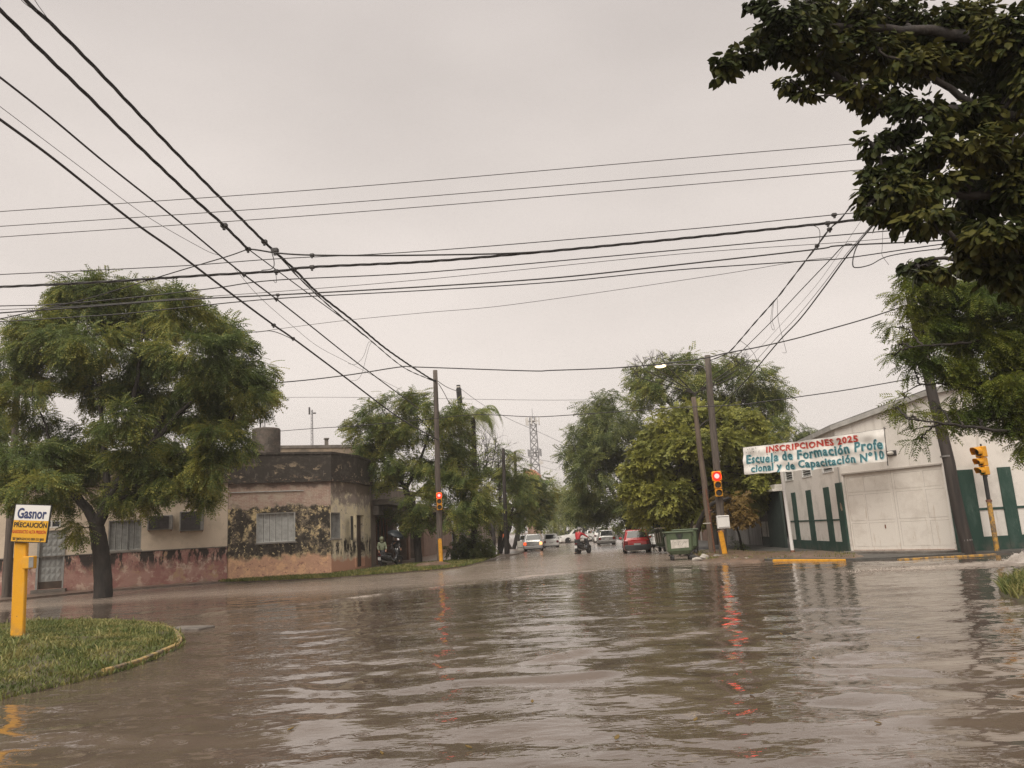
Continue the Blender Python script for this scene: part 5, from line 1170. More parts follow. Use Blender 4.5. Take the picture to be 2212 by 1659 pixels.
# pole ahead with black cable termination
p = at(1003,1190,53); p[2] = .05; pT = pole('utility_pole', 'pale pole capped by a black cable termination beside the palm', p, at(993,872,53), .15, .13, 'concrete')
mb = MB(); a, b = at(993.5,871,53), at(990,832,53); dz = b-a
mb.tube([a, a+dz*.05, a+dz*.8, a+dz*.82, a+dz], [.17,.19,.19,.15,.14], 14); mb.build('termination', 'signal_dark', pT)
mb = MB(); mb.tube([a+dz*.86, a+dz*.92], .152, 14); mb.build('band', 'sticker', pT)
def cleats(par, base, top, zs, r_=.2):
    for f in zs:
        mb = MB(); q = base+(top-base)*f; mb.lathe([(r_*.92,-.03),(r_*1.02,-.03),(r_*1.02,.03),(r_*.92,.03)], q, 14); mb.build('band', 'steel', par)
cleats(pE, PE, TE, (.045, .36), .205)
rod = MB(); rod.tube([G(1545,1196,.1)-[0,0,.2], at(1525,1056,37.2)], .045, 8); t = thing('steel_post', 'thin rusty steel post leaning between the two wooden poles', 'post', G(1545,1196,.1)); rod.build('tube', 'rust', t)
mb = MB(); mb.tube([at(1535,1130,37.2), at(1519,1131,37.6)], .02, 6); mb.build('bracket', 'sticker', t)
mb = MB(); mb.tube([at(1531,1103,37.2), at(1538,1102,37.2)], .025, 6); mb.build('bracket', 'rust', t)

# yellow guards
def guard(label, x, y, xt, yt, wd_, parent_pole, d):
    a, b = at(x, y, d), at(xt, yt, d); t = thing('pole_guard', label, 'pole guard', (a[0], a[1], max(a[2],.05)))
    mb = MB(); ax = axes(np.array([0,1,0])); z = unit(b-a); ax = np.array([unit(np.cross([0,1,0], z)), [0,1,0], z])
    mb.box((a+b)/2, (wd_, .07, np.linalg.norm(b-a)), ax, .015); mb.box((a+b)/2+np.array([0,-.045,0]), (wd_*.5,.03,np.linalg.norm(b-a)*.98), ax, .01); mb.build('channel', 'yellow_paint', t)
    mb = MB(); mb.box(b-z*.03+np.array([0,-.01,0]), (wd_*1.35,.09,.05), ax); mb.build('clip', 'rust', t); return t
guard('yellow metal cable guard at the foot of the left signal pole', 953, 1216, 950, 1163, .20, pB, PB[1]-.25)
guard('yellow metal cable guard at the foot of the right signal pole', 1566, 1197, 1556, 1146, .23, pC, PC[1]-.3)
# control box behind the guard
t = thing('control_box', 'white traffic signal control box strapped to the right signal pole', 'control box', at(1562,1141,PC[1]-.15))
mb = MB(); q = at(1562,1127.5,PC[1]-.10); mb.box(q, (.56,.22,.60), None, .02); mb.build('cabinet', 'sign_white', t)
mb = MB(); 
for s_ in (-.24,.24): mb.box(q+[0,-.115,s_], (.5,.012,.02))
mb.build('strap', 'steel', t)

def signal(label, c, scale, facing, red_on=False, hood=.0, green=False, group=None, red_big=1.0, tilt=(0,0,1)):
    """three aspect head; c = centre of the middle lens, facing = direction the lenses look"""
    fy = unit(facing); x = unit(np.cross(tilt, fy)); z = unit(np.cross(fy, x)); ax = np.array([x, fy, z]); s = scale
    t = thing('traffic_light', label, 'traffic light', c, group)
    hs = [(.36*s*red_big, (.18+.18*red_big+.02)*s), (.34*s, 0), (.34*s, -.37*s)]
    names = ['red', 'amber', 'green']
    for i, (w_, dz) in enumerate(hs):
        mb = MB(); o = c+z*dz; mb.box(o-fy*.10*s, (w_*1.02, .22*s, w_*1.05), ax, .03*s)
        hd = mb.build('housing', 'signal_yellow', t)
        rr0 = w_*.40; lx = np.array([x, z, fy])
        lr = rr0*(.66 if (i == 0 and red_on) else 1.0)
        mb = MB(); mb.lathe([(.01,.012*s),(lr*.7,.010*s),(lr,.004*s),(lr,-.004*s)][::-1], o+fy*.013*s, 18, np.array([x, np.cross(fy, x), fy]))
        lens = 'lens_red' if (i == 0 and red_on) else ('lens_green' if (i == 2 and green) else 'lens_dark')
        mb.build('lens', lens, hd)
        if i == 0 and red_on:
            mb = MB(); mb.lathe([(rr0*1.24,0),(rr0*1.22,.016*s),(rr0*.69,.014*s),(rr0*.67,0)], o+fy*.014*s, 20, np.array([x, np.cross(fy, x), fy])); mb.build('lens_rim', 'lens_red_rim', hd)
        # visor
        L = hood*s if hood else .16*s; n = 14; mb = MB(); V = []
        for k, (rad, yy) in enumerate(((rr0*1.16, 0), (rr0*1.20, L), (rr0*1.12, L), (rr0*1.08, 0))):
            for j in range(n+1):
                a = math.pi*(-.16+1.32*j/n); fl = 1.0 if (yy == 0) else (.62+.38*max(0, math.sin(a)))
                V.append(o+x*math.cos(a)*rad+z*math.sin(a)*rad+fy*(.01*s+yy*fl))
        F = [(k*(n+1)+j, k*(n+1)+j+1, ((k+1)%4)*(n+1)+j+1, ((k+1)%4)*(n+1)+j) for k in range(4) for j in range(n)]
        mb.add(V, F); mb.build('visor', 'signal_yellow', hd)
        mb = MB(); mb.lathe([(rr0*1.075,.012*s),(rr0*1.09,L*.6)], o, 14, np.array([x, np.cross(fy, x), fy])) if False else None
    mb = MB(); mb.tube([c+z*.75*s-fy*.16*s, c-z*.62*s-fy*.16*s], .035*s, 8)
    for dz in (.3*s, -.25*s): mb.tube([c+z*dz-fy*.12*s, c+z*dz-fy*.34*s], .025*s, 6)
    mb.build('bracket', 'signal_dark', t); return t
signal('small yellow traffic light with red lit, on the left wooden pole', at(949,1083,PB[1]-.42), .84, (.08,-1,0), True, group='traffic lights of the junction', tilt=(-.01,0,1))
signal('big yellow traffic light glowing red on the right wooden pole', at(1551,1047.5,PC[1]-.46), .98, (-.16,-1,-.02), True, group='traffic lights of the junction', red_big=1.22, tilt=(-.03,0,1))
# right hand signal on its own post, seen from the side
B = G(2154,1190,.08); Tp = at(2120,985,B[1]); t = thing('signal_post', 'slender signal post, rusty yellow below and black above, before the workshop', 'post', B)
mid_ = B+(Tp-B)*.52
mb = MB(); mb.tube([B-[0,0,.3], mid_], .082, 12); mb.build('lower_tube', 'yellow_worn', t); mb = MB(); mb.tube([mid_, Tp], .068, 12); mb.build('upper_tube', 'signal_dark', t)
mb = MB(); mb.lathe([(.084,-.03),(.10,-.03),(.10,.04),(.07,.05)], mid_, 12); mb.build('collar', 'rust', t)
signal('yellow traffic light with long hoods seen from the side, on the slender post', at(2119,998,B[1]-.02), .86, (-1,-.28,-.02), False, .34, True, group='traffic lights of the junction', red_big=1.2, tilt=(-.03,0,1))
# street lamp on pole C
t = thing('street_lamp', 'lit street lamp on a thin arm off the right signal pole', 'street lamp', at(1528,800,PC[1]))
a = at(1527,805,PC[1]); q1 = at(1515,791,PC[1]-.1); q2 = at(1440,789,PC[1]-1.2); q3 = at(1417,791,PC[1]-1.5)
mb = MB(); limb(mb, [a, q1, (q1+q2)/2+[0,0,.06], q2], .03, .026, 7); mb.build('arm', 'steel', t)
mb = MB(); dv = unit(q3-q2); axl = np.array([dv, unit(np.cross([0,0,1],dv)), [0,0,1.0]])
rings = []
for s_, w_, h_ in ((0,.05,.04),(.15,.10,.09),(.40,.15,.11),(.62,.13,.08),(.70,.04,.03)):
    rings.append([q2+dv*s_+axl[1]*w_*math.cos(a_)+np.array([0,0,max(0,h_*math.sin(a_))]) for a_ in np.linspace(0,2*math.pi,13)[:-1]])
mb.loft(rings); mb.build('lamp_head', 'steel', t)
mb = MB(); mb.sphere(q2+dv*.38+np.array([0,0,-.015]), .13, 14, 8, (2.1,1.0,.62)); mb.build('lens', 'lamp_lit', t)
# yellow kerbs on the right
def kerb(label, x0, y0, x1, y1, m_):
    a, b = G(x0,y0,.06), G(x1,y1,.06); mb = MB(); c_ = (a+b)/2; c_[2] = -.08 if m_ == 'yellow_paint' else -.10; mb.box(c_, (np.linalg.norm(b-a), .17, .30), axes(np.cross([0,0,1], b-a)), .02)
    o = mb.build('kerb', m_); tag(o, label, 'kerb', 'yellow kerbs on the right corner')
kerb('clean yellow painted kerb stone lying below the banner post', 1671, 1209, 1829, 1208, 'yellow_paint')
kerb('worn yellow kerb in front of the workshop door, partly awash', 1940, 1206, 2150, 1195, 'yellow_worn')
# stones, slab
def rock(name, label, c, r_, sc, m_='stone', group=None):
    bm = bmesh.new(); bmesh.ops.create_icosphere(bm, subdivisions=3, radius=1); 
    ph_ = RNG.uniform(0,6,6)
    for v in bm.verts:
        k = 1+.16*math.sin(3*v.co.x+ph_[0])*math.sin(2.5*v.co.y+ph_[1])+.10*math.sin(6*v.co.z+ph_[2]+3*v.co.x)+RNG.normal()*.012; v.co = Vector((v.co.x*k*sc[0]*r_, v.co.y*k*sc[1]*r_, v.co.z*k*sc[2]*r_))
    me = bpy.data.meshes.new(name); bm.to_mesh(me); bm.free(); me.materials.append(MATS[m_]); o = bpy.data.objects.new(name, me); COL.objects.link(o); o.location = c; tag(o, label, 'stone' if name == 'rock' else 'rubble', group); return o
rock('rock', 'pale rounded boulder at the foot of the rusty steel post', G(1522,1204,.13), .17, (1.3,.8,.75))
rock('rock', 'flat grey stone between the two right hand poles', G(1552,1202,.10), .20, (1.3,.8,.45), 'concrete')
rock('rubble_heap', 'heap of brown earth rubble at the foot of the left signal pole', at(930,1218,41.5)*[1,1,0]+[0,0,.05], .8, (1.3,.8,.42), 'mud')
for i, (x, y, lab) in enumerate(((1590,1207,'small pale rubble lump left of the yellow kerb'), (1612,1208,'small pale rubble lump nearest the yellow kerb'), (1505,1208,'broken concrete lump beside the dumpster wheels'))):
    rock('rock', lab, G(x,y,.08), .11+.03*(i==2), (1.6,.8,.6))
a = G(410,1357,.0); mb = MB(); mb.box((a[0],a[1],-.03), (.95,.5,.12), axes((.4,1,0)), .02); o = mb.build('slab', 'concrete_old'); tag(o, 'broken concrete slab awash beside the tip of the near grass island', 'slab')
a = G(1540,1366,.0)
# yellow gas sign
gb = G(38,1382,.14); d = gb[1]; t = thing('gas_sign', 'yellow gas pipeline warning sign standing on the grass island', 'sign', gb)
tb = at(47,1168,d); z = unit(tb-gb); x = unit(np.cross([0,1,0.0], z)); y_ = np.cross(z, x)
x = unit(np.array([1,.10,0])); yv = unit(np.cross(z, x)); x = np.cross(yv, z); ax = np.array([x, yv, z])
mb = MB(); L = np.linalg.norm(tb-gb); mb.box((gb+tb)/2+z*.08, (.232,.11,L+.45), ax, .015); mb.build('post', 'post_paint', t)
TL, TR, BR_, BL = at(30,1088,d-.09), at(108,1092,d-.09), at(106,1172,d-.09), at(27,1171,d-.09)
Wd = np.linalg.norm(TR-TL); Hh = np.linalg.norm(TL-BL); O = (TL+TR+BR_+BL)/4
ex = unit(TR-TL+BR_-BL); ez = unit(np.cross(ex, [0,1,0])); ez = unit(TL-BL); ny_ = np.cross(ex, ez); ez = np.cross(ny_, ex)
bx = np.array([ex, -ny_, ez]); mb = MB(); mb.box(O, (Wd,.035,Hh), bx); board = mb.build('board', 'signal_dark', t)
def sq(z0, z1, m_, nm, o=.0185, ins=.018):
    mb = MB(); q = [O+ex*(-Wd/2+ins)+ez*(-Hh/2+z0), O+ex*(Wd/2-ins)+ez*(-Hh/2+z0), O+ex*(Wd/2-ins)+ez*(-Hh/2+z1), O+ex*(-Wd/2+ins)+ez*(-Hh/2+z1)]
    mb.quad(*[p_+ny_*o for p_ in q]); return mb.build(nm, m_, board)
sq(Hh*.575, Hh-.018, 'sign_white', 'upper_panel'); sq(.018, Hh*.575, 'sign_yellow', 'lower_panel')
def tx(s, m_, u0, u1, v0, v1, bold=.0, o=.0225): text(s, m_, board, O+ex*(-Wd/2+u0*Wd)+ez*(-Hh/2+v0*Hh), ex, ez, (u1-u0)*Wd, (v1-v0)*Hh, depth=o, bold=bold)
tx('Gasnor', 'ink_navy', .10, .90, .62, .90, .028)
tx('PRECAUCIÓN', 'ink_black', .05, .95, .39, .555, .03)
tx('GASODUCTO ALTA PRESIÓN', 'ink_red', .03, .95, .235, .345, .02)
tx('EMERGENCIAS 0800 555 8800', 'ink_black', .165, .92, .06, .125, .015)
mb = MB(); c_ = O+ex*(-Wd/2+.105*Wd)+ez*(-Hh/2+.085*Hh)+ny_*.0225     # telephone pictogram
def pl(pts): mb.quad(*[c_+ex*p_[0]*Wd+ez*p_[1]*Hh for p_ in pts])
pl([(-.032,-.022),(.032,-.022),(.026,.012),(-.026,.012)]); pl([(-.042,.016),(-.026,.016),(-.026,.026),(.026,.026),(.026,.016),(.042,.016),(.042,.032),(.03,.042),(-.03,.042),(-.042,.032)]); mb.build('phone_mark', 'ink_black', board)
for u_ in (-.32,.32):
    for v_ in (-.44,.05): mb = MB(); mb.lathe([(.001,.010),(.011,.008),(.013,0)][::-1], O+ex*u_*Wd+ez*v_*Hh+ny_*.0195, 8, np.array([ex, ez, ny_])); mb.build('bolt', 'steel', board)
q = at(64,1215,d-.06); mb = MB(); mb.box(q+x*.0, (.21,.13,.24), ax, .012); jb = mb.build('meter_box', 'post_paint', t); mb = MB(); mb.box(q+x*.06-yv*.068, (.085,.01,.20), ax); mb.build('cover', 'ac_case', jb)

# banner
d0, d1 = 33.4, 28.9
A, Bq, Cq, D = at(1608,1025,d0), at(1917,996,d1), at(1909,926,d1), at(1604,967,d0)
t = thing('banner', 'white hand painted school banner stretched before the white workshop', 'banner', (A+Bq)/2)
nx_, nz__ = 180, 24; V = []; F = []
nrm = unit(np.cross(Bq-A, D-A)); 
def bp(u, v, o=0.0):
    p = (A*(1-u)+Bq*u)*(1-v)+(D*(1-u)+Cq*u)*v
    w_ = .028*math.sin(u*31+v*5)+.018*math.sin(u*60-v*9)+.05*math.sin(u*7)*(1-v)+.015*math.sin(v*16+u*8)
    return p+nrm*(w_+o)-np.array([0,0,.05*math.sin(math.pi*u)+.012*math.sin(u*40)*(1-v)])
V = [bp(i/nx_, j/nz__) for j in range(nz__+1) for i in range(nx_+1)]; V2 = [v-nrm*.004 for v in V]
F = [(j*(nx_+1)+i, j*(nx_+1)+i+1, (j+1)*(nx_+1)+i+1, (j+1)*(nx_+1)+i) for j in range(nz__) for i in range(nx_)]
n0 = len(V); mb = MB(); mb.add(V+V2, F+[tuple(i+n0 for i in f[::-1]) for f in F]); cloth = mb.build('cloth', 'banner_cloth', t, smooth=True)
def btext(s, m_, u0, u1, v0, v1, bold, o, slope=0.0, du=0, dv=0):
    cu = bpy.data.curves.new('t', 'FONT'); cu.body = s; cu.offset = bold; cu.space_character = 1.13; cu.resolution_u = 2; ob = bpy.data.objects.new('t', cu); COL.objects.link(ob)
    me = bpy.data.meshes.new_from_object(ob.evaluated_get(bpy.context.evaluated_depsgraph_get())); bpy.data.objects.remove(ob); bpy.data.curves.remove(cu)
    bm = bmesh.new(); bm.from_mesh(me)
    bmesh.ops.subdivide_edges(bm, edges=[e for e in bm.edges if e.calc_length() > .25], cuts=2); bmesh.ops.triangulate(bm, faces=bm.faces); bm.to_mesh(me); bm.free()
    co = np.zeros(len(me.vertices)*3); me.vertices.foreach_get('co', co); co = co.reshape(-1,3); x0, x1, y0, y1 = co[:,0].min(), co[:,0].max(), co[:,1].min(), co[:,1].max()
    off = offset_of(cloth); W = []
    for c in co:
        a_ = (c[0]-x0)/(x1-x0); u = u0+(u1-u0)*a_+du; v = v0+(v1-v0)*(c[1]-y0)/(y1-y0)+slope*a_+dv
        v += .012*math.sin(a_*23+len(s)); W.append(bp(u, v, o)-off)
    me.vertices.foreach_set('co', np.array(W).ravel()); me.update(); me.materials.clear(); me.materials.append(MATS[m_]); me.name = 'lettering'
    ob = bpy.data.objects.new('lettering', me); COL.objects.link(ob); ob.parent = cloth
for s, u0, u1, v0, v1, ma, mb_, sl_ in (('INSCRIPCIONES 2025', .185, .83, .735, .955, 'paint_red', 'paint_red_halo', -.02), ('Escuela de Formación Profe', .025, .985, .375, .705, 'paint_teal', 'paint_cyan', .02), ('cional y de Capacitación Nº10', .06, .985, -.01, .345, 'paint_teal', 'paint_cyan', .0)):
    btext(s, mb_, u0, u1, v0, v1, .034, .010, sl_, .004, -.012); btext(s, ma, u0, u1, v0, v1, .028, .020, sl_)
mb = MB(); rg = np.random.default_rng(2)
for i in range(46):
    u, v = (rg.uniform(.015,.16), rg.uniform(.6,.95)) if i < 18 else (rg.uniform(.02,.6), rg.uniform(.05,.72)); r_ = rg.uniform(.010,.022)
    mb.add([bp(u+r_*math.cos(a)/6.4, v+r_*math.sin(a)/1.2, .022) for a in np.linspace(0,2*math.pi,7)[:-1]], [tuple(range(6))])
mb.build('painted_dots', 'paint_dark', cloth)
mb = MB(); P_ = [bp(i/nx_, 1.0, -.02) for i in range(0, nx_+1, 3)]; mb.tube([P_[0]-unit(P_[1]-P_[0])*.1]+P_+[Cq+unit(Cq-D)*.08], .016, 6); mb.tube([bp(1,1,-.01)+[0,0,.07], bp(1,0,-.01)-[0,0,.16]], .018, 6); mb.tube([bp(0,1,-.01), bp(0,0,-.01)], .014, 6); mb.build('hem_rod', 'steel_dark', t)
mb = MB(); mb.tube([Cq+[0,0,.05], FK.pt(FK.L*.55, 4.9, .02)], .006, 5); mb.build('tie_rope', 'cable', t)
pb = G(1713,1196,.1); pt_ = at(1684,985,pb[1]); t = thing('banner_post', 'leaning white post holding up the left part of the banner', 'post', pb)
mb = MB(); mb.tube([pb+(pt_-pb)*.035, pt_], .075, 12); mb.build('shaft', 'sign_white', t); mb = MB(); mb.tube([pb-[0,0,.3], pb+(pt_-pb)*.035], .09, 12); mb.build('foot', 'rust', t)

# ------------------------------------------------------------------ overhead cables
def wire(label, pts, d0, d1, rad_, m_='cable', group='overhead cables above the junction', n=7, extra=None, name='overhead_cable', twist=0):
    r_ = rad_*(1.45 if rad_ > .0095 else 1.2)
    P2 = np.array(pts, float); s_ = np.concatenate([[0], np.cumsum(np.linalg.norm(np.diff(P2,axis=0),axis=1))]); s_ /= s_[-1]
    P3 = [at(x, y, 1/((1-k)/d0+k/d1)) for (x, y), k in zip(P2, s_)]
    P = spline(P3, n if len(P3) > 2 else 8); mb = MB()
    if twist:
        t_ = np.gradient(P,axis=0); t_ /= np.linalg.norm(t_,axis=1)[:,None]; sd = np.cross(t_, [0,0,1]); sd /= np.linalg.norm(sd,axis=1)[:,None]; up = np.cross(sd, t_)
        Q = spline(P, 5); t_ = np.gradient(Q,axis=0); t_ /= np.linalg.norm(t_,axis=1)[:,None]; sd = np.cross(t_, [0,0,1]); sd /= np.linalg.norm(sd,axis=1)[:,None]; up = np.cross(sd, t_)
        ln = np.concatenate([[0], np.cumsum(np.linalg.norm(np.diff(Q,axis=0),axis=1))])
        for k in range(twist):
            a = ln*3.2+2*math.pi*k/twist; mb.tube(Q+sd*(np.cos(a)*r_*.62)[:,None]+up*(np.sin(a)*r_*.62)[:,None], r_*.62, 5)
    else: mb.tube(P, r_, 6)
    o = mb.build(name, m_); tag(o, label, 'cable', group)
    if extra:
        for k, (x, y, sz) in enumerate(extra):
            j = int(np.argmin([(a-x)**2+(b-y)**2 for a, b in P2])); dd = 1/((1-s_[j])/d0+s_[j]/d1); q = at(x, y, dd)
            e_ = MB(); e_.box(q, (sz*1.5, sz, sz), None, sz*.25); e_.box(q+[0,0,-sz*.7], (sz*.5,sz*.5,sz*.6)); e_.build('clamp', 'clamp', o)
    return o
dB = PB[1]; dC = PC[1]
wire('thick twisted cable running from the top left corner down to the left pole top, uppermost', [(35,-30),(55,0),(122,62),(216,157),(343,291),(454,405),(571,522),(635,581),(688,634),(759,690),(835,754),(922,813),(943,823)], 13.6, dB, .026, twist=3, extra=[(571,522,.13),(594,541,.16),(635,581,.12)])
wire('twin cable just under the uppermost one, passing the crossing knot', [(571,523),(603,553),(640,594),(690,642),(745,690),(785,722),(868,791),(922,817),(943,826)], 23.4, dB, .016, twist=2)
wire('thick cable from the left edge joining the crossing knot, second from the top', [(-40,-12),(0,21),(98,118),(199,216),(274,291),(418,428),(484,487),(536,538)], 13.2, 22.8, .026, twist=3, extra=[(484,487,.14),(536,538,.12)])
wire('slim continuation of the second cable beyond the knot', [(536,538),(582,572),(662,631),(747,693),(785,724)], 22.8, 31, .012)
wire('medium cable from the left edge to the left street tree, third from the top', [(-40,138),(0,167),(108,252),(229,353),(369,464),(474,551),(527,593),(597,646),(671,704),(768,781),(874,860),(905,882)], 14.5, 40, .017, extra=[(527,593,.09),(597,646,.09)])
wire('hair thin wire sagging from the left edge to the left street tree', [(-30,208),(0,230),(163,353),(317,467),(441,539),(491,563),(556,637),(635,707),(688,749),(756,785),(821,819),(891,855)], 15, 42, .006)
wire('lowest thick cable from the left edge down to the middle of the left pole', [(-30,236),(0,258),(108,337),(239,441),(307,493),(380,544),(503,637),(591,702),(633,731),(735,807),(862,902),(948,951)], 15, dB, .022, extra=[(591,702,.10),(633,731,.09)])
wire('short stray wire end by the top left corner, right one', [(72,-5),(85,15),(108,46),(120,60)], 13.8, 14.4, .006)
wire('short stray wire end by the top left corner, left one', [(40,-8),(52,6),(68,18),(80,24)], 13.5, 14, .006)
G2 = 'cables crossing the picture from left to right'
wire('topmost thin power line across the sky', [(-60,462),(0,457),(705,408),(1464,343),(1863,309),(2300,268)], 20, 20, .009, 'cable_grey', G2)
wire('second thin power line across the sky', [(-60,493),(0,489),(705,441),(1464,379),(1890,342),(2300,304)], 20, 20, .009, 'cable_grey', G2)
wire('third thin power line across the sky', [(-60,516),(0,512),(705,463),(1464,401),(1870,366),(2300,328)], 20, 20, .009, 'cable_grey', G2)
wire('thin dark line just above the thick twisted cross cable', [(-60,597),(0,593),(380,575),(600,559),(922,542),(1464,497),(1802,464),(1845,460),(2250,422)], 23.5, 22.5, .010, 'cable', G2, extra=[(1802,464,.11)])
wire('thick twisted cross cable through the knots on both sides', [(-60,624),(0,620),(206,610),(441,595),(597,586),(674,577),(922,565),(1150,546),(1464,516),(1788,482),(1890,471),(2250,436)], 24, 23, .026, 'cable', G2, twist=3, extra=[(597,586,.12),(674,577,.12),(1788,482,.12)])
wire('thick level cable from the knot joining the twisted cross cable', [(536,538),(556,540),(603,547),(674,551),(800,552),(922,551),(1106,547),(1250,537),(1330,529)], 22.8, 23.6, .018, 'cable', G2, extra=[(674,551,.10)])
wire('cable branching from the knot down to the left edge, crossing the others', [(-40,700),(0,689),(97,667),(200,642),(321,605),(427,573),(494,553),(536,538)], 26, 22.8, .012, 'cable', G2)
wire('medium cross cable below the thick twisted one', [(-60,664),(0,661),(126,657),(282,643),(459,623),(597,605),(922,588),(1464,540),(1766,512),(1950,496),(2300,464)], 25, 24, .013, 'cable', G2)
wire('upper strand of the lower cable bunch', [(-60,673),(0,669),(188,660),(409,643),(597,630),(922,603),(1464,549),(1824,523),(2003,507),(2300,482)], 26, 24.5, .009, 'cable_grey', G2)
wire('thick strand of the lower cable bunch', [(-60,681),(0,676),(200,662),(380,648),(600,637),(922,619),(1200,600),(1464,572),(1759,539),(1809,531),(1967,523),(2039,519),(2250,508)], 26, 24, .017, 'cable', G2, extra=[(600,637,.09)])
wire('lowest strand of the lower cable bunch', [(-60,700),(0,695),(250,679),(380,666),(597,645),(922,627),(1200,609),(1464,583),(1752,563),(1831,557),(2039,527),(2250,505)], 26.5, 24, .013, 'cable', G2)
wire('hanging cable tail dipping below the bunch beside the near tree', [(2250,512),(2039,536),(1925,552),(1880,572),(1850,578),(1842,571),(1846,545),(1858,520),(1880,492),(1893,478)], 23.5, 22.5, .012, 'cable', G2)
wire('thin slanting wire low across the middle sky', [(553,718),(606,710),(747,692),(922,675),(1106,658),(1529,597),(1723,565),(1800,556)], 30, 24.3, .008, 'cable_grey', G2)
wire('cable through the big left tree to the lowest left pole cable', [(-60,776),(0,770),(294,744),(470,722),(553,717),(591,716),(640,736)], 31, 32, .013, 'cable', G2)
wire('long cable linking the left tree, the right signal pole and the leaning pole', [(-40,850),(300,843),(580,828),(738,812),(862,793),(905,793),(1139,801),(1193,800),(1323,795),(1428,786),(1520,774),(1567,763),(1637,750),(1716,732),(1781,714),(1875,687),(1968,656)], 36, PE[1], .017, 'cable', G2)
wire('faint thin wire far behind, level across the middle', [(553,859),(705,858),(880,860),(1139,864),(1261,864)], 62, 62, .012, 'cable_grey', G2)
wire('lower long cable crossing the right trees towards the leaning pole', [(606,931),(700,924),(755,921),(900,908),(1025,896),(1139,900),(1193,899),(1323,890),(1454,881),(1585,875),(1653,867),(1734,856),(1843,840),(2002,812)], 48, PE[1]+.2, .014, 'cable', G2)
G3 = 'cables running up to the right signal pole'
wire('twisted cable from the near tree down to the right signal pole, leftmost', [(1905,365),(1844,438),(1815,474),(1792,495),(1765,531),(1739,565),(1697,620),(1679,643),(1630,698),(1601,732),(1572,762),(1533,779)], 20.5, dC, .018, 'cable', G3, twist=2, extra=[(1765,531,.10),(1792,495,.11)])
wire('single cable from the junction bunch to the right signal pole', [(1840,527),(1823,530),(1794,560),(1729,628),(1663,698),(1572,787),(1530,820),(1505,850)], 23.5, 39, .011, 'cable', G3)
wire('thick dark bundle slanting from the near tree past the right signal pole', [(1960,395),(1895,476),(1833,549),(1781,620),(1729,688),(1682,738),(1619,813),(1564,873),(1512,930)], 20.5, 44, .017, 'cable', G3)
wire('slim wire hugging the thick slanting bundle', [(1950,395),(1890,477),(1828,549),(1774,620),(1718,688),(1668,740),(1604,813),(1550,873),(1500,925)], 20.4, 44, .008, 'cable', G3)
wire('hair thin wire slanting left of the thick bundle', [(1900,420),(1857,481),(1804,560),(1755,626),(1690,698),(1640,752),(1580,808),(1540,845)], 21, 40, .005, 'cable_grey', G3)
wire('loose tail dropping from the twisted cable near the right pole', [(1679,643),(1680,680),(1684,705),(1692,735),(1698,758),(1697,762),(1690,762)], 27.5, 27.5, .006, 'cable', G3)
wire('loose looped wire hanging from the twisted cable', [(1669,655),(1665,690),(1667,708),(1672,713),(1672,706),(1668,690),(1671,655)], 28, 28, .006, 'cable', G3)
wire('drop wire curving from the twisted cable into the right tree', [(1598,735),(1615,748),(1629,765),(1640,790),(1658,820),(1680,855)], 34.5, 38, .009, 'cable', G3)
wire('thin curl of wire hanging below the near tree leaves', [(1907,493),(1906,530),(1905,549),(1911,560),(1920,572)], 22, 22, .005, 'cable', G3)
wire('bent loose wire dangling from the left pole cables, upper', [(802,738),(795,742),(785,770),(770,786),(760,787),(752,785)], 33, 33, .006, 'cable', 'overhead cables above the junction')
wire('bent loose wire dangling from the left pole cables, lower', [(803,739),(797,750),(785,795),(778,814),(768,822),(759,822)], 33, 33, .006, 'cable', 'overhead cables above the junction')
wire('jumper cable loop between the two knots on the left', [(585,538),(592,565),(588,580),(565,584)], 23.4, 23.6, .010, 'cable', 'overhead cables above the junction')
wire('stub of cable hanging below the left crossing', [(593,582),(597,600),(596,611),(590,606)], 23.6, 23.6, .007, 'cable', 'overhead cables above the junction')
wire('jumper cable between clamps left of the near tree', [(1731,489),(1755,487),(1770,497),(1770,525),(1768,531)], 22.6, 23.4, .008, 'cable', G3)
G4 = 'cables going up the street beyond the left pole'
wire('cable from the left pole to the black termination', [(944,822),(965,836),(990,846)], dB, 53, .014, 'cable', G4)
wire('slack cable from the left pole into the street tree', [(947,828),(960,850),(975,880),(985,898)], dB, 47, .014, 'cable', G4)
wire('thin long wire slanting from the termination across to the right trees', [(993,838),(1040,872),(1100,905),(1145,925),(1190,945),(1245,972)], 53, 75, .010, 'cable_grey', G4)
wire('wire from the palm down to the dark far poles', [(1010,880),(1040,920),(1075,957),(1088,972),(1112,980)], 53, 72, .014, 'cable', G4)
wire('wire from the farther dark pole to the right trees, upper', [(1112,982),(1150,990),(1200,1000),(1240,1012)], 72, 95, .014, 'cable_grey', G4)
wire('wire from the farther dark pole to the right trees, lower', [(1112,985),(1160,1004),(1200,1015),(1230,1012)], 72, 95, .010, 'cable_grey', G4)
wire('distant wire left of the right trees', [(1170,1046),(1200,1043),(1250,1036)], 110, 100, .014, 'cable_grey', G4)
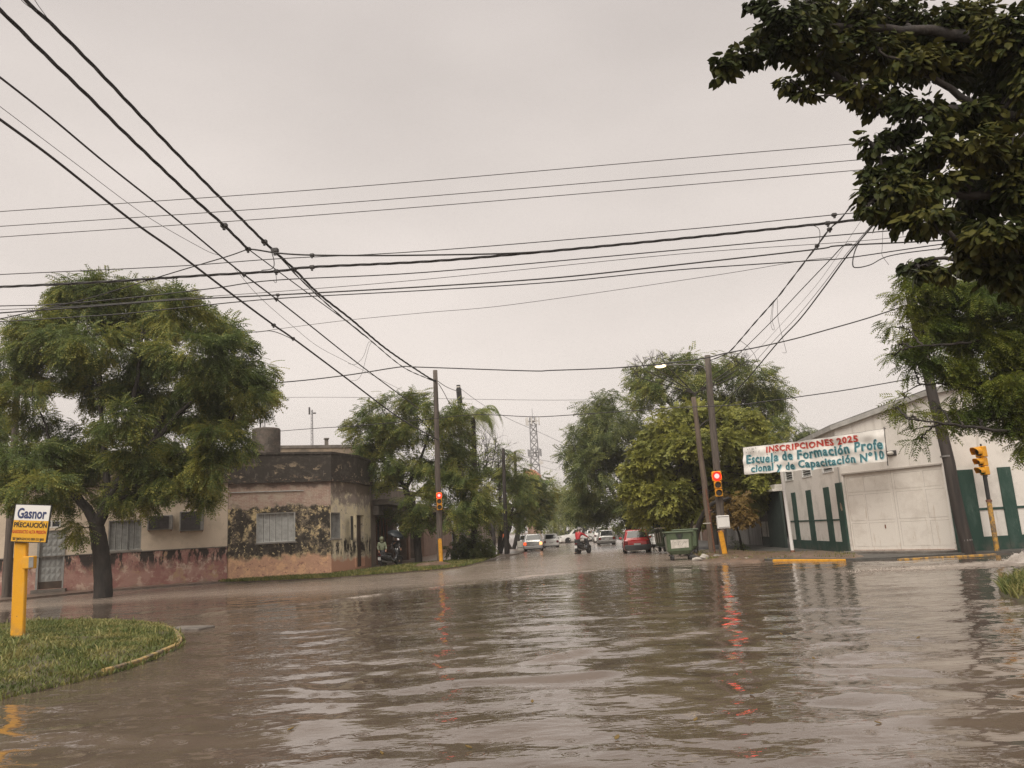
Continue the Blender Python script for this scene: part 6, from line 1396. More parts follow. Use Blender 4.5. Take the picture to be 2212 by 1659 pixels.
# ------------------------------------------------------------------ vehicles
def car(name, label, paint, L=4.0, W=1.68, H=1.45, kind='hatch', lights='tail_off', lights_r=None, trimmed=False, plate=True, group=None, cat='car', seed=0, bumper=None):
    """local frame: +y is the front, tyres touch z=0, rear face at y=-L/2"""
    t = thing(name, label, cat, (0,0,0), group); h = W/2; z0 = .20; belt = H*.60
    hood = {'hatch':.64,'sedan':.62,'pickup':.62,'suv':.66}[kind]*H
    rear_deck = {'hatch':belt,'sedan':belt*.98,'pickup':.62*H,'suv':belt}[kind]
    def ring(y, w, zb, zt, top, crown=.03):
        return [(-w*.86,y,zb),(-w*.98,y,zb+.12),(-w,y,zb+.32),(-w*.985,y,(zb+zt)*.58),(-w*.93,y,zt-.02),(-w*.84,y,zt+.012),(-w*.4,y,zt+crown),(w*.4,y,zt+crown),(w*.84,y,zt+.012),(w*.93,y,zt-.02),(w*.985,y,(zb+zt)*.58),(w,y,zb+.32),(w*.98,y,zb+.12),(w*.86,y,zb)]
    a = -L/2; st = [(a+.02,h*.90,z0+.14,rear_deck-.09),(a+.06,h*.95,z0+.05,rear_deck-.02),(a+.25,h*.985,z0,rear_deck),(a+L*.25,h,z0,belt),(a+L*.5,h,z0,belt),(a+L*.66,h,z0,belt*.99),(a+L*.74,h*.99,z0,hood),(a+L*.93,h*.94,z0,hood*.92),(a+L*.98,h*.86,z0+.06,hood*.84),(a+L,h*.74,z0+.14,hood*.72)]
    mb = MB(); mb.loft([ring(y,w,zb,zt,0) for y,w,zb,zt in st]); body = mb.build('body', paint, t, smooth=True, local=True)
    md = body.modifiers.new('bev', 'BEVEL'); md.width = .02; md.segments = 2; md.limit_method = 'ANGLE'; md.angle_limit = R(30)
    yb, yf, ytb, ytf = {'hatch':(a+.10,a+L*.73,a+.48,a+L*.50),'sedan':(a+L*.16,a+L*.74,a+L*.30,a+L*.54),'pickup':(a+L*.36,a+L*.76,a+L*.42,a+L*.60),'suv':(a+.08,a+L*.76,a+.30,a+L*.56)}[kind]
    wb, wt = h*.93, h*.74; zt = H-.03
    def gr(k): # ring of the cabin at height fraction k
        y0, y1, w, z = yb+(ytb-yb)*k, yf+(ytf-yf)*k, wb+(wt-wb)*k, belt-.05+(zt-belt+.05)*k
        c = .12
        return [(-w,y0+c,z),(-w+c,y0,z),(w-c,y0,z),(w,y0+c,z),(w,y1-c*1.6,z),(w-c*1.8,y1,z),(-w+c*1.8,y1,z),(-w,y1-c*1.6,z)]
    top = [(p[0]*.86, ytb+.14+(p[1]-ytb)*.88, H) for p in gr(1.0)]
    mb = MB(); mb.loft([gr(0),gr(.3),gr(.6),gr(.93),gr(1.0),top]); cab = mb.build('cabin', paint, t, smooth=True, local=True)
    md = cab.modifiers.new('bev', 'BEVEL'); md.width = .03; md.segments = 2; md.limit_method = 'ANGLE'; md.angle_limit = R(30)
    def pane(i, j, k0, k1, ins, name='window', m_='glass_dark', cut=None):
        r0, r1 = np.array(gr(k0)), np.array(gr(k1)); A, B, C_, D_ = r0[i], r0[j], r1[j], r1[i]; c = (A+B+C_+D_)/4
        if cut: 
            f0, f1 = cut; A, B, D_, C_ = A+(r0[j]-A)*f0, r0[i]+(r0[j]-r0[i])*f1, D_+(r1[j]-r1[i])*f0, r1[i]+(r1[j]-r1[i])*f1; c = (A+B+C_+D_)/4
        n_ = np.cross(B-A, D_-A); n_ /= np.linalg.norm(n_)
        if n_.dot(c-np.array([0,(yb+yf)/2,belt])) < 0: n_ = -n_
        q = [p+(c-p)*ins+n_*.012 for p in (A,B,C_,D_)]; q2 = [p-n_*.03 for p in q]; mb = MB(); mb.add(q+q2, [(0,1,2,3),(7,6,5,4),(0,4,5,1),(1,5,6,2),(2,6,7,3),(3,7,4,0)]); return mb.build(name, m_, cab, local=True)
    pane(1,2,.22,.92,.05,'rear_window'); pane(5,6,.20,.92,.05,'windscreen')
    for i, j in ((3,4),(7,0)):
        if kind == 'pickup': pane(i,j,.24,.90,.06,'side_window')
        else:
            pane(i,j,.24,.90,.06,'side_window',cut=(.04,.47)); pane(i,j,.24,.90,.06,'side_window',cut=(.53,.95))
    # bumpers, lights, plate
    bmt = bumper or paint
    mb = MB(); mb.box((0,a+.03,z0+.20),(W*.93,.16,.27),None,.05); bp_ = mb.build('rear_bumper', bmt, t, local=True)
    mb = MB(); mb.box((0,a+.015,z0+.07),(W*.80,.12,.12),None,.03); mb.build('valance', 'car_trim', bp_, local=True)
    mb = MB(); mb.box((0,L/2-.06,z0+.18),(W*.84,.20,.28),None,.05); mb.build('front_bumper', bmt, t, local=True)
    tz = rear_deck-.20 if kind != 'pickup' else rear_deck-.2
    for sg, lm in ((-1, lights), (1, lights_r or lights)):
        mb = MB(); mb.box((sg*h*.79, a+.045, tz), (W*.145,.10,.24), None, .03); mb.build('tail_light', lm, t, local=True)
        mb = MB(); mb.box((sg*h*.70, L/2-.09, hood*.78), (W*.2,.12,.13), None, .03); mb.build('headlight', 'chrome', t, local=True)
        mb = MB(); mb.box((sg*(h+.09), a+L*.62, belt+.06), (.17,.10,.13), None, .03); mb.build('mirror', paint if not trimmed else 'car_trim', t, local=True)
    if plate: mb = MB(); mb.box((0, a+.005, tz-.06 if kind!='hatch' else tz-.10), (.40,.035,.13)); mb.build('number_plate', 'plate', t, local=True)
    if kind == 'pickup':
        mb = MB(); mb.box((0,a+L*.185,belt+.035),(W*.82,L*.31,.02)); mb.build('bed', 'car_trim', t, local=True)
        mb = MB(); mb.tube([(-h*.7,a+L*.37,belt),(-h*.66,a+L*.37,H-.1),(h*.66,a+L*.37,H-.1),(h*.7,a+L*.37,belt)],.03,8); mb.build('roll_bar','chrome',t,local=True)
    mb = MB(); mb.box((0,L/2-.012,hood*.78),(W*.42,.05,.10),None,.02); mb.build('grille','car_trim',t,local=True)
    wr = .31 if kind not in ('pickup','suv') else .36
    for y in (a+L*.19, a+L*.81):
        for sg in (-1,1):
            ax = np.array([[0,1,0],[0,0,1],[sg,0,0.0]])
            mb = MB(); mb.lathe([(wr*.62,-.11),(wr*.93,-.11),(wr,-.07),(wr,.05),(wr*.94,.09),(wr*.62,.09)], (sg*(h-.11),y,wr), 22, ax); w_ = mb.build('wheel', 'rubber', t, smooth=False, local=True)
            mb = MB(); mb.lathe([(.02,.045),(wr*.2,.05),(wr*.55,.06),(wr*.64,.088),(wr*.64,-.05),(.02,-.05)], (sg*(h-.11),y,wr), 18, ax); mb.build('rim', 'steel', w_, local=True)
            mb = MB(); V = []
            for k in range(15):
                q = math.pi*k/14; V += [(sg*(h+.004), y+math.cos(q)*(wr+.06), wr+math.sin(q)*(wr+.06)), (sg*(h+.004), y+math.cos(q)*(wr-.02), wr+math.sin(q)*(wr-.02)), (sg*(h-.12), y+math.cos(q)*(wr+.06), wr+math.sin(q)*(wr+.06))]
            F = []
            for k in range(14): F += [(3*k,3*k+3,3*k+4,3*k+1),(3*k,3*k+2,3*k+5,3*k+3)]
            mb.add(V, F); mb.build('wheel_arch', 'car_trim', t, local=True)
    return t
def park(t, p, yaw, z=-.10, s=1.0):
    t.location = (float(p[0]), float(p[1]), z); t.rotation_euler = (0,0,yaw); t.scale = (s,s,s)
def rearat(x, y, L): q = G(x, y); return q+STREET*L/2
c = car('parked_car', 'silver hatchback with lit tail lights by the left kerb', 'car_silver', 3.9, 1.68, 1.52, 'hatch', 'tail_lit', 'tail_bright'); park(c, rearat(1151,1190.5,3.9)+np.array([0,0,0]), YAW+.02)
c = car('parked_car', 'white hatchback just beyond the silver one', 'car_white', 3.8, 1.62, 1.46, 'hatch'); park(c, rearat(1189,1183,3.8), YAW+.06, s=.95)
c = car('parked_car', 'red hatchback with dark bumper at the right kerb', 'car_red', 3.95, 1.66, 1.42, 'hatch', bumper='car_trim'); park(c, rearat(1382,1195,3.95), YAW-.05, -.04, 1.02)
mb = MB(); 
for sg, w_ in ((-.42,.30),(.46,.16)): mb.box((sg,-1.66+.09,1.305),(w_,.02,.035))
o = mb.build('window_sticker', 'sign_white', c, local=True)
mb = MB(); mb.box((0,-1.975+.055,.70),(1.30,.04,.20)); mb.build('garnish', 'tail_off', c, local=True)
c = car('parked_car', 'dark car beyond the white hatchback, half hidden', 'car_dark', 4.3, 1.72, 1.5, 'sedan'); park(c, G(1219,1171.5)+STREET*1.5, YAW+.1)
c = car('pickup_truck', 'pale double cab pickup crossing the street behind the motorcyclist', 'car_white', 5.1, 1.82, 1.75, 'pickup', cat='pickup'); park(c, G(1243,1171.5), math.atan2(.62,-.78)*1.0+R(0), -.12); c.rotation_euler = (0,0,R(118))
c = car('parked_car', 'silver hatchback parked on the right with chrome bumper', 'car_silver', 4.1, 1.66, 1.48, 'suv', bumper='steel'); park(c, rearat(1312,1177,4.1), YAW)
c = car('parked_car', 'white tall wagon parked on the right beyond the silver one', 'car_white', 4.3, 1.72, 1.75, 'suv'); park(c, rearat(1301,1172,4.3), YAW)
c = car('parked_car', 'small maroon car farther up the right kerb', 'car_maroon', 3.9, 1.62, 1.45, 'hatch'); park(c, rearat(1288,1168.5,3.9), YAW)
c = car('parked_car', 'distant white car farthest up the right kerb', 'car_white', 4.0, 1.64, 1.45, 'sedan'); park(c, rearat(1280,1166,4.0), YAW)
c = car('parked_car', 'white car mostly hidden behind the red hatchback', 'car_white', 4.0, 1.66, 1.6, 'suv'); park(c, np.array([9.55, 60, 0]), YAW)
c = car('parked_car', 'white car half hidden by the dark trunks on the left', 'car_white', 4.0, 1.66, 1.42, 'sedan'); park(c, np.array([.55, 79, 0]), YAW)
q = at(1274,1150,120)
c = car('parked_car', 'far white van seen over the handlebars of the motorcyclist', 'car_white', 4.6, 1.8, 2.0, 'suv', cat='van'); park(c, np.array([q[0]+1.0, 118, 0]), YAW)
# small things on the left pavement
q = at(1124,1186,68); t = thing('utility_box', 'small pale utility box standing left of the silver hatchback', 'utility box', (q[0],q[1],.05)); mb = MB(); mb.box((q[0],q[1],.45),(.46,.3,.8),None,.02); mb.build('cabinet','sticker',t); mb = MB(); mb.box((q[0],q[1]-.155,.3),(.40,.02,.05)); mb.build('seam','steel_dark',t)
q = at(1085,1152,66); t = thing('flag', 'small orange flag hanging by the left trunks', 'flag', (q[0]-.3,q[1],.05)); mb = MB(); mb.tube([(q[0]-.3,q[1],0),(q[0]-.3,q[1],q[2]+.4)],.02,6); mb.build('staff','steel_dark',t)
mb = MB(); V=[]; 
for i in range(6):
    for j in range(5): V.append((q[0]-.28+.42*i/5, q[1]+.05*math.sin(i*1.6+j), q[2]+.35-.62*j/4-.10*i/5))
V2 = [(a_,b_+.006,c_) for a_,b_,c_ in V]; F = [(i*5+j,(i+1)*5+j,(i+1)*5+j+1,i*5+j+1) for i in range(5) for j in range(4)]
mb.add(V+V2, F+[tuple(k+30 for k in f[::-1]) for f in F]); mb.build('cloth','flag_orange',t)

# ------------------------------------------------------------------ dumpsters
def dumpster(label, lid=None, sticker=True, front='bin_green'):
    """local: +y away from viewer, x right; wheels on z=0"""
    t = thing('dumpster', label, 'dumpster', (0,0,0), 'green wheeled dumpsters at the right kerb')
    W0_, D0_, W1_, D1_, zb, zt = 1.06, .76, 1.20, .98, .30, 1.28
    def rr(w, d, z, c=.07): return [(-w/2+c,-d/2,z),(w/2-c,-d/2,z),(w/2,-d/2+c,z),(w/2,d/2-c,z),(w/2-c,d/2,z),(-w/2+c,d/2,z),(-w/2,d/2-c,z),(-w/2,-d/2+c,z)]
    mb = MB(); mb.loft([rr(W0_*.8,D0_*.8,zb-.02),rr(W0_,D0_,zb+.10),rr(W0_+.06,D0_+.06,zb+.14),rr(W1_-.02,D1_-.02,zt-.06),rr(W1_,D1_,zt),rr(W1_-.08,D1_-.08,zt),rr(W0_-.06,D0_-.06,zb+.2)], cap=True); body = mb.build('body', 'bin_green', t, local=True)
    mb = MB()
    for y in (-D1_/2-.02, D1_/2+.02): mb.tube([(-W1_/2-.02,y,zt-.01),(W1_/2+.02,y,zt-.01)], .035, 10)
    for x in (-W1_/2-.02, W1_/2+.02): mb.tube([(x,-D1_/2,zt-.01),(x,D1_/2,zt-.01)], .035, 10)
    mb.build('rim', 'bin_green', t, local=True)
    mb = MB(); f = lambda z: -(D0_+.06+(D1_-D0_-.08)*(z-zb-.14)/(zt-.06-zb-.14))/2
    P = [(-.17,zt-.08),(.17,zt-.08),(.15,zt-.20),(.075,zt-.34),(-.075,zt-.34),(-.15,zt-.20)]
    mb.add([(x,f(z)-.012,z) for x,z in P]+[(x,f(z)+.02,z) for x,z in P], [tuple(range(6))]+[(i,i+6,(i+1)%6+6,(i+1)%6) for i in range(6)]); hd = mb.build('handle_recess', 'bin_dark', t, local=True)
    mb = MB(); P = [(-.06,zt-.12),(.06,zt-.12),(.045,zt-.24),(0,zt-.29),(-.045,zt-.24)]; mb.add([(x,f(z)-.022,z) for x,z in P], [tuple(range(5))]); mb.build('latch', 'steel_dark', hd, local=True)
    if sticker:
        z0_, z1_ = zb+.25, zb+.63; mb = MB(); mb.add([(-.40,f(z0_)-.006,z0_),(.38,f(z0_)-.006,z0_+.02),(.39,f(z1_)-.006,z1_),(-.41,f(z1_)-.006,z1_+.005)], [(0,1,2,3)]); sk = mb.build('sticker', 'sticker', t, local=True)
        mb = MB(); rg = np.random.default_rng(6)
        for x, z, dx, dz in ((-.08,zb+.40,.02,.10),(-.05,zb+.52,.05,.02),(.10,zb+.40,.06,.09),(.17,zb+.50,.05,.05),(.24,zb+.48,.05,.07),(-.25,zb+.50,.07,.03),(.2,zb+.30,.05,-.03),(.0,zb+.42,.01,.06)):
            q = np.array([x, f(z)-.010, z]); e_ = np.array([dx, -(f(z)-f(z+dz)), dz]); n_ = unit(np.cross(e_, [0,1,0]))*.007; mb.add([q-n_, q+n_, q+e_+n_*.4, q+e_-n_*.4], [(0,1,2,3)])
        mb.build('scrawl', 'paint_dark', sk, local=True)
    for sg in (-1,1):
        mb = MB(); mb.box((sg*(W1_/2+.02),0,zt-.14),(.07,.30,.16),None,.02); mb.tube([(sg*(W1_/2+.02),0,zt-.18),(sg*(W1_/2+.09),0,zt-.18)],.035,10); mb.build('trunnion', 'bin_dark', t, local=True)
    mb = MB()
    for x in (-.30,-.1,.1,.3): mb.box((x,D1_/2-.02,.8),(.05,.05,.7))
    mb.build('rib', 'bin_green', t, local=True)
    for sx in (-.40,.40):
        for sy in (-.28,.28):
            mb = MB(); mb.lathe([(.03,-.045),(.11,-.05),(.13,-.035),(.13,.035),(.11,.05),(.03,.045)], (sx+.05,sy,.13), 16, np.array([[0,1,0],[0,0,1],[1,0,0.0]])); w_ = mb.build('wheel', 'rubber', t, local=True)
            mb = MB(); mb.box((sx,sy,.235),(.14,.12,.05)); mb.box((sx+.05-.055,sy,.16),(.014,.07,.17)); mb.box((sx+.05+.055,sy,.16),(.014,.07,.17)); mb.build('fork', 'steel_dark', w_, local=True)
    if lid:
        mb = MB(); n = 10; rings = []
        for i in range(n+1):
            a_ = lid[0]+(lid[1]-lid[0])*i/n; r_ = .62; y = D1_/2+.02-r_*math.cos(a_)+.62-.05; z = zt-.05+r_*math.sin(a_)
            rings.append([(-W1_/2,y,z),(W1_/2,y,z),(W1_/2,y+.02,z+.025),(-W1_/2,y+.02,z+.025)])
        mb.loft(rings); mb.build('lid', 'bin_dark', t, local=True)
    # streaks of worn pale paint on the left side
    mb = MB()
    for y, w_ in ((-.30,.05),(-.05,.04),(.2,.06)):
        q = lambda z: -(W0_+.06+(W1_-W0_-.08)*(z-zb-.14)/(zt-.06-zb-.14))/2-.006
        mb.add([(q(.5),y,.5),(q(.5),y+w_,.5),(q(1.1),y+.04+w_*1.6,1.1),(q(1.1),y+.03,1.1)], [(0,1,2,3)])
    mb.build('poster_remnant', 'sticker', t, local=True); return t
c = dumpster('green wheeled dumpster with white sticker standing in the water'); park(c, G(1472,1210)+[0,.25,0], R(-4), -.02, 1.0)
c = dumpster('second green dumpster tucked behind the stickered one, its right side showing', None, False); park(c, np.array([8.22, 39.3, 0]), R(-8), .06, .98)
c = dumpster('third dumpster with raised curved lid beyond the stickered one', (.2,1.9), True); park(c, np.array([8.55, 46.0, 0]), R(20), .05, 1.02)
q = at(1478,1092,44); t = thing('rusty_panel', 'white sheet panel with rust streaks leaning behind the dumpsters', 'panel', (q[0],q[1],.08))
mb = MB(); mb.add([(q[0]-.50,q[1],.08),(q[0]+.35,q[1]+.05,.08),(q[0]+.42,q[1]+.05,q[2]+.30),(q[0]+.22,q[1]+.03,q[2]+.42),(q[0]-.30,q[1],q[2]+.36),(q[0]-.48,q[1],q[2]+.2)]+[(q[0]-.50,q[1]+.04,.08),(q[0]+.35,q[1]+.09,.08),(q[0]+.42,q[1]+.09,q[2]+.30),(q[0]+.22,q[1]+.07,q[2]+.42),(q[0]-.30,q[1]+.04,q[2]+.36),(q[0]-.48,q[1]+.04,q[2]+.2)], [(0,1,2,3,4,5),(11,10,9,8,7,6)]+[(i,i+6,(i+1)%6+6,(i+1)%6) for i in range(6)]); mb.build('sheet','rusty_white',t)

# ------------------------------------------------------------------ people and motorcycles
def skin_mesh(name, joints, edges, m_, parent=None, sub=2, root=0):
    """one continuous body surface grown over a skeleton"""
    me = bpy.data.meshes.new(name); me.from_pydata([tuple(j[0]) for j in joints], edges, []); me.update()
    o = bpy.data.objects.new(name, me); COL.objects.link(o); o.modifiers.new('skin', 'SKIN'); sv = me.skin_vertices[0].data
    for i, j in enumerate(joints):
        r_ = j[1]; sv[i].radius = (r_, r_) if np.isscalar(r_) else r_
        sv[i].use_root = (i == root)
    s_ = o.modifiers.new('sub', 'SUBSURF'); s_.levels = sub; s_.render_levels = sub
    dg = bpy.context.evaluated_depsgraph_get(); dg.update(); m2 = bpy.data.meshes.new_from_object(o.evaluated_get(dg)); bpy.data.objects.remove(o); bpy.data.meshes.remove(me)
    m2.name = name; m2.materials.clear(); m2.materials.append(MATS[m_])
    m2.polygons.foreach_set('use_smooth', [True]*len(m2.polygons))
    o = bpy.data.objects.new(name, m2); COL.objects.link(o)
    if parent is not None: o.parent = parent
    return o
def person(label, J, top='jacket_red', legs='trousers_dark', head=None, hood=None):
    """J: joints in local metres: hip, chest, neck, head, shL, elL, haL, shR, elR, haR, hpL, knL, anL, toL, hpR, knR, anR, toR"""
    g = lambda k: np.array(J[k], float)
    body = skin_mesh('person', [(g('hip'),(.13,.10)),(g('chest'),(.15,.105)),(g('neck'),.055),(g('head')-[0,0,.04],(.072,.085)),(g('head')+[0,0,.07],(.07,.082)),
        (g('shL'),.06),(g('elL'),.043),(g('haL'),.03),(g('shR'),.06),(g('elR'),.043),(g('haR'),.03),
        (g('hpL'),.085),(g('knL'),.058),(g('anL'),.038),(g('toL'),.034),(g('hpR'),.085),(g('knR'),.058),(g('anR'),.038),(g('toR'),.034)],
        [(0,1),(1,2),(2,3),(3,4),(1,5),(5,6),(6,7),(1,8),(8,9),(9,10),(0,11),(11,12),(12,13),(13,14),(0,15),(15,16),(16,17),(17,18)], 'skin', None)
    tag(body, label, 'person')
    # hands with separate fingers
    for sd in ('L','R'):
        h_, e_ = g('ha'+sd), g('el'+sd); f = unit(h_-e_); sx = unit(np.cross(f, [0,0,1])); dn = np.cross(sx, f); dn = dn if dn[2] < 0 else -dn
        js = [(h_,.026),(h_+f*.05,.032)]; ed = [(0,1)]
        for k in range(4):
            b = h_+f*.085+sx*(k-1.5)*.021; i = len(js); L = (.034,.04,.038,.03)[k]
            js += [(b,.0095),(b+f*L+dn*.012,.009),(b+f*L*1.5+dn*.04,.0085),(b+f*L*1.3+dn*.065,.008)]; ed += [(1,i),(i,i+1),(i+1,i+2),(i+2,i+3)]
        i = len(js); b = h_+f*.03+sx*(.04 if sd == 'L' else -.04); js += [(b,.012),(b+f*.03+dn*.03+sx*(.01 if sd=='L' else -.01),.0105),(b+f*.055+dn*.05,.009)]; ed += [(0,i),(i,i+1),(i+1,i+2)]
        skin_mesh('hand', js, ed, 'skin', body, 1)
    j = skin_mesh('jacket', [(g('hip')+[0,0,-.03],(.175,.135)),((g('hip')+g('chest'))/2,(.165,.13)),(g('chest'),(.18,.135)),(g('neck')-[0,0,.035],(.075,.075)),
        (g('shL'),.082),(g('elL'),.062),(g('haL')+(g('elL')-g('haL'))*.12,.045),(g('shR'),.082),(g('elR'),.062),(g('haR')+(g('elR')-g('haR'))*.12,.045)],
        [(0,1),(1,2),(2,3),(2,4),(4,5),(5,6),(2,7),(7,8),(8,9)], top, body)
    skin_mesh('trousers', [(g('hip')+[0,0,-.06],(.155,.125)),(g('hpL'),.105),(g('knL'),.078),(g('anL')+[0,0,.03],.060),(g('hpR'),.105),(g('knR'),.078),(g('anR')+[0,0,.03],.060)], [(0,1),(1,2),(2,3),(0,4),(4,5),(5,6)], legs, body)
    for sd in ('L','R'):
        a, t_ = g('an'+sd), g('to'+sd); f = unit((t_-a)*[1,1,0]); skin_mesh('shoe', [(a-f*.06-[0,0,.03],.042),(a+[0,0,.0],.048),((a+t_)/2,.045),(t_+f*.02,.036)], [(0,1),(1,2),(2,3)], 'rubber', body, 1, 1)
    hd = g('head')+[0,0,.02]; fwd = unit(np.array(J.get('look',(0,1,0)), float)); ax = axes(fwd)
    def hp(x, y, z): return hd+ax[0]*x+ax[1]*y+np.array([0,0,z])
    if head == 'helmet':
        mb = MB(); prof = [(.165*math.sin(a_), .15*-math.cos(a_)) for a_ in np.linspace(.75,math.pi,9)]; mb.lathe([(.10,-.115)]+prof, hp(0,-.005,.03), 18); hm = mb.build('helmet', 'helmet_shell', body, smooth=True, local=True)
        mb = MB(); n = 8; V = []
        for i in range(n+1):
            q = R(-65+130*i/n)
            V += [hp(.168*math.sin(q), .168*math.cos(q)-.005, .075), hp(.172*math.sin(q), .172*math.cos(q)-.005, -.05)]
        mb.add(V, [(2*i,2*i+2,2*i+3,2*i+1) for i in range(n)]); mb.build('visor', 'glass_dark', hm, local=True)
    elif head == 'hood':
        mb = MB(); prof = [(.135*math.sin(a_), .155*-math.cos(a_)) for a_ in np.linspace(.6,math.pi,9)]; mb.lathe([(.15,-.19)]+prof, hp(0,-.03,.02), 16); mb.build('hood', top, body, smooth=True, local=True)
    else:
        mb = MB(); prof = [(.108*math.sin(a_), .118*-math.cos(a_)) for a_ in np.linspace(1.3,math.pi,8)]; mb.lathe(prof, hp(0,-.018,.045), 16); mb.build('hair', 'ink_black', body, smooth=True, local=True)
    mb = MB(); mb.sphere(hp(0,.098,-.005), .018, 8, 6, (1,1.3,1.5)); mb.build('nose', 'skin', body, local=True)
    mb = MB(); mb.sphere(hp(-.032,.086,.022), .012, 8, 6); mb.sphere(hp(.032,.086,.022), .012, 8, 6); mb.build('eyes', 'ink_black', body, local=True)
    mb = MB(); mb.sphere(hp(0,.086,-.052), .02, 8, 6, (1.2,.5,.35)); mb.build('mouth', 'terracotta_wall', body, local=True)
    return body
def scooter(label, paint='car_dark'):
    """local: +y front, wheels on z=0"""
    t = thing('motorcycle', label, 'motorcycle', (0,0,0))
    for y, r_ in ((-.60,.27),(.62,.28)):
        ax = np.array([[0,1,0],[0,0,1],[1,0,0.0]])
        mb = MB(); mb.lathe([(r_*.72,-.045),(r_*.95,-.05),(r_,-.02),(r_,.02),(r_*.95,.05),(r_*.72,.045)], (0,y,r_), 24, ax); w_ = mb.build('wheel', 'rubber', t, local=True)
        mb = MB(); mb.lathe([(.03,-.05),(.06,-.05),(.06,.05),(.03,.05)], (0,y,r_), 12, ax)
        for k in range(6): a_ = k*math.pi/3; mb.tube([(0,y,r_),(0,y+math.cos(a_)*r_*.75,r_+math.sin(a_)*r_*.75)], .014, 5)
        mb.lathe([(r_*.70,-.03),(r_*.76,-.035),(r_*.76,.035),(r_*.70,.03)], (0,y,r_), 24, ax); mb.build('rim', 'chrome', w_, local=True)
    mb = MB(); rings = []
    for y, w_, z0_, z1_ in ((-.92,.05,.66,.74),(-.75,.12,.52,.76),(-.45,.14,.36,.74),(-.10,.13,.26,.66),(.05,.11,.24,.44),(.22,.10,.26,.40),(.36,.09,.30,.52),(.44,.07,.36,.70)):
        rings.append([(-w_,y,z0_+.03),(-w_*.6,y,z0_),(w_*.6,y,z0_),(w_,y,z0_+.03),(w_,y,z1_-.05),(w_*.6,y,z1_),(-w_*.6,y,z1_),(-w_,y,z1_-.05)])
    mb.loft(rings); mb.build('body', paint, t, smooth=True, local=True)
    mb = MB(); rings = []
    for y, w_, z0_, z1_ in ((-.88,.08,.74,.80),(-.6,.13,.73,.82),(-.25,.14,.71,.79),(.0,.10,.64,.74),(.06,.05,.62,.70)): rings.append([(-w_,y,z0_),(w_,y,z0_),(w_,y,z1_-.02),(w_*.7,y,z1_),(-w_*.7,y,z1_),(-w_,y,z1_-.02)])
    mb.loft(rings); mb.build('seat', 'rubber', t, smooth=True, local=True)
    mb = MB(); rings = []
    for z, y, w_, d_ in ((.34,.46,.10,.03),(.55,.50,.18,.05),(.78,.46,.17,.06),(.95,.40,.12,.07),(1.02,.37,.08,.05)): rings.append([(-w_,y-d_,z),(w_,y-d_,z),(w_*.9,y+d_*.4,z),(w_*.3,y+d_,z),(-w_*.3,y+d_,z),(-w_*.9,y+d_*.4,z)])
    mb.loft(rings); mb.build('front_fairing', paint, t, smooth=True, local=True)
    mb = MB(); mb.tube([(-.045,.62,.28),(-.045,.40,.95)], .022, 7); mb.tube([(.045,.62,.28),(.045,.40,.95)], .022, 7); mb.build('fork', 'steel', t, local=True)
    mb = MB(); n = 9; V = []
    for i in range(n+1):
        q = R(20+140*i/n); V += [(-.06,.62+.31*math.cos(q),.28+.31*math.sin(q)),(.06,.62+.31*math.cos(q),.28+.31*math.sin(q)),(.05,.62+.33*math.cos(q),.28+.33*math.sin(q)),(-.05,.62+.33*math.cos(q),.28+.33*math.sin(q))]
    mb.loft([V[4*i:4*i+4] for i in range(n+1)]); mb.build('front_mudguard', paint, t, local=True)
    mb = MB(); P = spline([(-.34,.24,1.03),(-.22,.34,1.02),(0,.38,1.0),(.22,.34,1.02),(.34,.24,1.03)], 4); mb.tube(P, .014, 7); hb = mb.build('handlebar', 'steel_dark', t, local=True)
    for sg in (-1,1):
        mb = MB(); mb.tube([(sg*.24,.33,1.02),(sg*.34,.24,1.03)], .021, 8); mb.build('grip', 'rubber', hb, local=True)
        mb = MB(); mb.tube([(sg*.20,.34,1.03),(sg*.28,.36,1.20)], .007, 5); mb.sphere((sg*.29,.36,1.23), .06, 10, 8, (1,.35,.75)); mb.build('mirror', 'chrome', hb, local=True)
    mb = MB(); mb.sphere((0,.50,.92), .085, 12, 8, (1,.7,1)); mb.build('headlight', 'chrome', t, local=True)
    mb = MB(); mb.box((0,-.90,.70),(.16,.05,.07),None,.015); mb.build('tail_light', 'tail_off', t, local=True)
    mb = MB(); mb.box((0,-.93,.50),(.21,.015,.17)); pl_ = mb.build('number_plate', 'plate_white', t, local=True); mb = MB(); mb.box((0,-.91,.60),(.05,.03,.14)); mb.build('plate_bracket', 'steel_dark', pl_, local=True)
    mb = MB(); mb.tube([(.15,-.10,.26),(.17,-.45,.27),(.17,-.85,.36)], [.028,.045,.04], 10); mb.build('exhaust', 'steel', t, local=True)
    mb = MB(); mb.tube([(-.1,-.15,.26),(-.26,-.22,.02)], .011, 6); mb.build('side_stand', 'steel_dark', t, local=True); return t
# rider walking the scooter round in the flooded street: they stand on its left, hands on the grips
yaw = math.atan2(-.60, .80); rot = np.array([[math.cos(yaw),-math.sin(yaw),0],[math.sin(yaw),math.cos(yaw),0],[0,0,1]])
sc = G(1262,1196)+np.array([0,.3,0]); c = scooter('dark scooter with white number plate held by the rider in red in the flooded street'); park(c, sc, yaw, -.03)
J = dict(hip=(-.16,-.42,.92), chest=(-.15,-.30,1.26), neck=(-.14,-.22,1.47), head=(-.13,-.17,1.60), shL=(-.33,-.24,1.37), elL=(-.42,.02,1.20), haL=(-.345,.17,1.06), shR=(.04,-.22,1.37), elR=(.22,.0,1.20), haR=(.33,.16,1.06),
         hpL=(-.26,-.42,.86), knL=(-.31,-.38,.47), anL=(-.33,-.52,.10), toL=(-.34,-.36,.04), hpR=(-.06,-.40,.86), knR=(-.19,-.16,.50), anR=(-.22,-.20,.10), toR=(-.22,-.04,.04), look=(.1,1,-.1))
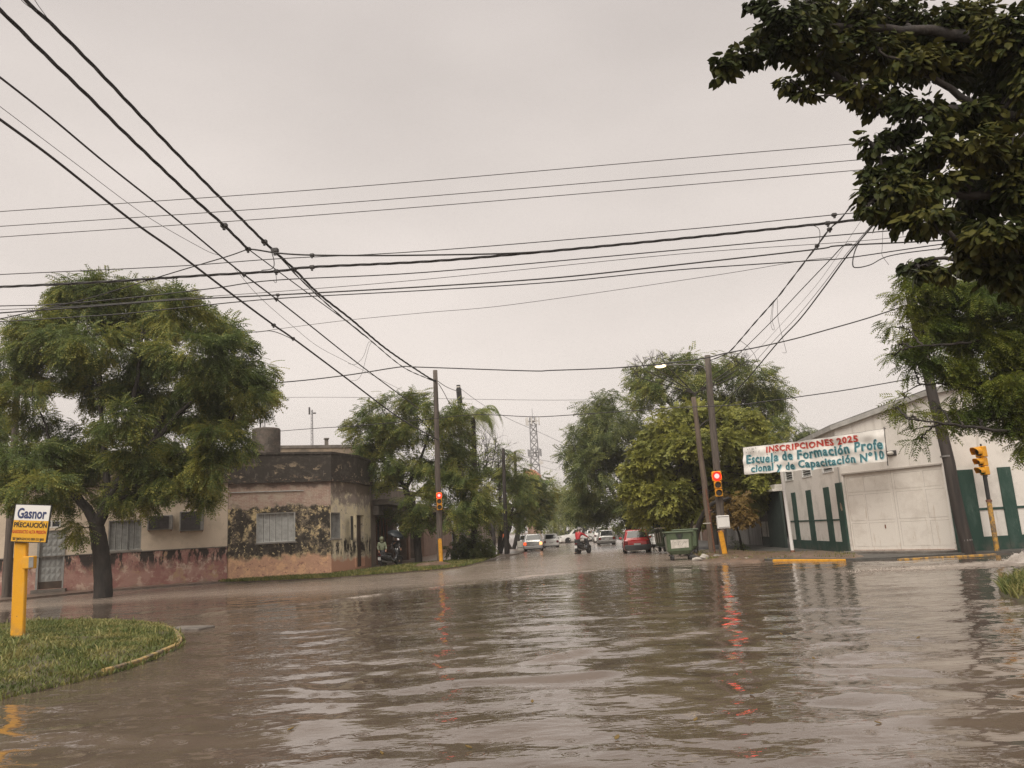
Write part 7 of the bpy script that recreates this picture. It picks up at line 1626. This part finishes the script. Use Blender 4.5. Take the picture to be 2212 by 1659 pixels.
p = person('person in red jacket and helmet pushing the dark scooter through the water', J, head='helmet'); park(p, sc, yaw, -.03)
# person under the umbrella beside a parked motorcycle
ub = at(857,1216,46.0); ub[2] = .1
J = dict(hip=(0,0,.92), chest=(.0,.01,1.25), neck=(0,.0,1.46), head=(.01,.02,1.58), shL=(-.19,0,1.38), elL=(-.24,.06,1.10), haL=(-.20,.20,.98), shR=(.19,0,1.38), elR=(.27,.02,1.13), haR=(.20,.17,1.28),
         hpL=(-.09,0,.87), knL=(-.11,.04,.48), anL=(-.11,-.03,.10), toL=(-.12,.12,.04), hpR=(.09,0,.87), knR=(.10,.06,.48), anR=(.11,-.02,.10), toR=(.12,.13,.04), look=(.3,1,0))
p = person('person in dark coat standing under the black umbrella outside the porch', J, 'coat_dark', 'trousers_dark'); park(p, ub, R(-150), .10)
um = thing('umbrella', 'open black umbrella tilted over the person by the corner house', 'umbrella', (0,0,0))
mb = MB(); rings = []; n = 16
prof = [(.02,.0),(.16,-.025),(.32,-.09),(.46,-.20),(.53,-.30)]
for r_, z in prof: rings.append([((r_*(1 if j%2==0 else .965))*math.cos(2*math.pi*j/n), (r_*(1 if j%2==0 else .965))*math.sin(2*math.pi*j/n), z-(0 if j%2==0 else .0)+(.02 if j%2 and r_>.4 else 0)) for j in range(n)])
inner = [[(a_*.985,b_*.985,c_-.008) for a_,b_,c_ in r_] for r_ in rings][::-1]
mb.loft(rings+inner, cap=False); mb.build('canopy', 'umbrella_cloth', um, smooth=True, local=True)
mb = MB(); mb.tube([(0,0,.06),(0,0,-.82)], .008, 6); P = spline([(0,0,-.80),(0,0,-.90),(.03,0,-.94),(.07,0,-.92),(.075,0,-.88)], 4); mb.tube(P, .013, 7); mb.build('shaft', 'steel_dark', um, local=True)
mb = MB()
for j in range(0, n, 2):
    q = 2*math.pi*j/n; mb.tube([(0,0,-.05),(.30*math.cos(q),.30*math.sin(q),-.10),(.52*math.cos(q),.52*math.sin(q),-.305)], .004, 4)
mb.build('rib', 'steel', um, local=True)
um.location = tuple(at(858,1150,45.7)+np.array([0,0,.10])); um.rotation_euler = (R(10), R(24), 0)
q = at(845,1222,45.2); c = scooter('dark parked motorcycle beside the person with the umbrella'); park(c, q, R(-35), .09)
q = at(826,1225,44.8)
J2 = dict(J); J2.update(haR=(.22,.16,.96), elR=(.25,.04,1.12), look=(0,1,0))
p = person('person in pale green hooded raincoat left of the black umbrella', J2, 'rain_green', 'trousers_dark', 'hood'); park(p, q, R(200), .09, .98)
# ------------------------------------------------------------------ rain haze in the air
mt = bpy.data.materials.new('haze'); mt.use_nodes = True; n = mt.node_tree; n.nodes.clear(); MATS['haze'] = mt
out = n.nodes.new('ShaderNodeOutputMaterial'); vol = n.nodes.new('ShaderNodeVolumePrincipled')
vol.inputs['Color'].default_value = (.96,.935,.91,1); vol.inputs['Density'].default_value = .0008; vol.inputs['Anisotropy'].default_value = .25
n.links.new(vol.outputs[0], out.inputs['Volume'])
mb = MB(); mb.box((0,225,21.3), (560,560,45.6)); o = mb.build('haze', 'haze'); o['kind'] = 'stuff'
